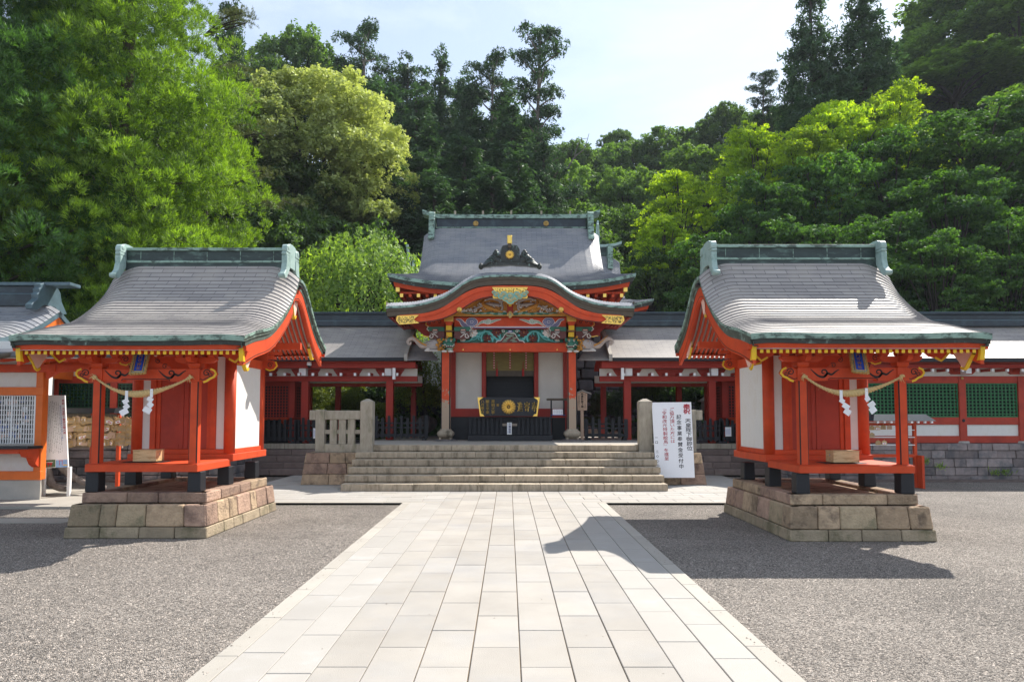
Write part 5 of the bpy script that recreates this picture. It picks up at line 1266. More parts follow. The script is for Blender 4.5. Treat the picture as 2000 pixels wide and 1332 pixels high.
for sx in (-1, 1):
    o = [(24.5, 8.98), (24.2, 8.98), (24.12, 8.90), (24.14, 8.84), (24.08, 8.78), (24.10, 8.70), (24.05, 8.66), (24.08, 8.58), (24.02, 8.54), (24.05, 8.4), (23.98, 8.10), (23.86, 7.98), (23.86, 7.90), (23.98, 7.88), (24.12, 8.05), (24.25, 8.3)]
    oo = o + [(49.0 - a, b) for a, b in o[::-1][:-1]]
    mb = MB(); mb.yz(oo, XM + sx * 2.74, XM + sx * 2.95); mb.build('ridge_end', 'verdigris', hall, bevel=.01)
for x in (-2.05, -1.03, 0, 1.1, 2.15):
    mb = MB(); mb.box(XM + x - .035, XM + x + .035, 24.5, 24.58, 8.90, 9.10); mb.build('ridge_peg', 'wood_grey', rdg)

# second hall behind, seen past the right edge of the main roof
h2 = thing('rear_hall', (3.0, 30, .9), 'smaller red hall behind the main hall, its curved roof showing beside the main roof', 'shrine hall')
P2 = [(27.0, 5.95), (27.9, 6.25), (28.7, 6.75), (29.4, 7.5), (29.9, 8.3), (30.1, 8.75)]
big_roof(h2, P2, 30.3, 1.8, 3.15, .85, .35, 44, 'shingle_blue')
mb = MB(); mb.box(-1.0, 4.6, 28.0, 32.6, .9, 6.0); mb.build('wall', 'vermilion_deep', h2)
mb = MB()
for i in range(18): x = -1.6 + 6.9 * i / 17; mb.box(x - .04, x + .04, 27.4, 27.43, 5.62, 5.70)
mb.build('rafter_slats', 'white_paint', h2)
mb = MB(); mb.box(-1.2, 4.55, 30.1, 30.5, 8.68, 9.15); mb.build('ridge', 'verdigris_dark', h2)
mb = MB()
capl = [(-1.5, .14), (-1.2, .03), (4.3, 0), (4.75, .05), (5.05, .15)]
for (a, za), (b, zb2) in zip(capl, capl[1:]): mb.hexa([(a, 30.05, 9.152 + za), (b, 30.05, 9.152 + zb2), (b, 30.55, 9.152 + zb2), (a, 30.55, 9.152 + za)], [(a, 30.05, 9.27 + za), (b, 30.05, 9.27 + zb2), (b, 30.55, 9.27 + zb2), (a, 30.55, 9.27 + za)])
mb.build('ridge_cap', 'verdigris_pale', h2)
mb = MB(); mb.box(4.38, 4.60, 29.7, 30.9, 8.1, 9.151); mb.build('ridge_end', 'verdigris', h2)
for q, ang in ((0, 8), (1, -6)):
    mb = MB(); mb.cbox((3.95 if q == 0 else 4.05, 30.3, 9.6), (.09, .14, 2.0 if q == 0 else 1.3), Matrix.Rotation(R(ang), 3, 'Y') @ Matrix.Rotation(R(25 * (1 if q else -1)), 3, 'X')); mb.build('forked_finial', 'verdigris_pale', h2)
h3 = thing('finial_hall', (-4.1, 31, .9), 'pale copper roof finials poking up between the weeping tree and the main roof', 'roof finial')
mb = MB(); mb.cbox((-4.52, 30.6, 8.75), (.10, .12, 1.3), Matrix.Rotation(R(-6), 3, 'Y')); mb.cbox((-4.35, 30.9, 8.55), (.10, .12, .9), Matrix.Rotation(R(8), 3, 'Y')); mb.box(-4.6, -4.0, 30.5, 31.0, 7.8, 8.2); mb.build('finial', 'verdigris_pale', h3)

# ---------------- galleries ----------------
def wing_roof(root, x0, x1, ye, ze, yr, zr, ncr=26, mt='shingle', open_end=None):
    prof = [(ye, ze), (ye + (yr - ye) * .33, ze + (zr - ze) * .27), (ye + (yr - ye) * .68, ze + (zr - ze) * .62), (yr, zr)]
    hw = (x1 - x0) / 2; xc = (x0 + x1) / 2
    a, _, xs, sm = gable_roof(root, prof, hw, ncr, 1, (.0, .0), None, None, zone=.3, up=0, lip=.012, xc=xc)
    b, _, xs, sm = gable_roof(root, [(2 * yr - p, q) for p, q in prof[::-1]], hw, ncr, -1, (0, 0), None, None, zone=.3, up=0, lip=.012, xc=xc)
    a.add(b.v, b.f, 0, True, [b.uv[i] for i in range(len(b.f))]); a.build('roof', mt, root)
    mb = MB(); h = .37 * (yr - ye) / 2.1
    mb.box(x0, x1, yr - .22, yr + .22, zr - .06, zr + .13); mb.box(x0, x1, yr - .17, yr + .17, zr + .131, zr + h - .06); mb.box(x0, x1, yr - .24, yr + .24, zr + h - .059, zr + h - .001); rd = mb.build('ridge', 'ridge_dark', root, bevel=.008)
    mb = MB(); mb.box(x0, x1, yr - .245, yr + .245, zr + h, zr + h + .014); mb.box(x0, x1, yr - .222, yr - .2201, zr + .10, zr + .122); mb.build('ridge_cap', 'slate_blue_trim', rd)
    mb = MB(); mb.box(x0, x1, ye - .09, ye + .02, ze - .11, ze - .005); mb.build('gutter', 'black_wood', root, bevel=.01)
    mb = MB(); mb.hexa([(x0, ye + .02, ze - .13), (x1, ye + .02, ze - .13), (x1, yr, zr - .25), (x0, yr, zr - .25)], [(x0, ye + .02, ze - .07), (x1, ye + .02, ze - .07), (x1, yr, zr - .18), (x0, yr, zr - .18)])
    mb.hexa([(x0, yr, zr - .25), (x1, yr, zr - .25), (x1, 2 * yr - ye, ze - .13), (x0, 2 * yr - ye, ze - .13)], [(x0, yr, zr - .18), (x1, yr, zr - .18), (x1, 2 * yr - ye, ze - .07), (x0, 2 * yr - ye, ze - .07)])
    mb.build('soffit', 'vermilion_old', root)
for sg in (-1, 1):
    wg = thing('open_gallery', (sg * 6, 20.6, .93), 'open red gallery with a grey roof, joining the main hall %s' % ('below the weeping tree' if sg < 0 else 'behind the white notice board'), 'gallery', 'open galleries')
    x0, x1 = (-11.0, -3.06) if sg < 0 else (3.05, 10.0)
    ye, yr = 19.95, 22.1; ze = at(1000, 703, ye).z + .07; zr = at(1000, 634, yr - .1).z
    wing_roof(wg, x0, x1, ye, ze, yr, zr, 30, 'shingle')
    # end board and low side roof beside the porch
    xe = x1 if sg < 0 else x0
    mb = MB(); mb.hexa([(xe, ye - .02, ze - .10), (xe - sg * .10, ye - .02, ze - .10), (xe - sg * .10, yr, zr - .12), (xe, yr, zr - .12)], [(xe, ye - .02, ze + .10), (xe - sg * .10, ye - .02, ze + .10), (xe - sg * .10, yr, zr + .12), (xe, yr, zr + .12)])
    mb.build('verge_board', 'stone_post', wg)
    a, b = (xe - sg * .11, xe - sg * 1.0); mb = MB()
    for i in range(12):
        t = i / 12; y = ye - .03 + .9 * t; z = ze - .09 + .55 * t; xb = b + sg * .45 * t
        mb.hexa([(min(a, xb), y, z), (max(a, xb), y, z), (max(a, xb), y + .08, z), (min(a, xb), y + .08, z)], [(min(a, xb), y + .01, z + .045), (max(a, xb), y + .01, z + .045), (max(a, xb), y + .09, z + .055), (min(a, xb), y + .09, z + .055)])
    mb.build('low_roof', 'shingle', wg)
    yf = 20.6; zb = .93; zB = at(1000, 749, yf).z
    def Z(v): return at(1000, v, yf).z
    bx0, bx1 = (x0, -2.75) if sg < 0 else (2.75, x1)
    mb = MB(); mb.box(bx0, bx1, yf - .45, yf - .33, at(0, 719, yf - .4).z, at(0, 707, yf - .4).z, 0); mb.build('eave_purlin', 'vermilion_deep', wg, bevel=.005)
    mb = MB(); mb.box(bx0, bx1 if sg < 0 else bx1, yf - .07, yf + .07, Z(745), Z(735), 0); mb.box(bx0, bx1, yf - .08, yf + .08, Z(720), Z(712)); mb.build('beam', 'vermilion_deep', wg, bevel=.005)
    mb = MB(); mb.box(bx0, bx1, yf - .02, yf + .02, Z(734.8), Z(720.2)); mb.build('frieze', 'white_plaster', wg)
    mb = MB(); mb.box(bx0, bx1, yf + 1.1, yf + 1.24, Z(752), Z(745.5)); mb.box(bx0, bx1, yf + 1.16, yf + 1.19, Z(744.5), Z(730), 1); mb.build('rear_beam', ['vermilion_deep', 'white_plaster'], wg)
    wx = at(761.5 if sg < 0 else 1225, 800, yf).x
    px = [wx + sg * 2.55 * k for k in range(3)]
    for k, x in enumerate(px):
        mb = MB(); mb.box(x - .105, x + .105, yf - .1, yf + .1, zb if abs(x) < 3.9 else .83, Z(745)); p_ = mb.build('post', 'vermilion_deep', wg, bevel=.006)
        mb = MB(); mb.box(x - .10, x + .10, yf - .36, yf - .12, Z(735), Z(717)); mb.build('white_cap', 'white_paint', p_)
        x2 = x - sg * -.0 + (.37 if sg < 0 else -.37) * 1.0
        mb = MB(); mb.box(x2 - .085, x2 + .085, yf + 2.4, yf + 2.57, .83, at(0, 747, yf + 2.5).z); p_ = mb.build('post', 'vermilion_deep', wg, bevel=.006)
    o = [(-.42, 0), (-.36, .06), (-.28, .085), (.28, .085), (.36, .06), (.42, 0)]
    step = 1.27; k = 0; x = wx
    while bx0 + .4 < x < bx1 - .4 or k == 0:
        mb = MB(); zt = Z(721); hh = Z(721) - Z(734.5)
        mb.xz([(x - .44, zt), (x - .40, zt - hh * .35), (x - .30, zt - hh), (x + .30, zt - hh), (x + .40, zt - hh * .35), (x + .44, zt)], yf - .07, yf - .021); mb.build('bracket', 'vermilion_deep', wg)
        x += sg * step; k += 1
    nxx = int((bx1 - bx0) / .415)
    mb = MB()
    for i in range(nxx):
        x = bx0 + .25 + .415 * i
        mb.box(x - .03, x + .03, yf - .52, yf - .452, at(0, 734, yf - .5).z, at(0, 728.5, yf - .5).z, 0); mb.box(x - .028, x + .028, yf - .449, yf + .3, at(0, 732.5, yf - .5).z, at(0, 727.5, yf - .5).z, 1)
    mb.build('rafter_slats', ['white_paint', 'vermilion_deep'], wg)
    mb = MB()
    for i in range(9): x = bx0 + .5 + 2.55 * i; 
    mb.box(x1 - .35 if sg < 0 else x0 + .27, x1 - .27 if sg < 0 else x0 + .35, yf - .56, yf - .46, at(0, 741, yf - .5).z, at(0, 719, yf - .5).z); mb.build('white_bracket_end', 'white_paint', wg)
# closed galleries with lattice windows, on both outer sides
def lattice(root, xa, xb, za, zb, y, nx, nz, matn, bw=.022):
    mb = MB(); t = bw
    mb.box(xa, xb, y, y + .035, za, za + .04); mb.box(xa, xb, y, y + .035, zb - .04, zb); mb.box(xa, xa + .035, y, y + .035, za + .0401, zb - .0401); mb.box(xb - .035, xb, y, y + .035, za + .0401, zb - .0401)
    for i in range(1, nx): x = xa + (xb - xa) * i / nx; mb.box(x - t, x + t, y + .004, y + .02, za + .0401, zb - .0401)
    for j in range(1, nz): z = za + (zb - za) * j / nz; mb.box(xa + .0351, xb - .0351, y + .0045, y + .0195, z - t, z + t)
    return mb.build('lattice_window', matn, root)
for sg in (-1, 1):
    yw = 18.2
    gl = thing('closed_gallery', (sg * 12, 18.2, .93), 'long red gallery with green lattice windows and white lower panels on a stone wall' if sg > 0 else 'long red gallery with dark green lattice windows behind the rack of wooden tablets', 'gallery', 'lattice galleries')
    x0, x1 = (7.1, 22.0) if sg > 0 else (-22.0, -7.1)
    ye, yr = 17.6, 19.5; ze = at(1000, 703, ye).z + .05; zr = at(1000, 634, yr - .1).z
    wing_roof(gl, x0, x1, ye, ze, yr, zr, 26, 'shingle')
    def Z(v): return at(1000, v, yw).z
    mb = MB(); mb.box(x0 + .3, x1 - .3, yw - .40, yw - .30, at(0, 719, yw - .35).z, at(0, 711, yw - .35).z); mb.build('eave_purlin', 'vermilion_deep', gl, bevel=.005)
    vm = 'vermilion_old'
    mb = MB(); mb.box(x0 + .3, x1 - .3, yw - .06, yw + .06, Z(748.5), Z(735)); mb.build('beam', vm, gl, bevel=.005)
    mb = MB(); mb.box(x0 + .3, x1 - .3, yw - .02, yw + .03, Z(734.8), Z(716)); mb.build('frieze', 'white_plaster', gl)
    mb = MB(); mb.box(x0 + .3, x1 - .3, yw - .055, yw + .05, Z(829), Z(815)); mb.build('window_sill', vm, gl, bevel=.005)
    mb = MB(); mb.box(x0 + .3, x1 - .3, yw - .02, yw + .03, Z(851), Z(829.2)); mb.build('lower_panel', 'white_plaster', gl)
    mb = MB(); mb.box(x0 + .3, x1 - .3, yw - .07, yw + .07, .932, Z(851.2)); mb.build('ground_beam', vm, gl, bevel=.006)
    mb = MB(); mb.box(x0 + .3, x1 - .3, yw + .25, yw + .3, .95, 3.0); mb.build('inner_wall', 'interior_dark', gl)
    xp = at(1876.5, 780, yw).x; pitch = 1.575
    xs = []; k = -8
    while k < 12:
        x = (xp + k * pitch) * sg
        if x0 + .35 < x < x1 - .35: xs.append(x)
        k += 1
    xs = sorted(xs)
    for i, x in enumerate(xs):
        mb = MB(); mb.box(x - .092, x + .092, yw - .085, yw + .1, .985, Z(735)); p_ = mb.build('post', vm, gl, bevel=.006)
        mb = MB(); mb.box(x - .30, x + .30, yw - .16, yw + .1, .931, .984) if False else mb.lathe([(.16, .931), (.15, .975), (.12, .984)], (x, yw - .03, 0), 10, smooth=False); mb.build('stone_foot', 'stone_post', p_)
        if i % 2 == 0:
            mb = MB(); mb.ell((x, yw - .09, Z(821)), (.045, .02, .045), 0, 10, 6); mb.build('nail_cover', 'black_lacquer', p_)
            mb = MB(); mb.ell((x, yw - .09, Z(739)), (.04, .03, .04), 0, 10, 6); mb.build('metal_boss', 'gold_dark', p_)
        mb = MB(); zt = Z(717); hh = Z(717) - Z(734)
        mb.xz([(x - .40, zt), (x - .37, zt - hh * .4), (x - .26, zt - hh * .85), (x + .26, zt - hh * .85), (x + .37, zt - hh * .4), (x + .40, zt)], yw - .12, yw - .021); br_ = mb.build('bracket', vm, gl)
        mb = MB(); mb.box(x - .07, x + .07, yw - .36, yw - .13, Z(731), Z(718)); mb.build('white_cap', 'white_paint', br_)
    for a, b in zip(xs, xs[1:]): lattice(gl, a + .093, b - .093, Z(815), Z(748.4), yw - .04, 14, 10, 'green_lattice' if sg > 0 else 'green_lattice_dark', .016)
    mb = MB(); n = int((x1 - x0 - .8) / .39)
    for i in range(n): x = x0 + .45 + .39 * i; mb.box(x - .027, x + .027, yw - .46, yw - .402, at(0, 726, yw - .43).z, at(0, 720.5, yw - .43).z, 0); mb.box(x - .025, x + .025, yw - .399, yw, at(0, 725, yw - .43).z, at(0, 719.5, yw - .43).z, 1)
    mb.build('rafter_slats', ['white_paint', vm], gl)
    # booth with a lattice front at the head of the side steps
    bt = thing('ticket_booth', (sg * 7.2, 21.0, .83), 'dark red lattice booth at the head of the side steps %s' % ('by the round shrubs' if sg < 0 else 'beside the stone lantern'), 'booth', 'lattice booths')
    xi, xo = sg * 6.62, sg * 8.6; yb0 = 20.95
    def bx(mb, u0, u1, *r_): mb.box(min(u0, u1), max(u0, u1), *r_)
    mb = MB()
    for x in (xi, (xi + xo) / 2, xo): mb.box(x - .09, x + .09, yb0 - .09, yb0 + .09, .832, 2.9)
    mb.box(xi - .09, xi + .09, 22.6, 22.78, .832, 2.9); bx(mb, xi, xo, yb0 - .05, yb0 + .05, 2.56, 2.72); bx(mb, xi, xo, yb0 - .05, yb0 + .05, 1.52, 1.62); mb.box(xi - .05, xi + .05, yb0 + .09, 22.6, 1.52, 1.62); mb.box(xi - .05, xi + .05, yb0 + .09, 22.6, 2.56, 2.72); mb.build('frame', 'vermilion_deep', bt, bevel=.006)
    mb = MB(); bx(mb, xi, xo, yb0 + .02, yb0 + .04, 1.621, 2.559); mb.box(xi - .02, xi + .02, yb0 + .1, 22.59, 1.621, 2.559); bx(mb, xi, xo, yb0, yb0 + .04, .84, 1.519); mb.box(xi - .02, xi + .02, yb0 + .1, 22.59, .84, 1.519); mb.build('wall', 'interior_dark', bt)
    mb = MB(); n = 22
    for i in range(n): x = xi + (xo - xi) * (i + .5) / n; mb.box(x - .012, x + .012, yb0 - .01, yb0 + .019, 1.621, 2.559)
    for j in range(10): bx(mb, xi, xo, yb0 - .0105, yb0 + .0185, 1.66 + .09 * j, 1.684 + .09 * j)
    for j in range(9): mb.box(xi - sg * .02 - .012, xi - sg * .02 + .012, yb0 + .16 + .17 * j, yb0 + .185 + .17 * j, 1.622, 2.558); 
    for j in range(10): mb.box(xi - sg * .021 - .012, xi - sg * .021 + .012, yb0 + .1, 22.59, 1.66 + .09 * j, 1.684 + .09 * j)
    mb.build('lattice', 'vermilion_deep', bt)
    mb = MB(); mb.hexa(*[[(min(xi, xo) - e, yb0 - .55 - e, z), (max(xi, xo) + e, yb0 - .55 - e, z), (max(xi, xo) + e, yb0 - .06, z), (min(xi, xo) - e, yb0 - .06, z)] for e, z in ((.02, 1.53), (.10, 1.585))])
    for x in (xi + sg * .15, xi + sg * .95, xo - sg * .15): mb.yz([(yb0 - .56, 1.529), (yb0 - .50, 1.44), (yb0 - .34, 1.40), (yb0 - .26, 1.30), (yb0 - .10, 1.25), (yb0 - .10, 1.529)], x - .03, x + .03)
    mb.build('counter', 'vermilion', bt)
# stone walls under the closed galleries
for sg, (xa, xb) in ((1, (7.36, 22.0)), (-1, (-22.0, -7.36))):
    sw = thing('stone_wall', (sg * 12, 17.9, 0), 'low wall of squared mossy stones below the green lattice gallery' if sg > 0 else 'low dark stone wall behind the rack of wooden tablets', 'wall', 'low stone walls')
    mb = MB(); rnd = random.Random(21 + sg); z = -.05; hs = [.15, .22, .22, .21, .18]
    for r_, h in enumerate(hs):
        x = xa
        while x < xb:
            w_ = rnd.uniform(.28, .75); x2 = min(x + w_, xb); pr = rnd.uniform(0, .03) + (.05 if r_ == 0 else 0)
            j = .012; d = lambda: rnd.uniform(-.012, .012)
            mb.hexa([(x + .006, 17.9 - pr, z + .005), (x2 - .006, 17.9 - pr + d(), z + .005 + d() * .3), (x2 - .006, 18.1, z + .005), (x + .006, 18.1, z + .005)], [(x + .006 + d(), 17.91 - pr, z + h - .006), (x2 - .006 + d() * .3, 17.91 - pr + d(), z + h - .006), (x2 - .006, 18.1, z + h - .006), (x + .006, 18.1, z + h - .006)])
            x = x2
        z += h
    mb.build('stones', 'wall_stone', sw, tint=6, bevel=.018)
    mb = MB(); mb.box(xa + .03 if sg > 0 else xa, xb if sg > 0 else xb - .03, 18.11, 19.9, -.05, .925); mb.build('core', 'wall_stone_dark', sw)
    mb = MB(); z = -.05
    for r_, h in enumerate(hs):
        yy = 18.105
        while yy < 19.9:
            y2 = min(yy + rnd.uniform(.3, .6), 19.9); xo = xa if sg > 0 else xb; pr = rnd.uniform(.0, .02)
            mb.box(xo - sg * pr, xo + sg * .028, yy + .005, y2 - .005, z + .005, z + h - .006); yy = y2
        z += h
    mb.build('end_stones', 'wall_stone', sw, tint=6, bevel=.012)
    mb = MB(); mb.box(xa, xb, 17.55, 17.82, -.06, .01); tag(mb.build('kerb', 'step_dark'), kind='structure')

# ---------------- things on the platform ----------------
# big offering box
ob = thing('offering_chest', (HX, 19.7, .93), 'wide black slatted offering chest in front of the main hall', 'chest')
xa, xb = HX - 1.22, HX + 1.21; yf = 19.58
mb = MB(); mb.box(xa, xb, yf, yf + .75, .935, 1.10); mb.build('plinth', 'black_lacquer', ob, bevel=.008)
mb = MB(); mb.box(xa + .05, xb - .05, yf + .10, yf + .68, 1.101, 1.58); mb.build('body', 'black_wood', ob)
mb = MB()
for i in range(19):
    x = xa + .07 + (xb - xa - .14) * i / 18
    if 8 <= i <= 10: continue
    mb.box(x - .035, x + .035, yf + .03, yf + .06, 1.11, 1.58)
for z in (1.12, 1.30, 1.46, 1.55): mb.box(xa + .03, xb - .03, yf + .062, yf + .08, z, z + .045)
mb.box(xa, xb, yf + .0, yf + .72, 1.581, 1.62); mb.build('front_lattice', 'black_wood', ob, bevel=.004)
mb = MB(); mb.box(HX - .26, HX + .20, yf + .045, yf + .058, 1.36, 1.43); mb.build('wooden_strip', 'wood_grey', ob)
nt_ = MB(); nt_.box(HX - .09, HX + .045, yf - .012, yf - .002, 1.12, 1.46, 0); write(nt_, 'お賽銭箱', HX - .01, 1.45, .072, lambda a, b: (a, yf - .015, b), 1.05, 1, bold=.02); write(nt_, 'ご参拝の皆様へお願い', HX - .065, 1.45, .026, lambda a, b: (a, yf - .015, b), 1.2, 1)
tag(nt_.build('notice_strip', ['white_paint', 'ink_blue']), 'narrow white notice strip with blue writing on the black offering chest', 'notice')
# black signboard with the gold flower
sb_ = thing('signboard', (HX, 19.5, 1.62), 'black lacquered signboard with a large gold flower and gold writing', 'signboard')
def SB(u, v): p = at(880 + u / 7.692, 760 + v / 7.692, 19.45); return (p.x, p.z)
yb = 19.45
mb = MB(); mb.xz([SB(405, 123), SB(1340, 123), SB(1305, 405), SB(445, 405)], yb, yb + .05); bd = mb.build('board', 'black_lacquer', sb_, bevel=.004)
mb = MB()
for f in (1, -1):
    g = lambda u: u if f > 0 else 1745 - u
    mb.xz([SB(g(405), 123), SB(g(425), 123), SB(g(462), 403), SB(g(443), 405)], yb - .01, yb - .001)
    mb.xz([SB(g(405), 122), SB(g(495), 122), SB(g(470), 140), SB(g(442), 160), SB(g(425), 195), SB(g(412), 195)], yb - .016, yb - .0101)
    mb.xz([SB(g(443), 406), SB(g(510), 406), SB(g(490), 380), SB(g(462), 368), SB(g(445), 338), SB(g(435), 340)], yb - .016, yb - .0101)
mb.build('gold_corner', 'gold', bd)
mb = MB(); (x, z), R0 = SB(872, 268), .215
for k in range(16):
    a = 2 * math.pi * k / 16 + .1; mb.ell((x + R0 * .58 * math.cos(a), yb - .02, z + R0 * .58 * math.sin(a)), (R0 * .42, .03, R0 * .100), 0, 10, 6, Matrix.Rotation(-a, 3, 'Y')); a += math.pi / 16
    mb.ell((x + R0 * .72 * math.cos(a), yb - .008, z + R0 * .72 * math.sin(a)), (R0 * .27, .010, R0 * .09), 1, 8, 5, Matrix.Rotation(-a, 3, 'Y'))
mb.ell((x, yb - .04, z), (.022, .018, .022), 0, 10, 6); mb.build('gold_flower', ['gold', 'gold_dark'], bd)
mb = MB(); fr0 = lambda a, b: (a, yb - .006, b)
for ch, u in (('奉', 1258), ('寄', 1147), ('進', 1042)):
    p, q = SB(u, 180), SB(u, 335); h = p[1] - q[1]; vs, fs = glyph(ch)
    mb.add([fr0(p[0] + (vx - .5) * h * .52, q[1] + (vy + .08) * h * .98) for vx, vy in vs], fs); mb.add([fr0(p[0] + (vx - .5) * h * .52 + .005, q[1] + (vy + .08) * h * .98) for vx, vy in vs], fs)
for txt, u, v, s_ in (('善', 708, 218, .085), ('弄明文亭', 638, 160, .10), ('願主辛亜', 555, 160, .10), ('八月敬白', 482, 160, .095)):
    p = SB(u, v); write(mb, txt, p[0], p[1], s_, fr0, 1.02, bold=.02)
mb.build('gold_lettering', 'gold', bd)
# small table with a notice card beside it
tb_ = thing('side_table', at(1085, 820, 20.1), 'narrow black table with a wooden top near the worn porch column', 'table')
p0 = at(1068, 778, 20.1); p1 = at(1106, 782, 20.1)
mb = MB(); mb.box(p0.x, p1.x + .06, 20.0, 20.3, p1.z, p0.z); mb.build('table_top', 'brown_board', tb_, bevel=.004)
for x in (p0.x + .13, p1.x - .07):
    mb = MB(); mb.box(x - .02, x + .02, 20.1, 20.16, 1.62, p1.z - .001); mb.build('leg', 'black_wood', tb_)
mb = MB(); mb.box(p0.x + .05, p1.x + .06, 19.98, 20.4, 1.60, 1.625); mb.box(p0.x + .1, p0.x + .13, 20.1, 20.13, .93, 1.599); mb.box(p1.x - .03, p1.x, 20.1, 20.13, .93, 1.599); mb.build('lower_shelf', 'vermilion_deep', tb_)
a, b = at(1079.5, 799, 19.95), at(1099.5, 810, 19.95)
mb = MB(); mb.hexa([(a.x, 19.95, b.z), (b.x, 19.95, b.z), (b.x, 19.955, b.z), (a.x, 19.955, b.z)], [(a.x, 20.0, a.z), (b.x, 20.0, a.z), (b.x, 20.005, a.z), (a.x, 20.005, a.z)], 0); mb.box(a.x - .06, b.x + .07, 19.93, 20.05, b.z - .015, b.z - .001, 1)
write(mb, 'お守り授与所', b.x - .04, a.z - .01, .022, lambda x, z: (x, 19.948 + (z - b.z) * .28, z), 1.1, 2)
for k in range(4): write(mb, 'ご自由にお取りください'[k:k + 7], b.x - .10 - .045 * k, a.z - .02, .016, lambda x, z: (x, 19.948 + (z - b.z) * .28, z), 1.1, 2)
tag(mb.build('notice_card', ['paper', 'ink_blue', 'ink']), 'small white notice card standing on the shelf of the black side table', 'notice')
# pentagonal wooden sign on a post
ws = thing('wooden_sign', at(1137, 857, 20.2), 'house-shaped wooden sign on a post next to the worn porch column', 'sign')
def WS(u, v, d=0): p = at(1040 + u / 9.09, 740 + v / 9.09, 20.2); return (p.x, p.z)
mb = MB(); mb.xz([WS(800, 558), WS(965, 558), WS(973, 262), WS(880, 222), WS(788, 262)], 20.18, 20.21); mb.build('board', 'wood_sign', ws)
mb = MB(); mb.xz([WS(880, 195), WS(1042, 262), WS(1042, 275), WS(880, 212), WS(775, 262), WS(770, 250)], 20.12, 20.24); mb.build('roof', 'stone_post', ws)
mb = MB(); a = WS(880, 560); c_ = WS(880, 1000); mb.box(a[0] - .045, a[0] + .045, 20.19, 20.24, .932, a[1]); mb.build('post', 'wood_sign', ws)
mb = MB(); f = lambda a, b: (a, 20.176, b); p = WS(882, 250); write(mb, '特饌料御下賜', p[0], p[1], .072, f, 1.02, bold=.03)
p = WS(932, 258); write(mb, '令和元年六月二十一日皇后陛下', p[0], p[1], .033, f, 1.0); p = WS(826, 290); write(mb, '天皇陛下御即位につき', p[0], p[1], .036, f, 1.0); mb.build('lettering', 'ink', ws)
# black picket fences
def picket(root_label, loc, segs, n_, group='black fences'):
    fn = thing('picket_fence', loc, root_label, 'fence', group)
    for (xa, xb, y, z0, z1, n) in segs:
        mb = MB()
        for i in range(n + 1):
            x = xa + (xb - xa) * i / n; t = .04 if 0 < i < n else .055; zt = z1 - (.0 if i % 2 else .06)
            mb.box(x - t, x + t, y - .012, y + .012, z0 + .06, zt - .02); mb.hexa([(x - t, y - .012, zt - .02), (x + t, y - .012, zt - .02), (x + t, y + .012, zt - .02), (x - t, y + .012, zt - .02)], [(x - t * .4, y - .01, zt), (x + t * .4, y - .01, zt), (x + t * .4, y + .01, zt), (x - t * .4, y + .01, zt)])
        mb.build('picket_slats', 'black_wood', fn)
        mb = MB()
        for zz, h in ((z0 + .10, .09), (z0 + (z1 - z0) * .48, .045), (z0 + (z1 - z0) * .66, .045)): mb.box(xa, xb, y + .013, y + .035, zz, zz + h)
        mb.build('rail', 'black_wood', fn)
        mb = MB()
        for x in (xa + .05, xb - .05): mb.box(x - .06, x + .06, y - .13, y + .16, z0, z0 + .07)
        mb.build('foot', 'black_wood', fn)
    return fn
picket('black picket fence between the wooden sign post and the gallery post', (3.0, 20.1, .93), [(at(1140, 0, 20.3).x, at(1215, 0, 20.3).x, 20.3, .932, 1.62, 6)], 6)
picket('black picket fence between the round shrubs and the worn porch column', (-2.9, 20.1, .93), [(at(732, 0, 20.3).x, at(838, 0, 20.3).x, 20.3, .932, 1.66, 9)], 6)
picket('black picket fence above the side steps, beside the white notice board', (6.0, 20.4, .83), [(at(1345, 0, 20.36).x, at(1394, 0, 20.36).x, 20.36, .832, 1.58, 5), (at(1396, 0, 20.36).x, at(1446, 0, 20.36).x, 20.36, .832, 1.58, 5)], 6)
picket('black picket fence above the dark steps, with a small white sheet tied to it', (-6.3, 20.4, .83), [(at(530, 0, 20.36).x, at(592, 0, 20.36).x, 20.36, .832, 1.6, 6), (at(595, 0, 20.36).x, at(626, 0, 20.36).x, 20.36, .832, 1.6, 3)], 6)
for u0, u1, v0, v1, lab in ((612, 622, 836, 856, 'small white sheet tied to the black fence by the granite railing'), (1416, 1428, 834, 852, 'small white sheet tied to the black fence by the shrine with the lock plate')):
    a, b = at(u0, v0, 20.3), at(u1, v1, 20.3); mb = MB(); mb.box(a.x, b.x, 20.28, 20.285, b.z, a.z, 0)
    for k in range(5): mb.box(a.x + .02 + k * .028, a.x + .026 + k * .028, 20.277, 20.2799, b.z + .05, a.z - .03 - .03 * (k % 2), 1)
    tag(mb.build('notice_sheet', ['paper', 'ink_blue']), lab, 'notice', 'white sheets on the fences')

# ---------------- large white notice board leaning on the pier ----------------
nb = thing('notice_board', at(1320, 935, 16.0), 'tall white board with large red and black brush writing leaning at the stairs', 'notice board')
def NBP(u, v): # board plane from the photograph, top leans back
    t = (v - 110) / 1030; Y = 16.72 - .42 * t; p = at(1260 + u / 7.008, 770 + v / 7.008, Y); return p
mb = MB(); c4 = [NBP(240, 1140), NBP(680, 1140), NBP(630, 106), NBP(93, 112)]; bk_ = [p + Vector((0, .035, 0)) for p in c4]
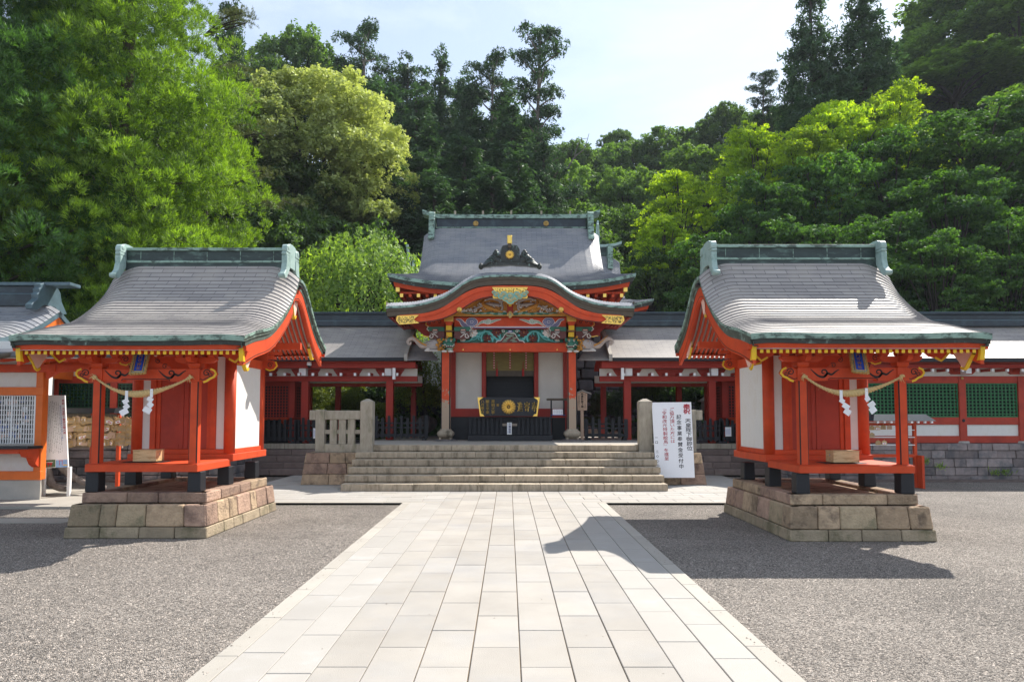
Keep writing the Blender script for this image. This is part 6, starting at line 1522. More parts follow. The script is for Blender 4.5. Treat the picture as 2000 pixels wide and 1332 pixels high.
# lower left corner hides behind the steps
c4[0] = NBP(150, 1142); bk_[0] = c4[0] + Vector((0, .035, 0))
mb.add(c4 + bk_, [(0, 1, 2, 3), (7, 6, 5, 4), (0, 4, 5, 1), (1, 5, 6, 2), (2, 6, 7, 3), (3, 7, 4, 0)]); mb.build('board', 'paper', nb)
mb = MB()
def vcol(txt, u, v, du, dv, s_, m, w_=1.0, bold=.03):
    """u, v: centre of the first character; du, dv: step to the next; s_: size in the same units"""
    for i, ch in enumerate(txt):
        if ch == ' ': continue
        cu, cv = u + du * i, v + dv * i; vs, fs = glyph(ch)
        for dx, dz in ((0, 0), (bold, 0), (0, bold)):
            P = []
            for vx, vy in vs:
                if ch in 'ー『』': ax, az = (vy - .38), -(vx - .5)
                else: ax, az = (vx - .5 + dx), (vy - .38 + dz)
                az = az; sk = ax * .0
                q = NBP(cu + ax * s_ * w_, cv - az * s_ - sk); q.y -= .004; P.append(q)
            mb.add(P, fs, m)
vcol('奉祝', 566, 170, 2, 64, 76, 1, 1.35, .05)
vcol('天皇陛下御即位', 585, 360, 4, 63, 62, 0, 1.35)
vcol('記念事業奉賛金受付中', 460, 310, 3.8, 75, 66, 0, 1.05)
vcol('ご協力頂いた方には', 362, 208, 2, 54, 54, 1, 1.25, .02)
vcol('『令和改元特製絵馬』を進呈', 258, 198, 3, 56.5, 56, 1, 1.2, .02)
vcol('一口 二〇〇〇円', 152, 592, 4, 64, 42, 0, 1.0)
mb.build('lettering', ['ink', 'ink_red'], nb)

# ---------------- tablet display stand behind the right shrine ----------------
ds = thing('tablet_stand', at(1725, 930, 16.2), 'red display stand with white shelves and a small dark roof behind the shrine porch', 'stand')
y = 16.2; xa, xb = at(1668, 0, y).x, at(1760, 0, y).x
def Z(v): return at(1000, v, y).z
mb = MB(); mb.hexa([(xa, y - .35, Z(822)), (xb + .30, y - .35, Z(822)), (xb + .30, y + .3, Z(822)), (xa, y + .3, Z(822))], [(xa + .1, y - .2, Z(809)), (xb + .15, y - .2, Z(809)), (xb + .15, y + .1, Z(809)), (xa + .1, y + .1, Z(809))]); mb.build('roof', 'ridge_dark', ds)
mb = MB()
for i in range(9): x = xa + .1 + (xb - xa + .1) * i / 8; mb.box(x - .02, x + .02, y - .36, y - .30, Z(826), Z(822.5))
mb.build('rafter_slats', 'white_paint', ds)
for x in (xa + .07, xb + .02, xb + .12):
    if x == xb + .12: continue
    mb = MB(); mb.box(x - .035, x + .035, y + .02, y + .09, -.04, Z(822.5)); mb.build('post', 'vermilion', ds)
mb = MB(); mb.box(xa + .106, xb - .016, y + .02, y + .09, Z(893), Z(887)); mb.box(xa + .106, xb - .016, y + .03, y + .08, Z(831), Z(826)); mb.build('rail', 'vermilion', ds)
mb = MB(); mb.box(xb + .03, xb + .085, y - .2, y + .0, -.04, Z(889)); mb.build('side_board', 'vermilion', ds)
for v in (824, 839, 853, 868):
    mb = MB(); mb.box(xa + .0, xb - .02, y - .03, y + .019, Z(v + 1.6), Z(v)); mb.build('shelf', 'white_paint', ds)
def tablet_mesh():
    mb = MB(); mb.xz([(-.075, -.10), (.075, -.10), (.075, 0), (0, .035), (-.075, 0)], -.005, .005); mb.tube([(0, -.001, .02), (0, -.004, .075)], .003, 4, 1)
    return mb
tm = tablet_mesh().build('wooden_tablet', ['wood_tablet', 'paper']); TM = tm.data; bpy.data.objects.remove(tm)
TMS = []
for k in range(5):
    mb = tablet_mesh(); 
    if k % 2 == 0:
        for j in range(3 + k): mb.box(-.055 + .02 * j, -.045 + .02 * j, -.0062, -.0051, -.08 + .008 * (j % 3), -.02, 2)
    if k == 1: mb.box(-.05, .05, -.0062, -.0051, -.085, -.03, 3); mb.box(-.02, .03, -.0074, -.0063, -.07, -.05, 4)
    o = mb.build('wooden_tablet', [['wood_tablet', 'wood_light', 'wood_tablet', 'wood_sign', 'wood_tablet'][k], 'wood_light', 'wood_grey', 'paper', 'ink_red']); TMS.append(o.data); bpy.data.objects.remove(o)
for j, (u, v) in enumerate(((1703, 833), (1714, 833), (1725, 832), (1737, 832), (1703, 847), (1715, 862), (1727, 862))):
    o = link('wooden_tablet', TMS[j % 5]); p = at(u, v, y - .05); o.location = p; o.scale = (.8, 1, .8)
    tag(o, 'wooden prayer tablet on the white shelves of the red display stand', 'tablet', 'tablets on the display stand')
# ---------------- rack full of wooden tablets, left ----------------
rk = thing('tablet_rack', at(190, 935, 15.2), 'long wooden rack crowded with prayer tablets beside the office', 'rack')
y = 15.2; xa, xb = at(112, 0, y).x, at(262, 0, y).x
def Z(v): return at(1000, v, y).z
mb = MB(); mb.hexa([(xa, y - .3, Z(807)), (xb, y - .3, Z(807)), (xb, y + .3, Z(807)), (xa, y + .3, Z(807))], [(xa, y - .25, Z(797)), (xb, y - .25, Z(797)), (xb, y + .1, Z(797)), (xa, y + .1, Z(797))]); mb.build('roof', 'black_wood', rk)
for x in (xa + .05, (xa + xb) / 2 + .25, xb - .05):
    mb = MB(); mb.box(x - .035, x + .035, y - .03, y + .04, 0, Z(807.5)); mb.build('post', 'vermilion', rk)
mb = MB()
for v in (811, 826, 840, 854): mb.box(xa, xb, y - .06, y - .035, Z(v + 1.2), Z(v)); 
mb.build('rail', 'wood_grey', rk)
mb = MB(); mb.box(xa, xb, y + .05, y + .1, Z(875), Z(808)); mb.build('back_board', 'wood_grey', rk)
rr = random.Random(31); k = 0
for row, v in enumerate((811, 826, 840, 854)):
    for layer in range(2):
        n = 16
        for i in range(n):
            u = 118 + (258 - 118) * (i + .5 * layer + rr.uniform(-.25, .25)) / n
            o = link('wooden_tablet', TMS[rr.randrange(5)]); p = at(u, v + 5 + 3 * layer + rr.uniform(-1.5, 2), y - .09 - .03 * layer - rr.uniform(0, .05)); o.location = p
            o.rotation_euler = (R(rr.uniform(-14, 4)), R(rr.uniform(-16, 16)), R(rr.uniform(-28, 28))); s_ = rr.uniform(.85, 1.1); o.scale = (s_, 1, s_)
            tag(o, 'pale wooden prayer tablet hanging on the crowded rack beside the office', 'tablet', 'tablets on the crowded rack'); k += 1
# ---------------- office at the far left ----------------
of = thing('office', (-11.5, 14.2, 0), 'white and orange office with a white lattice window, cut by the picture edge', 'building')
yo = 13.6
def Z(v): return at(0, v, yo).z
def X(u): return at(u, 800, yo).x
xr = X(84); xl = -18.0
mb = MB(); mb.hexa([(xl, yo, -.04), (xr, yo, -.04), (xr * 1.32, yo + 4.8, -.04), (xl, yo + 4.8, -.04)], [(xl, yo, Z(937)), (xr, yo, Z(937)), (xr * 1.32, yo + 4.8, Z(937)), (xl, yo + 4.8, Z(937))]); mb.build('foundation', 'stone_post', of)
mb = MB(); mb.box(xl, X(70), yo + .05, yo + .12, Z(936), Z(700)); mb.hexa([(xl, yo + .13, Z(936)), (X(78), yo + .13, Z(936)), (X(78) * 1.3, yo + 4.6, Z(936)), (xl, yo + 4.6, Z(936))], [(xl, yo + .13, Z(665)), (X(78), yo + .13, Z(665)), (X(78) * 1.3, yo + 4.6, Z(665)), (xl, yo + 4.6, Z(665))]); mb.build('wall', 'white_plaster', of)
mb = MB(); mb.box(X(70), xr, yo - .02, yo + .15, Z(936.5), Z(700)); mb.build('corner_post', 'vermilion_orange', of, bevel=.006)
mb = MB(); mb.box(xl, xr + .02, yo - .04, yo + .049, Z(772), Z(756)); mb.box(xl, xr + .01, yo - .03, yo + .049, Z(937), Z(920)); mb.build('rail', 'vermilion_orange', of, bevel=.006)
mb = MB(); mb.box(xl, xr + .25, yo - .06, yo + .10, Z(727), Z(712)); mb.build('beam', 'vermilion', of, bevel=.006)
mb = MB(); mb.xz([(xr + .05, Z(712.5)), (xr + .5, Z(712.5)), (xr + .9, Z(716)), (xr + .9, Z(724)), (xr + .3, Z(727)), (xr + .05, Z(740))], yo - .02, yo + .06); mb.build('corner_bracket', 'vermilion', of)
# window
xw0, xw1 = X(-60), X(69); mb = MB(); za, zb = Z(866), Z(773)
mb.box(xw0, xw1, yo + .012, yo + .045, za, zb, 1)
wn = mb.build('window', ['paper', 'interior_dark'], of)
mb = MB()
rr = random.Random(3)
for k in range(60):
    x = rr.uniform(xw0, xw1 - .15); z = rr.uniform(za + .1, zb - .1); mb.box(x, x + rr.uniform(.04, .12), yo + .005, yo + .011, z, z + rr.uniform(.03, .12), k % 3)
mb.build('posters', ['paper', 'pink_plaster', 'ink_blue'], wn)
mb = MB(); n = 26; y2 = yo - .02
for i in range(n + 1): x = xw0 + (xw1 - xw0) * i / n; t = .018 if i % 9 == 8 else .009; mb.box(x - t, x + t, y2, y2 + .015, za, zb)
for j in range(11): z = za + (zb - za) * j / 10; mb.box(xw0, xw1, y2 + .0151, y2 + .028, z - .009, z + .009)
mb.build('lattice', 'white_paint', wn)
mb = MB(); mb.box(xl, X(70) + .18, yo - .45, yo - .02, Z(875), Z(870), 0); mb.yz([(yo - .42, Z(875.2)), (yo - .34, Z(890)), (yo - .2, Z(893)), (yo - .12, Z(906)), (yo - .021, Z(912)), (yo - .021, Z(875.2))], X(70) - .02, X(70) + .12, 1)
mb.box(xl, X(70) - .02, yo - .40, yo - .03, Z(884), Z(875.2), 1); mb.build('counter', ['black_lacquer', 'vermilion'], of)
# office eaves: red rafters under white boards, and the roof behind with its ridge
mb = MB()
for i in range(27): x = xl + .4 + .40 * i; mb.hexa([(x, yo - .75, 2.66), (x + .07, yo - .75, 2.66), (x + .07, yo + 1.1, 2.98), (x, yo + 1.1, 2.98)], [(x, yo - .75, 2.72), (x + .07, yo - .75, 2.72), (x + .07, yo + 1.1, 3.04), (x, yo + 1.1, 3.04)])
mb.build('rafter_slats', 'vermilion', of)
xe = xl + .4 + .40 * 27
mb = MB(); mb.hexa([(xl, yo - .8, 2.724), (xe, yo - .8, 2.724), (xe, yo + 1.15, 3.05), (xl, yo + 1.15, 3.05)], [(xl, yo - .8, 2.75), (xe, yo - .8, 2.75), (xe, yo + 1.15, 3.08), (xl, yo + 1.15, 3.08)]); mb.build('soffit', 'white_plaster', of)
mb = MB(); mb.hexa([(xl, yo - .9, 2.76), (xe + .1, yo - .9, 2.76), (xe + .1, yo + 1.2, 3.10), (xl, yo + 1.2, 3.10)], [(xl, yo - .9, 2.84), (xe + .1, yo - .9, 2.84), (xe + .1, yo + 1.2, 3.16), (xl, yo + 1.2, 3.16)]); mb.build('lower_roof', 'shingle_blue', of)
mb = MB(); mb.box(xl, xe - .1, yo + .95, yo + 1.1, 2.62, 2.95); mb.build('rear_beam', 'vermilion', of)
a = -11.1; hw = 4.2; yr_ = yo + 3.2; zr_ = 4.42
prof = [(yo - .2, 3.18), (yo + 1.0, 3.36), (yo + 2.2, 3.80), (yr_, zr_)]
ar, sf_, xs, sm = gable_roof(of, prof, hw, 22, 1, (.05, .2), None, None, xc=a - hw, zone=.5)
br2, sfb, xs, smb = gable_roof(of, [(yr_, zr_), (yr_ + 1.2, 3.7), (yr_ + 2.6, 3.2)], hw, 22, -1, (.05, .2), None, None, xc=a - hw, zone=.5)
ar.add(br2.v, br2.f, 0, True, [br2.uv[i] for i in range(len(br2.f))]); ar.build('roof', 'shingle_blue', of)
mb = MB(); row = [sf_(x, 0) for x in xs]
mb.grid([[Vector((p.x, p.y, p.z + .01)) for p in row], [Vector((p.x, p.y, p.z - .09)) for p in row]], 0, False); mb.grid([[Vector((p.x, p.y + .04, p.z - .09)) for p in row], [Vector((p.x, p.y + .04, p.z - .2)) for p in row]], 1, False)
line = [sf_(hw, i) for i in range(0, sm + 1, 4)] + [sfb(hw, i) for i in range(0, smb + 1, 4)]
mb.grid([[Vector((p.x, p.y, p.z + .01)) for p in line], [Vector((p.x, p.y, p.z - .12)) for p in line]], 0, True); mb.grid([[Vector((p.x - .05, p.y, p.z - .12)) for p in line], [Vector((p.x - .05, p.y, p.z - .36)) for p in line]], 2, True)
mb.grid([[Vector((p.x - .5, p.y, p.z - .15)) for p in line], [Vector((p.x - .5, p.y, 2.6)) for p in line]], 3, True)
mb.build('eave_edge', ['slate_blue_trim', 'copper_dark', 'vermilion_orange', 'vermilion_orange'], of)
mb = MB(); zq = zr_ - .08; mb.box(a - 8, a - .35, yr_ - .2, yr_ + .2, zq, zq + .32); mb.box(a - 8, a - .3, yr_ - .14, yr_ + .14, zq + .321, zq + .50); rdo = mb.build('ridge', 'ridge_dark', of, bevel=.01); mb = MB(); mb.box(a - 8, a + .35, yr_ - .22, yr_ + .22, zq + .501, zq + .58); mb.box(a - 8, a - .4, yr_ - .215, yr_ - .201, zq + .28, zq + .31); mb.build('ridge_cap', 'slate_blue_trim', rdo, bevel=.01)
mb = MB(); o = [(-.25, .55), (-.38, .50), (-.36, .42), (-.42, .38), (-.40, .30), (-.47, .24), (-.44, .14), (-.66, -.04), (-.64, -.14), (-.45, -.14), (-.2, .02), (.2, .02), (.45, -.14), (.66, -.08), (.44, .2), (.38, .42), (.25, .55)]
mb.yz([(yr_ + p, zq + q) for p, q in o], a - .42, a - .26); mb.build('ridge_end', 'slate_blue_trim', of, bevel=.01)
# poster board beside the office
pb = thing('poster_board', at(105, 935, 14.2), 'tall white board with fine columns of writing and two small photos beside the office', 'notice board')
def PBP(u, v): t = (v - 95) / 1100; Y = 14.35 - .25 * t; return at(60 + u / 7.833, 760 + v / 7.833, Y)
mb = MB(); c4 = [PBP(125, 1215), PBP(572, 1185), PBP(520, 95), PBP(178, 92)]; bk_ = [p + Vector((0, .03, 0)) for p in c4]
mb.add(c4 + bk_, [(0, 1, 2, 3), (7, 6, 5, 4), (0, 4, 5, 1), (1, 5, 6, 2), (2, 6, 7, 3), (3, 7, 4, 0)]); mb.build('board', 'paper', pb)
def vc2(txt, u, v, du, dv, s_, m, bold=.0):
    for i, ch in enumerate(txt):
        if ch == ' ': continue
        vs, fs = glyph(ch)
        for b_ in ((0,) if not bold else (0, bold)):
            P = []
            for vx, vy in vs: q = PBP(u + du * i + (vx - .5 + b_) * s_, v + dv * i - (vy - .38) * s_); q.y -= .003; P.append(q)
            mb.add(P, fs, m)
mb = MB(); vc2('奉祝 天皇陛下御即位御大典', 494, 175, 2.0, 41, 40, 1, .05); vc2('霧島神宮境内整備事業御寄附のお願い', 456, 262, 2.0, 32, 27, 2)
body = 'この度の御大典を奉祝し境内の整備を行います皆様の御奉賛を賜りますよう謹んでお願い申し上げます尚詳細は社務所へお尋ね下さい何卒よろしく'
for k in range(8): vc2((body * 2)[k * 7:k * 7 + 34], 420 - 28 * k, 190 + 10 * (k % 3), 2.0, 23, 17, 0)
mb.build('lettering', ['ink', 'ink_red', 'ink_blue'], pb)
mb = MB()
for (u0, u1, m) in ((132, 192, 1), (203, 378, 1), (386, 562, 0)):
    P = [PBP(u0, 1198), PBP(u1, 1190), PBP(u1, 1075), PBP(u0, 1085)]
    for p in P: p.y -= .004
    mb.add(P, [(0, 1, 2, 3)], m)
for (u0, u1, v0, v1, m) in ((250, 330, 1120, 1150, 2), (265, 280, 1150, 1180, 2), (305, 318, 1150, 1180, 2), (235, 345, 1112, 1120, 3), (430, 500, 1085, 1092, 2), (440, 447, 1092, 1160, 2), (480, 487, 1092, 1160, 2), (500, 560, 1150, 1165, 4)):
    P = [PBP(u0, v1), PBP(u1, v1), PBP(u1, v0), PBP(u0, v0)]
    for p in P: p.y -= .006
    mb.add(P, [(0, 1, 2, 3)], m)
mb.build('photos', ['photo_sky', 'photo_green', 'ink_red', 'paper', 'yellow_paint'], pb)
mb = MB(); a, b = PBP(555, 1190), PBP(160, 1215)
for p in (a, b): mb.box(p.x - .03, p.x + .03, 14.16, 14.22, -.04, p.z)
mb.build('leg', 'white_paint', pb)
# dark bamboo pole / gutter arm crossing behind the eave of the left shrine
mb = MB(); mb.tube([at(-30, 702, 12.6), at(82, 680, 12.9)], .05, 8); tag(mb.build('gutter_pipe', 'brown_board'), 'dark sloping gutter pipe under the office eaves', 'pipe')
# security cameras
for (u, v, Y, lab) in ((604, 712, 20.05, 'white dome camera under the gallery eave next to the small shrine gable'),):
    p = at(u, v, Y); c = thing('security_camera', p, lab, 'camera')
    mb = MB(); mb.box(p.x - .05, p.x + .05, Y - .05, Y + .05, p.z, p.z + .10); mb.lathe([(.06, -.03), (.075, .0), (.06, .03)], p, 12); mb.build('housing', 'white_paint', c)
    mb = MB(); mb.ell(p + Vector((0, 0, -.04)), (.05, .05, .06), 0, 12, 7); mb.build('lens_dome', 'black_lacquer', c)
# ---------------- leaves ----------------
leaf_mat('leaf_cedar', (.035, .085, .016), (.34, .52, .040), .52, tcol=(1.4, 1.5, .4))
leaf_mat('leaf_cedar_shaded', (.022, .065, .018), (.12, .25, .040), .42, tcol=(1.3, 1.5, .5))  # same cedar leaf made darker: shade put into the colour
leaf_mat('leaf_conifer', (.018, .042, .024), (.075, .14, .055), .34, tcol=(1.3, 1.5, .7))
leaf_mat('leaf_chinquapin', (.040, .095, .025), (.58, .62, .20), .34, tcol=(1.3, 1.4, .8))
leaf_mat('leaf_broad', (.030, .066, .024), (.15, .24, .055), .46, tcol=(1.5, 1.7, .5))
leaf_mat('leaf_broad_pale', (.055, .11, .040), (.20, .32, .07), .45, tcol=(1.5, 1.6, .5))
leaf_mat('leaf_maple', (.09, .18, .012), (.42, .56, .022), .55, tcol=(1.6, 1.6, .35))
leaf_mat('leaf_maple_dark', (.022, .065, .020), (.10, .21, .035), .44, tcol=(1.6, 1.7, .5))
leaf_mat('leaf_weeping', (.09, .17, .030), (.34, .47, .09), .48, tcol=(1.5, 1.6, .5))
leaf_mat('leaf_azalea', (.10, .16, .018), (.24, .29, .030), .35, tcol=(1.5, 1.5, .4))
leaf_mat('leaf_shrub', (.020, .050, .018), (.055, .105, .030), .3)
leaf_mat('leaf_red', (.30, .02, .03), (.45, .06, .05), .4, tcol=(1.6, .8, .6))
leaf_mat('leaf_under', (.024, .055, .018), (.060, .11, .030), .3)

def unit(n, rg):
    v = rg.normal(size=(n, 3)); return v / np.linalg.norm(v, axis=1, keepdims=True)
def diamonds(C, Nn, size, rg, asp=.5, droop=0.0):
    """pointed leaves with centre C and normal Nn"""
    n = len(C); t = np.cross(Nn, unit(n, rg)); t /= np.linalg.norm(t, axis=1, keepdims=True) + 1e-9
    t[:, 2] -= droop; t /= np.linalg.norm(t, axis=1, keepdims=True)
    b = np.cross(Nn, t); b /= np.linalg.norm(b, axis=1, keepdims=True) + 1e-9; s = size[:, None]
    V = np.stack([C - t * s * .5, C + b * s * asp * .5, C + t * s * .5, C - b * s * asp * .5], 1)
    return V.reshape(-1, 3), (np.arange(n)[:, None] * 4 + np.arange(4)[None])
def blades(C, D, length, width, rg):
    n = len(C); b = np.cross(D, unit(n, rg)); b /= np.linalg.norm(b, axis=1, keepdims=True) + 1e-9
    L = length[:, None]; V = np.stack([C - b * width * .5, C + D * L * .55 - b * width * .42, C + D * L, C + D * L * .5 + b * width * .6], 1)
    return V.reshape(-1, 3), (np.arange(n)[:, None] * 4 + np.arange(4)[None])
def sample_lobes(lobes, n, rg, low=-.55, rj=(.82, 1.06)):
    L = np.array([l[:6] for l in lobes], float); ar = (L[:, 3] * L[:, 4] + L[:, 4] * L[:, 5] + L[:, 3] * L[:, 5]); p = ar / ar.sum()
    idx = rg.choice(len(L), n, p=p); d = unit(n, rg); bad = d[:, 2] < low; d[bad, 2] *= -1
    l = L[idx]; P = l[:, :3] + d * l[:, 3:6] * rg.uniform(*rj, (n, 1)); N = d / l[:, 3:6]; N /= np.linalg.norm(N, axis=1, keepdims=True)
    return P, N, idx
def crown_leaves(lobes, nclus, per, crad, leaf, seed, kind='leaf', asp=.5, low=-.55, inner=.12, droop=0.0, flat=.0):
    low = max(low, -.22)
    rg = np.random.default_rng(seed); P, N, idx = sample_lobes(lobes, nclus, rg, low)
    k = int(nclus * inner); 
    if k: P2, N2, i2 = sample_lobes(lobes, k, rg, -1, (.3, .75)); P = np.vstack([P, P2]); N = np.vstack([N, N2]); idx = np.concatenate([idx, i2])
    n = len(P); lt = rg.random(len(lobes)); ct = np.clip(.55 * lt[idx] + .45 * rg.random(n), 0, 1)
    if kind == 'tuft':
        up = N + np.array([0, 0, .55]); up /= np.linalg.norm(up, axis=1, keepdims=True)
        C = np.repeat(P, per, 0); D = np.repeat(up, per, 0) + rg.normal(0, .42, (n * per, 3)); D /= np.linalg.norm(D, axis=1, keepdims=True); D[:, 2] -= droop
        C = C + rg.normal(0, crad * .30, C.shape)
        V, F = blades(C, D, rg.uniform(.6, 1.15, n * per) * leaf, leaf * asp, rg)
    else:
        C = np.repeat(P, per, 0) + unit(n * per, rg) * (rg.random((n * per, 1)) ** .5) * np.array([crad, crad, crad * (1 - flat)])
        Nn = np.repeat(N, per, 0) * .55 + unit(n * per, rg) * .8 + np.array([0, 0, .45]); Nn /= np.linalg.norm(Nn, axis=1, keepdims=True)
        V, F = diamonds(C, Nn, rg.uniform(.65, 1.25, n * per) * leaf, rg, asp, droop)
    T = np.clip(np.repeat(ct, per) + rg.normal(0, .14, n * per), 0, 1)
    return V, F, T
def limbs(segs, name, m, n=8):
    mb = MB()
    for pts, r0, r1 in segs:
        c = crom(pts, 4); k = len(c); mb.tube(c, [r0 + (r1 - r0) * (i / (k - 1)) ** .8 for i in range(k)], n, 0)
    me = mb.build(name, m); d = me.data; bpy.data.objects.remove(me); return d
def cone_lobes(H, Rr, z0, lv, seed, prof, lob=(.9, .75), jit=.18, squash=.7):
    rd = random.Random(seed); out = []; segs = []
    for i in range(lv):
        t = i / (lv - 1); z = z0 + (H - z0) * t * .97; r = Rr * prof(t); n = max(1, int(round(2 * math.pi * r / (lob[0] * 1.25)))) if r > .25 * lob[0] else 1
        for k in range(n):
            a = 2 * math.pi * (k + rd.random() * .7) / n + i * 1.3; rr = max(0, r - lob[0] * .45) * rd.uniform(1 - jit, 1 + jit * .6); s = lob[0] * rd.uniform(.7, 1.2) * (.55 + .45 * min(1, r / Rr + .25))
            zz = z + rd.uniform(-.4, .4) * lob[0]
            out.append((rr * math.cos(a), rr * math.sin(a), zz, s, s, s * squash * lob[1] / .75))
            if rd.random() < .35: segs.append(([(0, 0, zz - .25 * rr), (rr * .5 * math.cos(a), rr * .5 * math.sin(a), zz - .12 * rr), (rr * .95 * math.cos(a), rr * .95 * math.sin(a), zz)], .05 * Rr / 3.5 + .02, .015))
    return out, segs
def dome_lobes(R_, H, zc_, n, seed, lob, top=1.0):
    rd = random.Random(seed); out = []; segs = []
    for k in range(n):
        z = 1 - 1.75 * (k + .5) / n; a = k * 2.39996 + rd.uniform(-.3, .3); q = math.sqrt(max(0, 1 - z * z)); f = rd.uniform(.72, .98)
        s = lob * rd.uniform(.7, 1.25); p = (R_ * q * f * math.cos(a), R_ * q * f * math.sin(a), zc_ + H * z * f)
        out.append((*p, s, s, s * .72))
        if k % 3 == 0: segs.append(([(0, 0, zc_ - H * .75), (p[0] * .45, p[1] * .45, zc_ + (p[2] - zc_) * .3), p], .16 * R_ / 5, .03))
    return out, segs
def pad_lobes(R_, z0, H, n, seed, lob):
    rd = random.Random(seed); out = []; segs = []
    for k in range(n):
        t = (k + .5) / n; z = z0 + (H - z0) * t ** .9; r = R_ * (1 - .55 * t ** 1.6) * math.sqrt(rd.random()) * (1 if k % 2 else .98); a = rd.uniform(0, 6.28); s = lob * rd.uniform(.7, 1.3)
        x, y = r * math.cos(a), r * math.sin(a); z -= .12 * r; out.append((x, y, z, s * 1.15, s * 1.15, s * .30))
        if k % 2 == 0: segs.append(([(0, 0, z0 * .35 + .1 * z), (x * .35, y * .35, z0 * .35 + (z - z0 * .35) * .62), (x * .8, y * .8, z - .1), (x, y, z)], .11 * R_ / 5, .02))
    return out, segs
def subdiv(lobes, n, f, seed, keep=.55):
    rd = random.Random(seed); out = []
    for (x, y, z, a, b, c) in lobes:
        if keep: out.append((x, y, z, a * keep, b * keep, c * keep))
        for q in range(n):
            d = Vector((rd.gauss(0, 1), rd.gauss(0, 1), rd.gauss(.15, .8))).normalized(); s = rd.uniform(.75, 1.2) * f; out.append((x + d.x * a * .82, y + d.y * b * .82, z + d.z * c * .82, a * s, b * s, max(c * s, a * s * .5)))
    return out
VAR = {}
def variant(key, lobes, segs, H, Rr, lm, bm, trunk, nclus, per, crad, leaf, seed, trunk_r=.3, **kw):
    V, F, T = crown_leaves(lobes, nclus, per, crad, leaf, seed, **kw)
    cm = np_mesh('crown', V, F, [lm], T)
    tm_ = limbs([(trunk, trunk_r, trunk_r * .25)] + segs, 'trunk', bm)
    VAR[key] = (cm, tm_, H, Rr)
for s_ in range(3):
    lb, sg_ = dome_lobes(4.6, 4.2, 7.6, 42, 50 + s_, 1.45); variant('broad%d' % s_, subdiv(lb, 8, .36, s_, .45), sg_, 12.3, 5.6, 'leaf_broad', 'bark_dark', [(0, 0, -3), (.1, 0, 3), (0, .1, 6)], 3000, 8, .30, .36, 60 + s_, .34)
for s_ in range(2):
    lb, sg_ = dome_lobes(4.6, 4.2, 7.6, 38, 80 + s_, 1.5); variant('pale%d' % s_, subdiv(lb, 8, .36, s_, .45), sg_, 12.3, 5.6, 'leaf_broad_pale', 'bark_dark', [(0, 0, -3), (.1, 0, 3), (0, .1, 6)], 3000, 8, .30, .36, 90 + s_, .34)
    lb, sg_ = cone_lobes(24, 4.0, 3.0, 17, 20 + s_, lambda t: (1 - t) ** .78 * 1.0 + .05, (1.2, .8), .28); variant('conifer%d' % s_, subdiv(lb, 5, .42, s_), sg_, 24, 4.6, 'leaf_conifer', 'bark_dark', [(0, 0, -4), (0, 0, 8), (.1, 0, 23)], 5200, 8, .36, .42, 30 + s_, .42, asp=.30, droop=.35)
    lb, sg_ = pad_lobes(5.2, 3.2, 9.6, 60, 40 + s_, 1.25); variant('maple%d' % s_, subdiv(lb, 8, .34, s_, .5), sg_, 10.0, 6.0, 'leaf_maple', 'bark_dark', [(0, 0, -2), (.2, .1, 1.5), (0, .1, 4.5)], 3200, 8, .26, .25, 44 + s_, .22, flat=.6)
    lb, sg_ = pad_lobes(5.4, 3.0, 11.0, 66, 140 + s_, 1.35); variant('maple_dark%d' % s_, subdiv(lb, 8, .34, s_, .5), sg_, 11.4, 6.2, 'leaf_maple_dark', 'bark_dark', [(0, 0, -2), (.2, .1, 1.5), (0, .1, 5)], 3300, 8, .26, .27, 144 + s_, .24, flat=.6)
def sparse(seed, H, Rr, n, z0):
    rd = random.Random(seed); lobes = []; segs = []
    for k in range(n):
        t = k / (n - 1); z = z0 + (H - z0) * t; r = Rr * (.75 + .35 * math.sin(t * 7 + seed)) * (1 - .55 * t ** 2.5); a = k * 2.4 + rd.uniform(-.5, .5)
        tip = (r * math.cos(a), r * math.sin(a), z + rd.uniform(0, .6)); segs.append(([(0, 0, z - .9), (tip[0] * .5, tip[1] * .5, z - .35), tip], .11, .03))
        for q in range(5):
            f = rd.uniform(.35, 1.12); s = rd.uniform(.40, .85) * Rr / 4; lobes.append((tip[0] * f + rd.uniform(-.5, .5), tip[1] * f + rd.uniform(-.5, .5), z - .35 + f * .5 + rd.uniform(-.1, .4), s * 1.25, s * 1.25, s * .42))
    lobes.append((0, 0, H - .3, .9, .9, .6)); return lobes, segs
for s_ in range(2):
    lb, sg_ = sparse(7 + s_, 22, 3.9, 30, 5.0); 
    if s_ == 0: sg_ += [([(0, 0, 11.2), (2.2, 0, 11.3), (3.4, 0, 12.6), (4.4, 0, 13.3), (4.9, -.1, 14.4)], .10, .02), ([(3.4, 0, 12.6), (4.0, .1, 13.9), (4.8, .1, 14.1)], .04, .012), ([(.2, 0, 5.0), (2.0, -.2, 6.2), (2.8, -.3, 4.6), (3.6, -.3, 3.2)], .12, .02)]
    variant('sparse%d' % s_, lb, sg_, 22.4, 4.6, 'leaf_conifer', 'bark_grey', [(0, 0, -4), (.1, 0, 6), (-.2, 0, 12), (.15, 0, 22)], 3000, 9, .26, .26, 17 + s_, .42, asp=.4, inner=.05)

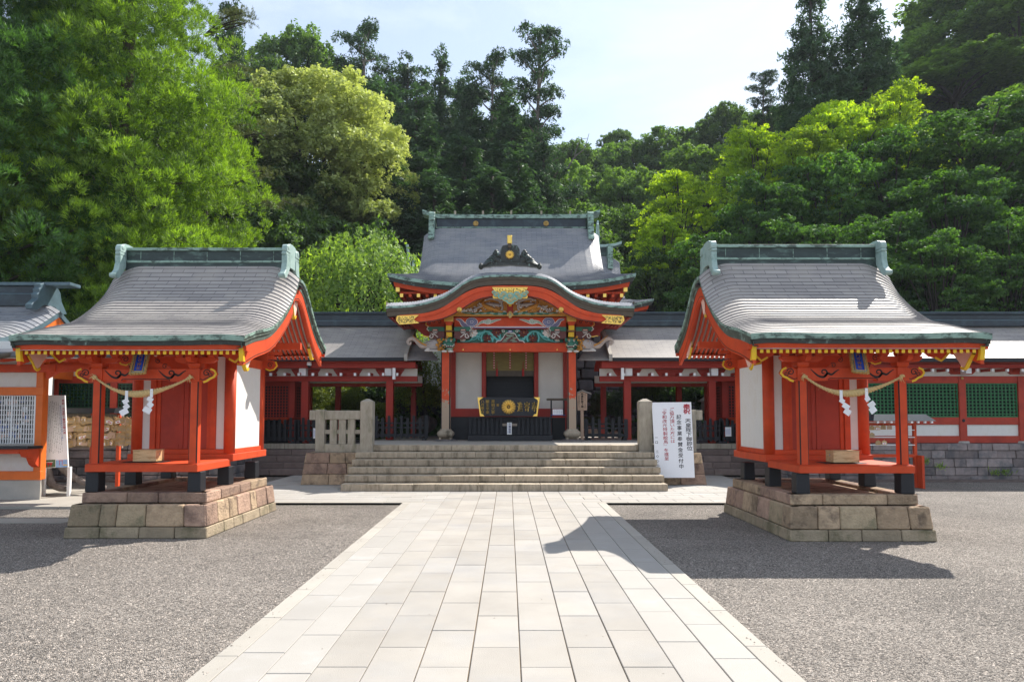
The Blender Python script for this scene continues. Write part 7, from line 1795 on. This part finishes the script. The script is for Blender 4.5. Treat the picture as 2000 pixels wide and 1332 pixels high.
def hill(x, y):
    h = max(0, y - 27) * .36
    h *= min(1, .45 + max(0, y - 27) / 30)
    h += max(0, x - 9) * .55 * min(1, max(0, y - 23) / 12) + max(0, -x - 12) * .30 * min(1, max(0, y - 24) / 14)
    return min(h, 60)
xs = np.linspace(-140, 140, 90); ys = np.concatenate([np.linspace(24, 60, 37), np.linspace(64, 200, 30)])
Pn = [[(x, y, GZ - .02 + hill(x, y) + (.5 * math.sin(x * .7) * math.cos(y * .55) if y > 29 else 0)) for x in xs] for y in ys]
mb = MB(); mb.grid(Pn, 0, True); tag(mb.build('hill', 'hill_earth'), kind='structure')

CNT = {}
def place(key, u, vtop, wpx, Y, label, cat='tree', name='tree', group=None, zb=None, rz=None):
    cm, tm_, H, Rr = VAR[key]; top = at(u, vtop, Y); x = top.x
    zb = hill(x, Y) - .3 if zb is None else zb
    h = top.z - zb; wd = wpx * Y / FPX / 2 * (1.5 if key[:4] == 'coni' else 1.25 if key[:4] == 'spar' else 1.12)
    sx = wd / Rr * 1.0; sz = h / H
    # when the ground lies far below the crown keep the crown's shape and let the trunk reach down
    if sz > sx * 1.35: sz = sx * 1.35; zb = top.z - H * sz
    r = thing(name, (x, Y, zb), label, cat, group, local=True)
    rg_ = random.Random(int(u * 7 + Y * 13)); r.rotation_euler = (0, 0, rg_.uniform(0, 6.28) if rz is None else rz); r.scale = (sx, sx, sz)
    link('crown', cm, r); link('trunk', tm_, r); return r
# skyline and slope, far to near. (kind, u, v of the top, width, depth, label)
G_ = 'trees on the wooded hillside'
def many(rows, name, base, group=G_):
    for i, (key, u, v, w_, Y, lab) in enumerate(rows): place(key, u, v, w_, Y, lab, name=name, group=group)
many([
 ('broad0', 590, 62, 190, 62, 'leafy tree on the skyline between the dark conifer and the pointed conifers'),
 ('broad1', 520, 120, 180, 58, 'leafy tree half hidden behind the pale round tree, next to the dark conifer'),
 ('broad2', 660, 130, 150, 60, 'leafy tree behind the crown of the pale round tree'),
 ('broad1', 1205, 250, 70, 88, 'little round-topped tree alone on the skyline gap'),
 ('broad2', 1150, 285, 150, 84, 'low leafy tree at the lowest dip of the skyline'),
 ('broad0', 1110, 275, 120, 80, 'leafy tree at the foot of the tall bare-limbed tree'),
 ('broad1', 1240, 270, 160, 78, 'leafy tree beneath the skyline gap'),
 ('broad2', 1320, 246, 170, 76, 'broad leafy tree on the ridge between the sky gap and the dark crown'),
 ('broad2', 1500, 215, 130, 66, 'leafy tree at the foot of the towering conifers, at the edge of the sky'),
 ('broad1', 1545, 300, 150, 52, 'leafy tree half hidden below the towering conifers'),
 ('broad0', 1420, 203, 130, 74, 'dark rounded tree on the ridge before the twin conifers'),
 ('broad2', 1180, 330, 190, 66, 'leafy tree halfway down the slope under the skyline dip'),
 ('broad1', 1290, 330, 200, 62, 'leafy tree halfway down the slope, above the yellow maples'),
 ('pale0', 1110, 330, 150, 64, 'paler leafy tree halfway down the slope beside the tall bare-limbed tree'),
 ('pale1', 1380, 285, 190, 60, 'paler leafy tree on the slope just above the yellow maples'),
 ('broad0', 1160, 400, 200, 54, 'leafy tree above the end of the main roof ridge'),
 ('broad2', 1250, 400, 180, 50, 'leafy tree low on the slope behind the rear hall'),
 ('pale0', 1215, 330, 120, 58, 'sunlit pale tree in the middle of the slope'),
], 'broadleaf_tree', None)
many([
 ('conifer0', 455, -15, 130, 40, 'dark conifer rising just behind the big bright cedar'),
 ('sparse1', 712, 52, 130, 60, 'thin-crowned conifer with see-through top on the skyline'),
 ('conifer1', 795, 105, 110, 62, 'conifer between the see-through conifer and the blunt one'),
 ('conifer1', 745, 150, 210, 52, 'wide green conifer standing next to the pale round tree'),
 ('conifer0', 862, 100, 110, 56, 'blunt dark conifer above the edge of the main roof'),
 ('conifer0', 815, 175, 170, 48, 'full green conifer sloping down to the main roof ridge'),
 ('sparse1', 962, 108, 120, 56, 'thin-crowned tree standing close to the tall bare-limbed tree'),
 ('conifer1', 920, 150, 140, 54, 'dark conifer between the blunt and the thin-crowned one'),
 ('conifer0', 1000, 190, 170, 52, 'dark conifer under the tall bare-limbed tree'),
 ('conifer1', 905, 270, 190, 44, 'dark conifer right behind the main roof ridge'),
 ('conifer0', 1010, 300, 190, 42, 'low dark conifer behind the middle of the main roof ridge'),
 ('conifer1', 1060, 260, 110, 46, 'narrow conifer with brighter edge under the long bare branch'),
 ('conifer1', 1580, -60, 130, 46, 'first of the two towering conifers above the yellow maples, nearer the sky'),
 ('conifer0', 1682, -80, 140, 45, 'second of the two towering conifers above the yellow maples, away from the sky gap'),
 ('sparse0', 1490, 142, 80, 64, 'small thin tree with bare twigs on the skyline beside the towering conifers'),
 ('conifer1', 1540, 250, 130, 48, 'dark conifer below the towering pair'),
 ('conifer0', 700, 120, 130, 64, 'conifer filling the slope right behind the see-through skyline conifer'),
 ('conifer1', 770, 130, 130, 66, 'conifer on the skyline between the see-through tree and its neighbours'),
 ('conifer0', 830, 140, 140, 64, 'conifer on the skyline just before the blunt dark one'),
 ('conifer1', 905, 140, 140, 62, 'conifer on the skyline after the blunt dark one'),
 ('conifer0', 985, 165, 150, 60, 'conifer beneath the thin-crowned skyline tree'),
 ('conifer1', 1040, 220, 140, 56, 'conifer around the base of the tall bare-limbed tree'),
 ('conifer0', 760, 300, 200, 40, 'deep green conifer low between the pale round tree and the main roof'),
 ('conifer1', 960, 330, 200, 40, 'deep green conifer just above the first third of the main ridge'),
], 'conifer', None)
place('sparse0', 1052, 55, 150, 50, 'tall tree with layered crown, pale bare trunk and long bare branches', name='tall_conifer', group=G_, rz=R(0))
many([
 ('maple0', 1330, 330, 190, 36, 'bright yellow-green maple reaching lowest towards the rear hall'),
 ('maple1', 1300, 420, 150, 33, 'small bright maple right above the gallery roof'),
 ('maple1', 1480, 245, 230, 38, 'tall bright maple with dark forked stems above the shrine roof'),
 ('maple0', 1640, 190, 260, 38, 'yellow-green maple crown below the twin towering conifers'),
 ('maple1', 1745, 172, 260, 40, 'highest yellow maple crown, sunlit along its top'),
 ('maple0', 1560, 260, 220, 36, 'yellow-green maple between the forked maple and the highest crown'),
], 'maple', None, 'bright maples on the hillside')
many([
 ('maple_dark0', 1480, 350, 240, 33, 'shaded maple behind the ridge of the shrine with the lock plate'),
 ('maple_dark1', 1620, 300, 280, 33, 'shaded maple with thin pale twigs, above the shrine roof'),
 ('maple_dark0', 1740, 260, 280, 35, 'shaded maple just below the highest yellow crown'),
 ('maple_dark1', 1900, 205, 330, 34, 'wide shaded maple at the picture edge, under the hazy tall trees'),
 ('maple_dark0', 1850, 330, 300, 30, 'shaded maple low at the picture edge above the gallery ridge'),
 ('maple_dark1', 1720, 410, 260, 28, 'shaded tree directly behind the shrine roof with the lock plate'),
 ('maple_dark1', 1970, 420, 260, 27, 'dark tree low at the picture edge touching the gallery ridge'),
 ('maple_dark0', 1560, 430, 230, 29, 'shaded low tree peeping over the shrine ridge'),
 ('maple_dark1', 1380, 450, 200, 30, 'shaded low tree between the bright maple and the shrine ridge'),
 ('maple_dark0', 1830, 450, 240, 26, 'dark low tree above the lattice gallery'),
 ('pale1', 1800, 75, 230, 62, 'hazy leafy tree beside the twin towering conifers'),  # haze put into the colour: paler leaf variant on the hazy trees
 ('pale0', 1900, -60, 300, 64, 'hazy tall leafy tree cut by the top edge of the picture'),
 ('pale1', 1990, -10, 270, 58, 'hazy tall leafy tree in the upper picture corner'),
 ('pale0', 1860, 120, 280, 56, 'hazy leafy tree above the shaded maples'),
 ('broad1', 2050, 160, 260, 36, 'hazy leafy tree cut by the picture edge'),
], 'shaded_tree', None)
many([
 ('broad0', 560, 300, 260, 38, 'dark tree under the pale round tree'), ('broad2', 700, 420, 230, 36, 'dark tree low behind the weeping tree'),
 ('broad1', 540, 400, 220, 34, 'dark tree between the cedar and the weeping tree'), ('conifer1', 850, 330, 180, 40, 'dark conifer touching the main roof gable'),
 ('broad0', 1130, 430, 180, 40, 'dark tree directly behind the end of the main roof ridge'), ('broad2', 1270, 480, 150, 33, 'dark tree just behind the rear hall'),
 ('broad0', 30, 250, 320, 32, 'dark tree behind the cedar at the picture edge'), ('broad1', 250, 380, 300, 30, 'dark tree in the shade behind the big cedar'), ('broad2', 300, 130, 330, 34, 'dark tree filling the gaps in the upper half of the big cedar'), ('broad0', 160, 20, 330, 36, 'dark tree filling the gaps in the top of the big cedar'),
], 'shaded_tree', None)

# big bright cedar, front left
def big_cedar(loc, H, Rr, z0, seed, lm, nt_, label, tuft=.17, lob=1.3, rots=0, tr=.5, prof=None):
    prof = prof or (lambda t: float(np.interp(t, [0, .12, .30, .48, .66, .85, 1], [.80, .92, 1.0, .90, .66, .36, .06])))
    lb, sg_ = cone_lobes(H, Rr, z0, int(H * .85), seed, prof, (lob, .85), .2, .9)
    rd = random.Random(seed + 1); sub = []
    for (x, y, z, a, b, c) in lb:
        sub.append((x, y, z, a * .45, b * .45, c * .45))
        for q in range(7):
            d = Vector((rd.gauss(0, 1), rd.gauss(0, 1), rd.gauss(0, .8))).normalized(); s = a * rd.uniform(.26, .40); sub.append((x + d.x * a * .95, y + d.y * a * .95, z + d.z * c * .95, s, s, s * 1.1))
    V, F, T = crown_leaves(sub, nt_, 15, .13, tuft, seed, kind='tuft', asp=.12, inner=.05, low=-.15)
    r = thing('cedar', loc, label, 'tree', 'bright cedars', local=True)
    link('crown', np_mesh('crown', V, F, [lm], T), r)
    link('trunk', limbs([([(0, 0, -1), (.1, 0, H * .3), (-.1, .1, H * .6), (0, 0, H * .9)], tr, tr * .2)] + sg_[:40], 'trunk', 'bark'), r)
    return r
big_cedar((at(222, 600, 22).x, 22.5, 0), 21.5, 3.85, 2.0, 5, 'leaf_cedar', 40000, 'big bright green cedar towering behind the small shrine and the office')
big_cedar((at(10, 600, 21).x, 20.2, 0), 19.0, 3.7, 2.0, 9, 'leaf_cedar_shaded', 26000, 'green cedar cut by the picture edge behind the office', tr=.45)
big_cedar((at(205, 600, 19).x, 20.2, 0), 6.6, 1.75, 1.6, 14, 'leaf_cedar', 7500, 'low rounded cedar in front of the big bright one, above the shrine roof', tuft=.15, lob=.8, tr=.2)
# pale round tree
lb, sg_ = dome_lobes(5.3, 6.8, 15.6, 110, 5, 1.35)
sub = []; rd = random.Random(3)
for (x, y, z, a, b, c) in lb:
    sub.append((x, y, z, a * .85, b * .85, c * .85))
    for q in range(6): d = Vector((rd.gauss(0, 1), rd.gauss(0, 1), abs(rd.gauss(0, .8)))).normalized(); s = a * rd.uniform(.3, .45); sub.append((x + d.x * a * .8, y + d.y * a * .8, z + d.z * c * .8, s, s, s * .8))
V, F, T = crown_leaves(sub, 13000, 9, .22, .24, 8, inner=.08)
zt = np.repeat(V.reshape(-1, 4, 3)[:, 0, 2], 1); xt = V.reshape(-1, 4, 3)[:, 0, 0]
T = np.clip(T * .5 - .02 + np.clip(zt - 13.5, -4, 9) / 13 + np.clip(xt, -4, 6) / 13, 0, 1)   # blossom tone, with the sunlit top and right side painted paler
p = at(628, 140, 40); r = thing('chinquapin_tree', (p.x, 40, p.z - 22.9), 'huge round tree with pale yellow blossom, its sunlit top and side tinted paler', 'tree', local=True)
link('crown', np_mesh('crown', V, F, ['leaf_chinquapin'], T), r); link('trunk', limbs([([(0, 0, -4), (.2, 0, 6), (0, 0, 15)], .6, .2)] + sg_, 'trunk', 'bark_dark'), r)
# gnarled pine twigs reaching past the cedar
rd = random.Random(4); lobes = []; segs = []
for (z, l, up) in ((16.8, 1.95, .2), (12.3, 2.9, .3), (10.9, 3.3, -.1), (10.2, 3.6, -.5), (14.6, 1.6, .2)):
    for q in range(4):
        l2 = l * rd.uniform(.7, 1.05); dy = rd.uniform(-.6, .6); c = [(0, 0, z - .3), (l2 * .5, dy * .5, z + rd.uniform(-.2, .3)), (l2, dy, z + up + rd.uniform(-.18, .18))]; segs.append((c, .06, .012))
        for f in (.30, .45, .62, .78, .92, 1.02): lobes.append((l2 * f, dy * f, z + up * f + rd.uniform(-.1, .2), .36, .28, .10))
V, F, T = crown_leaves(lobes, 1700, 12, .08, .13, 3, kind='tuft', asp=.10, inner=0, low=-.2)
p = at(392, 400, 26); r = thing('pine', (p.x, 26, 0), 'gnarled pine with flat twigs reaching out past the cedar', 'tree', local=True)
leaf_mat('leaf_pine', (.07, .085, .03), (.15, .16, .05), .25)
link('crown', np_mesh('crown', V, F, ['leaf_pine'], T), r); link('trunk', limbs([([(0, 0, -1), (.2, 0, 8), (-.1, 0, 14.5)], .28, .05)] + segs, 'trunk', 'bark_dark'), r)
# weeping tree
rd = random.Random(8); rg = np.random.default_rng(8); C = []; Nn = []; segs = []
for k in range(400):
    a = rd.uniform(0, 6.28); r0 = 2.35 * math.sqrt(rd.random()); z0 = 6.9 - .22 * r0 ** 2 + rd.uniform(-.9, .2); L_ = rd.uniform(.8, 3.2); out = .25 + .12 * r0
    n = int(L_ / .055); x, y = r0 * math.cos(a), r0 * math.sin(a)
    for i in range(n):
        s = i / n; px = x + out * math.cos(a) * (1 - (1 - s) ** 2) * 1.2; py = y + out * math.sin(a) * (1 - (1 - s) ** 2) * 1.2; C.append((px + rd.gauss(0, .05), py + rd.gauss(0, .05), z0 + .22 * math.sin(s * 3.1) - L_ * s ** 1.3)); Nn.append((math.cos(a) + rd.gauss(0, .6), math.sin(a) + rd.gauss(0, .6), .5 + rd.gauss(0, .4)))
    if k % 6 == 0: segs.append(([(0, 0, 3.4), (x * .5, y * .5, 3.4 + (z0 - 3.4) * .7), (x, y, z0)], .045, .012))
C = np.array(C); Nn = np.array(Nn); Nn /= np.linalg.norm(Nn, axis=1, keepdims=True)
V, F = diamonds(C, Nn, rg.uniform(.12, .22, len(C)), rg, .42, .5)
p = at(699, 800, 29.0); r = thing('weeping_cherry', (p.x, 29, .3), 'light green weeping tree drooping behind the open gallery roof', 'tree', local=True); r.scale = (1.14, 1.0, 1.33)
link('crown', np_mesh('crown', V, F, ['leaf_weeping'], rg.random(len(C))), r); link('trunk', limbs([([(0, 0, -.2), (.12, 0, 1.6), (-.05, 0, 3.2), (.05, 0, 4.6)], .26, .10), ([(-.02, 0, 2.2), (-.5, 0, 2.9), (-.9, 0, 4.2)], .13, .05)] + segs, 'trunk', 'bark_dark'), r)
# drooping sprays of a second weeping tree close to the porch
C = []; Nn = []
for k in range(110):
    a = rd.uniform(0, 6.28); r0 = 1.25 * math.sqrt(rd.random()); z0 = 3.5 - .3 * r0 + rd.uniform(-.5, .2); L_ = rd.uniform(.6, 1.9)
    for i in range(int(L_ / .05)): s = i / (L_ / .05); C.append((r0 * math.cos(a) * (1 + .3 * s) + rd.gauss(0, .04), r0 * math.sin(a) * (1 + .3 * s) + rd.gauss(0, .04), z0 - L_ * s)); Nn.append((rd.gauss(0, .7), rd.gauss(0, .7), .6))
C = np.array(C); Nn = np.array(Nn); Nn /= np.linalg.norm(Nn, axis=1, keepdims=True); V, F = diamonds(C, Nn, rg.uniform(.08, .15, len(C)), rg, .4, .4)
p = at(825, 800, 24); r = thing('weeping_shrub', (p.x, 24, .4), 'small weeping shrub seen between the gallery posts and the porch column', 'shrub', local=True)
link('crown', np_mesh('crown', V, F, ['leaf_azalea'], rg.random(len(C))), r); link('trunk', limbs([([(0, 0, -.4), (.1, 0, 1.2), (0, 0, 2.6)], .08, .03)], 'trunk', 'bark_dark'), r)

# ---------------- gardens seen through the open galleries ----------------
def shrub(u, v, rx, rz, Y, lm, label, seed, leaf=.07, n=900, group=None, name='shrub', per=9, z=None):
    p = at(u, v, Y); lobes = [(0, 0, 0, rx, rx * .8, rz)]; rd = random.Random(seed)
    for q in range(14): a = rd.uniform(0, 6.28); lobes.append((rx * .75 * math.cos(a), rx * .6 * math.sin(a), rz * rd.uniform(-.3, .75) * .8, rx * .35, rx * .35, rz * .35))
    V, F, T = crown_leaves(lobes, n, per, .10, leaf, seed, inner=.15, low=-.9)
    r = thing(name, (p.x, Y, p.z), label, 'shrub', group, local=True); link('leaves', np_mesh('leaves', V, F, [lm], T), r)
    link('stem', limbs([([(0, 0, -p.z - .1), (0, 0, -.2)], .06, .04)], 'stem', 'bark_dark'), r); return r
mb = MB(); mb.box(-12, 14, 24.9, 40, -.06, .35) ; mb.box(-12, -3.9, 24.0, 24.899, -.06, .86); mb.box(3.9, 12, 24.0, 24.899, -.06, .6)
tag(mb.build('garden_ground', 'garden_earth'), kind='structure')
shrub(655, 792, 1.05, .75, 24.8, 'leaf_azalea', 'rounded yellow-green clipped shrub behind the granite railing', 1, .06, 1100, 'clipped shrubs')
shrub(615, 815, .75, .5, 24.3, 'leaf_azalea', 'clipped shrub close to the end of the closed gallery', 2, .06, 800, 'clipped shrubs')
shrub(740, 810, .65, .42, 24.8, 'leaf_azalea', 'clipped shrub between the granite newel and the gallery post', 3, .06, 700, 'clipped shrubs')
shrub(815, 782, .85, .75, 25.2, 'leaf_azalea', 'clipped shrub next to the porch column, seen past the gallery posts', 4, .06, 800, 'clipped shrubs')
shrub(640, 757, 1.3, .6, 27.0, 'leaf_azalea', 'loose bright bush under the gallery beam beside the dark trunk', 5, .12, 700, 'garden bushes')
shrub(590, 765, 1.0, .7, 26.0, 'leaf_weeping', 'loose leafy bush beside the closed gallery end', 6, .12, 700, 'garden bushes')
shrub(780, 770, 1.6, .55, 29.0, 'leaf_shrub', 'dark bush under the long white wall', 7, .12, 800, 'dark garden bushes')
shrub(690, 775, 1.3, .6, 28.0, 'leaf_shrub', 'dark bush behind the dark trunk', 8, .12, 700, 'dark garden bushes')
rb_ = thing('rear_gallery', (-5.5, 31, .3), 'long white wall with a red beam far behind the open gallery', 'building')
a, b = at(560, 700, 31), at(880, 761, 31)
mb = MB(); mb.box(a.x - 3, b.x, 31, 31.3, b.z, a.z + 1.2); mb.build('wall', 'white_paint', rb_)
mb = MB(); mb.box(a.x - 3, b.x + .3, 30.9, 31.35, b.z - .28, b.z - .001); mb.build('beam', 'vermilion_deep', rb_)
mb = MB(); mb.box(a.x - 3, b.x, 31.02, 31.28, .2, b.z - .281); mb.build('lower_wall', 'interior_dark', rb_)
# retaining wall of big dark stones
rw = thing('retaining_wall', (4.5, 27, .3), 'tall dark retaining wall of large stones behind the wooden sign', 'wall')
mb = MB(); rnd = random.Random(77); z = .2
while z < 4.6:
    h = rnd.uniform(.40, .55); x = 1.9
    while x < 10.2:
        w_ = rnd.uniform(.4, .75); pr = rnd.uniform(0, .08); d = lambda: rnd.uniform(-.04, .04); y = 27 + .16 * z - pr
        mb.hexa([(x + .02, y, z + .02 + d()), (x + w_ - .02, y, z + .02 + d()), (x + w_ - .02, y + .4, z + .02), (x + .02, y + .4, z + .02)], [(x + .02 + d(), y + .06, z + h - .02 + d()), (x + w_ - .02 + d(), y + .06, z + h - .02 + d()), (x + w_ - .02, y + .4, z + h - .02), (x + .02, y + .4, z + h - .02)]); x += w_
    z += h
mb.build('stones', 'wall_stone_dark', rw, tint=6, bevel=.05)
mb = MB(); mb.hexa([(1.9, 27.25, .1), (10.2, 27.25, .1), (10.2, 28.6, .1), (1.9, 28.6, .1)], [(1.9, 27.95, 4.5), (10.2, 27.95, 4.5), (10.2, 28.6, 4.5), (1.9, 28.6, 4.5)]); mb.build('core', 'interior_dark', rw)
for i, (u, v, rx, rz, Y, m, lab) in enumerate([
 (1195, 800, .8, .7, 25.4, 'leaf_shrub', 'dark shrub in front of the retaining wall behind the picket fence'),
 (1165, 835, .5, .35, 24.8, 'leaf_shrub', 'low dark shrub at the foot of the wooden sign'),
 (1260, 770, .9, .9, 25.6, 'leaf_shrub', 'dark shrub behind the granite newel by the white notice board'),
 (1310, 762, 1.1, .8, 25.0, 'leaf_maple_dark', 'green shrub directly above the white notice board'),
 (1350, 790, .8, .7, 25.6, 'leaf_shrub', 'dark shrub beside the stone lantern'),
 (1430, 770, .5, 1.0, 26.0, 'leaf_shrub', 'narrow dark shrub at the end of the closed gallery')]): shrub(u, v, rx, rz, Y, m, lab, 30 + i, .10, 750, 'dark garden bushes')
shrub(1390, 778, .42, .5, 25.6, 'leaf_red', 'small red-leaved shrub behind the stone lantern', 41, .08, 160)
shrub(1415, 800, .45, .5, 25.9, 'leaf_shrub', 'thin dark bush by the steps behind the stone lantern', 42, .08, 350, 'dark garden bushes')
# boulders
for i, (u, v, s_) in enumerate(((1153, 845, .30), (1178, 850, .24), (1200, 850, .2), (832, 828, .42))):
    p = at(u, v, 24.3); mb = MB(); mb.ell(p, (s_, s_ * .8, s_ * .7), 0, 12, 8)
    rd = random.Random(i); mb.v = [(x + rd.uniform(-.04, .04), y + rd.uniform(-.04, .04), z + rd.uniform(-.04, .04)) for x, y, z in mb.v]
    for j in range(len(mb.sm)): mb.sm[j] = False
    tag(mb.build('boulder', 'granite_rail' if i < 3 else 'wall_stone'), ['pale boulder nearest the wooden sign post', 'pale boulder in the middle of the row behind the fence', 'pale boulder close to the gallery post', 'dark boulder beside the round shrub and the porch column'][i], 'rock', 'garden boulders')
# stone lantern
p = at(1381, 832, 25); L0 = Vector((p.x, 25, at(0, 838, 25).z)); la = thing('stone_lantern', L0, 'grey stone lantern standing in the dark garden', 'lantern')
def lz(v): return at(1381, v, 25).z
mb = MB(); mb.lathe([(.20, L0.z - .4), (.20, lz(828)), (.10, lz(826)), (.09, lz(808)), (.12, lz(805)), (.20, lz(801)), (.20, lz(798))], (p.x, 25, 0), 6, smooth=False); mb.build('pillar', 'stone_post', la)
mb = MB()
for sx in (-1, 1):
    for sy in (-1, 1): mb.box(p.x + sx * .13 - .035, p.x + sx * .13 + .035, 25 + sy * .13 - .035, 25 + sy * .13 + .035, lz(797.8), lz(788))
mb.box(p.x - .095, p.x + .095, 24.9, 25.1, lz(797.8), lz(795)); mb.box(p.x - .16, p.x + .16, 24.84, 25.16, lz(787.9), lz(785)); mb.build('fire_box', 'stone_post', la)
mb = MB(); mb.lathe([(.34, lz(784.8)), (.33, lz(782)), (.14, lz(776)), (.08, lz(774)), (.09, lz(771)), (.04, lz(767))], (p.x, 25, 0), 6, smooth=False); mb.build('cap', 'stone_post', la)
sd2 = thing('garden_steps', at(1405, 800, 26.4), 'narrow dark steps climbing between the shrubs behind the stone lantern', 'stairs')
mb = MB(); a, b = at(1392, 0, 26.4).x, at(1424, 0, 26.4).x
for k in range(12): mb.box(a, b, 26.2 + .28 * k, 26.6 + .28 * k, .3, .5 + .2 * k)
mb.build('stone_treads', 'wall_stone_dark', sd2)
# undergrowth on the slope (uncountable)
rg = np.random.default_rng(77); n = 5200
P = np.stack([rg.uniform(-45, 60, n), 27.5 + 60 * rg.random(n) ** 1.5, np.zeros(n)], 1); P[:, 2] = [hill(x, y) + .25 for x, y, _ in P]
lobes = [(x, y, z, 1.3, 1.3, .9) for x, y, z in P]
V, F, T = crown_leaves(lobes, 30000, 5, .5, .42, 5, inner=0, low=-.2)
tag(link('undergrowth', np_mesh('undergrowth', V, F, ['leaf_under'], T)), 'dark undergrowth covering the wooded slope', 'undergrowth', kind='stuff')
# low weeds at the foot of the stone wall, a root by the office
for i, (u, v, Y) in enumerate(((1805, 905, 17.75), (1838, 912, 17.75), (1945, 925, 17.7), (1965, 925, 17.7))):
    p = at(u, v, Y); rg = np.random.default_rng(i); m_ = 60; C = rg.normal(0, .05, (m_, 3)) * np.array([1.4, .4, .7]); V, F = blades(C, unit(m_, rg) + np.array([0, 0, .8]), rg.uniform(.05, .11, m_), .02, rg); o = link('weed', np_mesh('weed', V, F, ['leaf_weeping'], rg.random(m_))); o.location = p
    tag(o, 'small green weed rooted in a joint of the low stone wall', 'weed', 'weeds in the stone wall')
mb = MB(); p = at(85, 945, 14.4)
for pts, r0 in (([p + Vector((0, 0, .9)), p + Vector((.05, 0, .3)), p + Vector((.25, -.1, .0)), p + Vector((.6, -.2, -.08))], .13), ([p + Vector((-.1, 0, .9)), p + Vector((.3, .1, .35)), p + Vector((.8, .0, .05)), p + Vector((1.3, 0, -.08))], .10), ([p + Vector((-.1, .1, 1.0)), p + Vector((-.15, 0, .2)), p + Vector((-.1, -.2, -.08))], .15)):
    c = crom(pts, 5); mb.tube(c, [r0 * (1 - .6 * i / len(c)) for i in range(len(c))], 8)
mb.v = [(x + random.uniform(-.012, .012), y + random.uniform(-.012, .012), z + random.uniform(-.012, .012)) for x, y, z in mb.v]
tag(mb.build('tree_root', 'bark_grey'), 'pale gnarled tree root behind the white poster board', 'root')
for o in list(S.objects):
    if o.type == 'MESH' and o.data.users == 0: pass
# ---------------- the hazy summer air over the wooded slope ----------------
if True:
    m = bpy.data.materials.new('haze'); m.use_nodes = True; n = m.node_tree; n.nodes.clear()
    o_ = n.nodes.new('ShaderNodeOutputMaterial'); v_ = n.nodes.new('ShaderNodeVolumePrincipled'); v_.inputs['Color'].default_value = (.80, .88, 1, 1); v_.inputs['Density'].default_value = .0003; v_.inputs['Anisotropy'].default_value = .2
    n.links.new(v_.outputs[0], o_.inputs['Volume']); M['haze'] = m
    mb = MB(); mb.box(-150, 150, -45, 240, -2.2, 80); tag(mb.build('haze', 'haze'), kind='stuff')
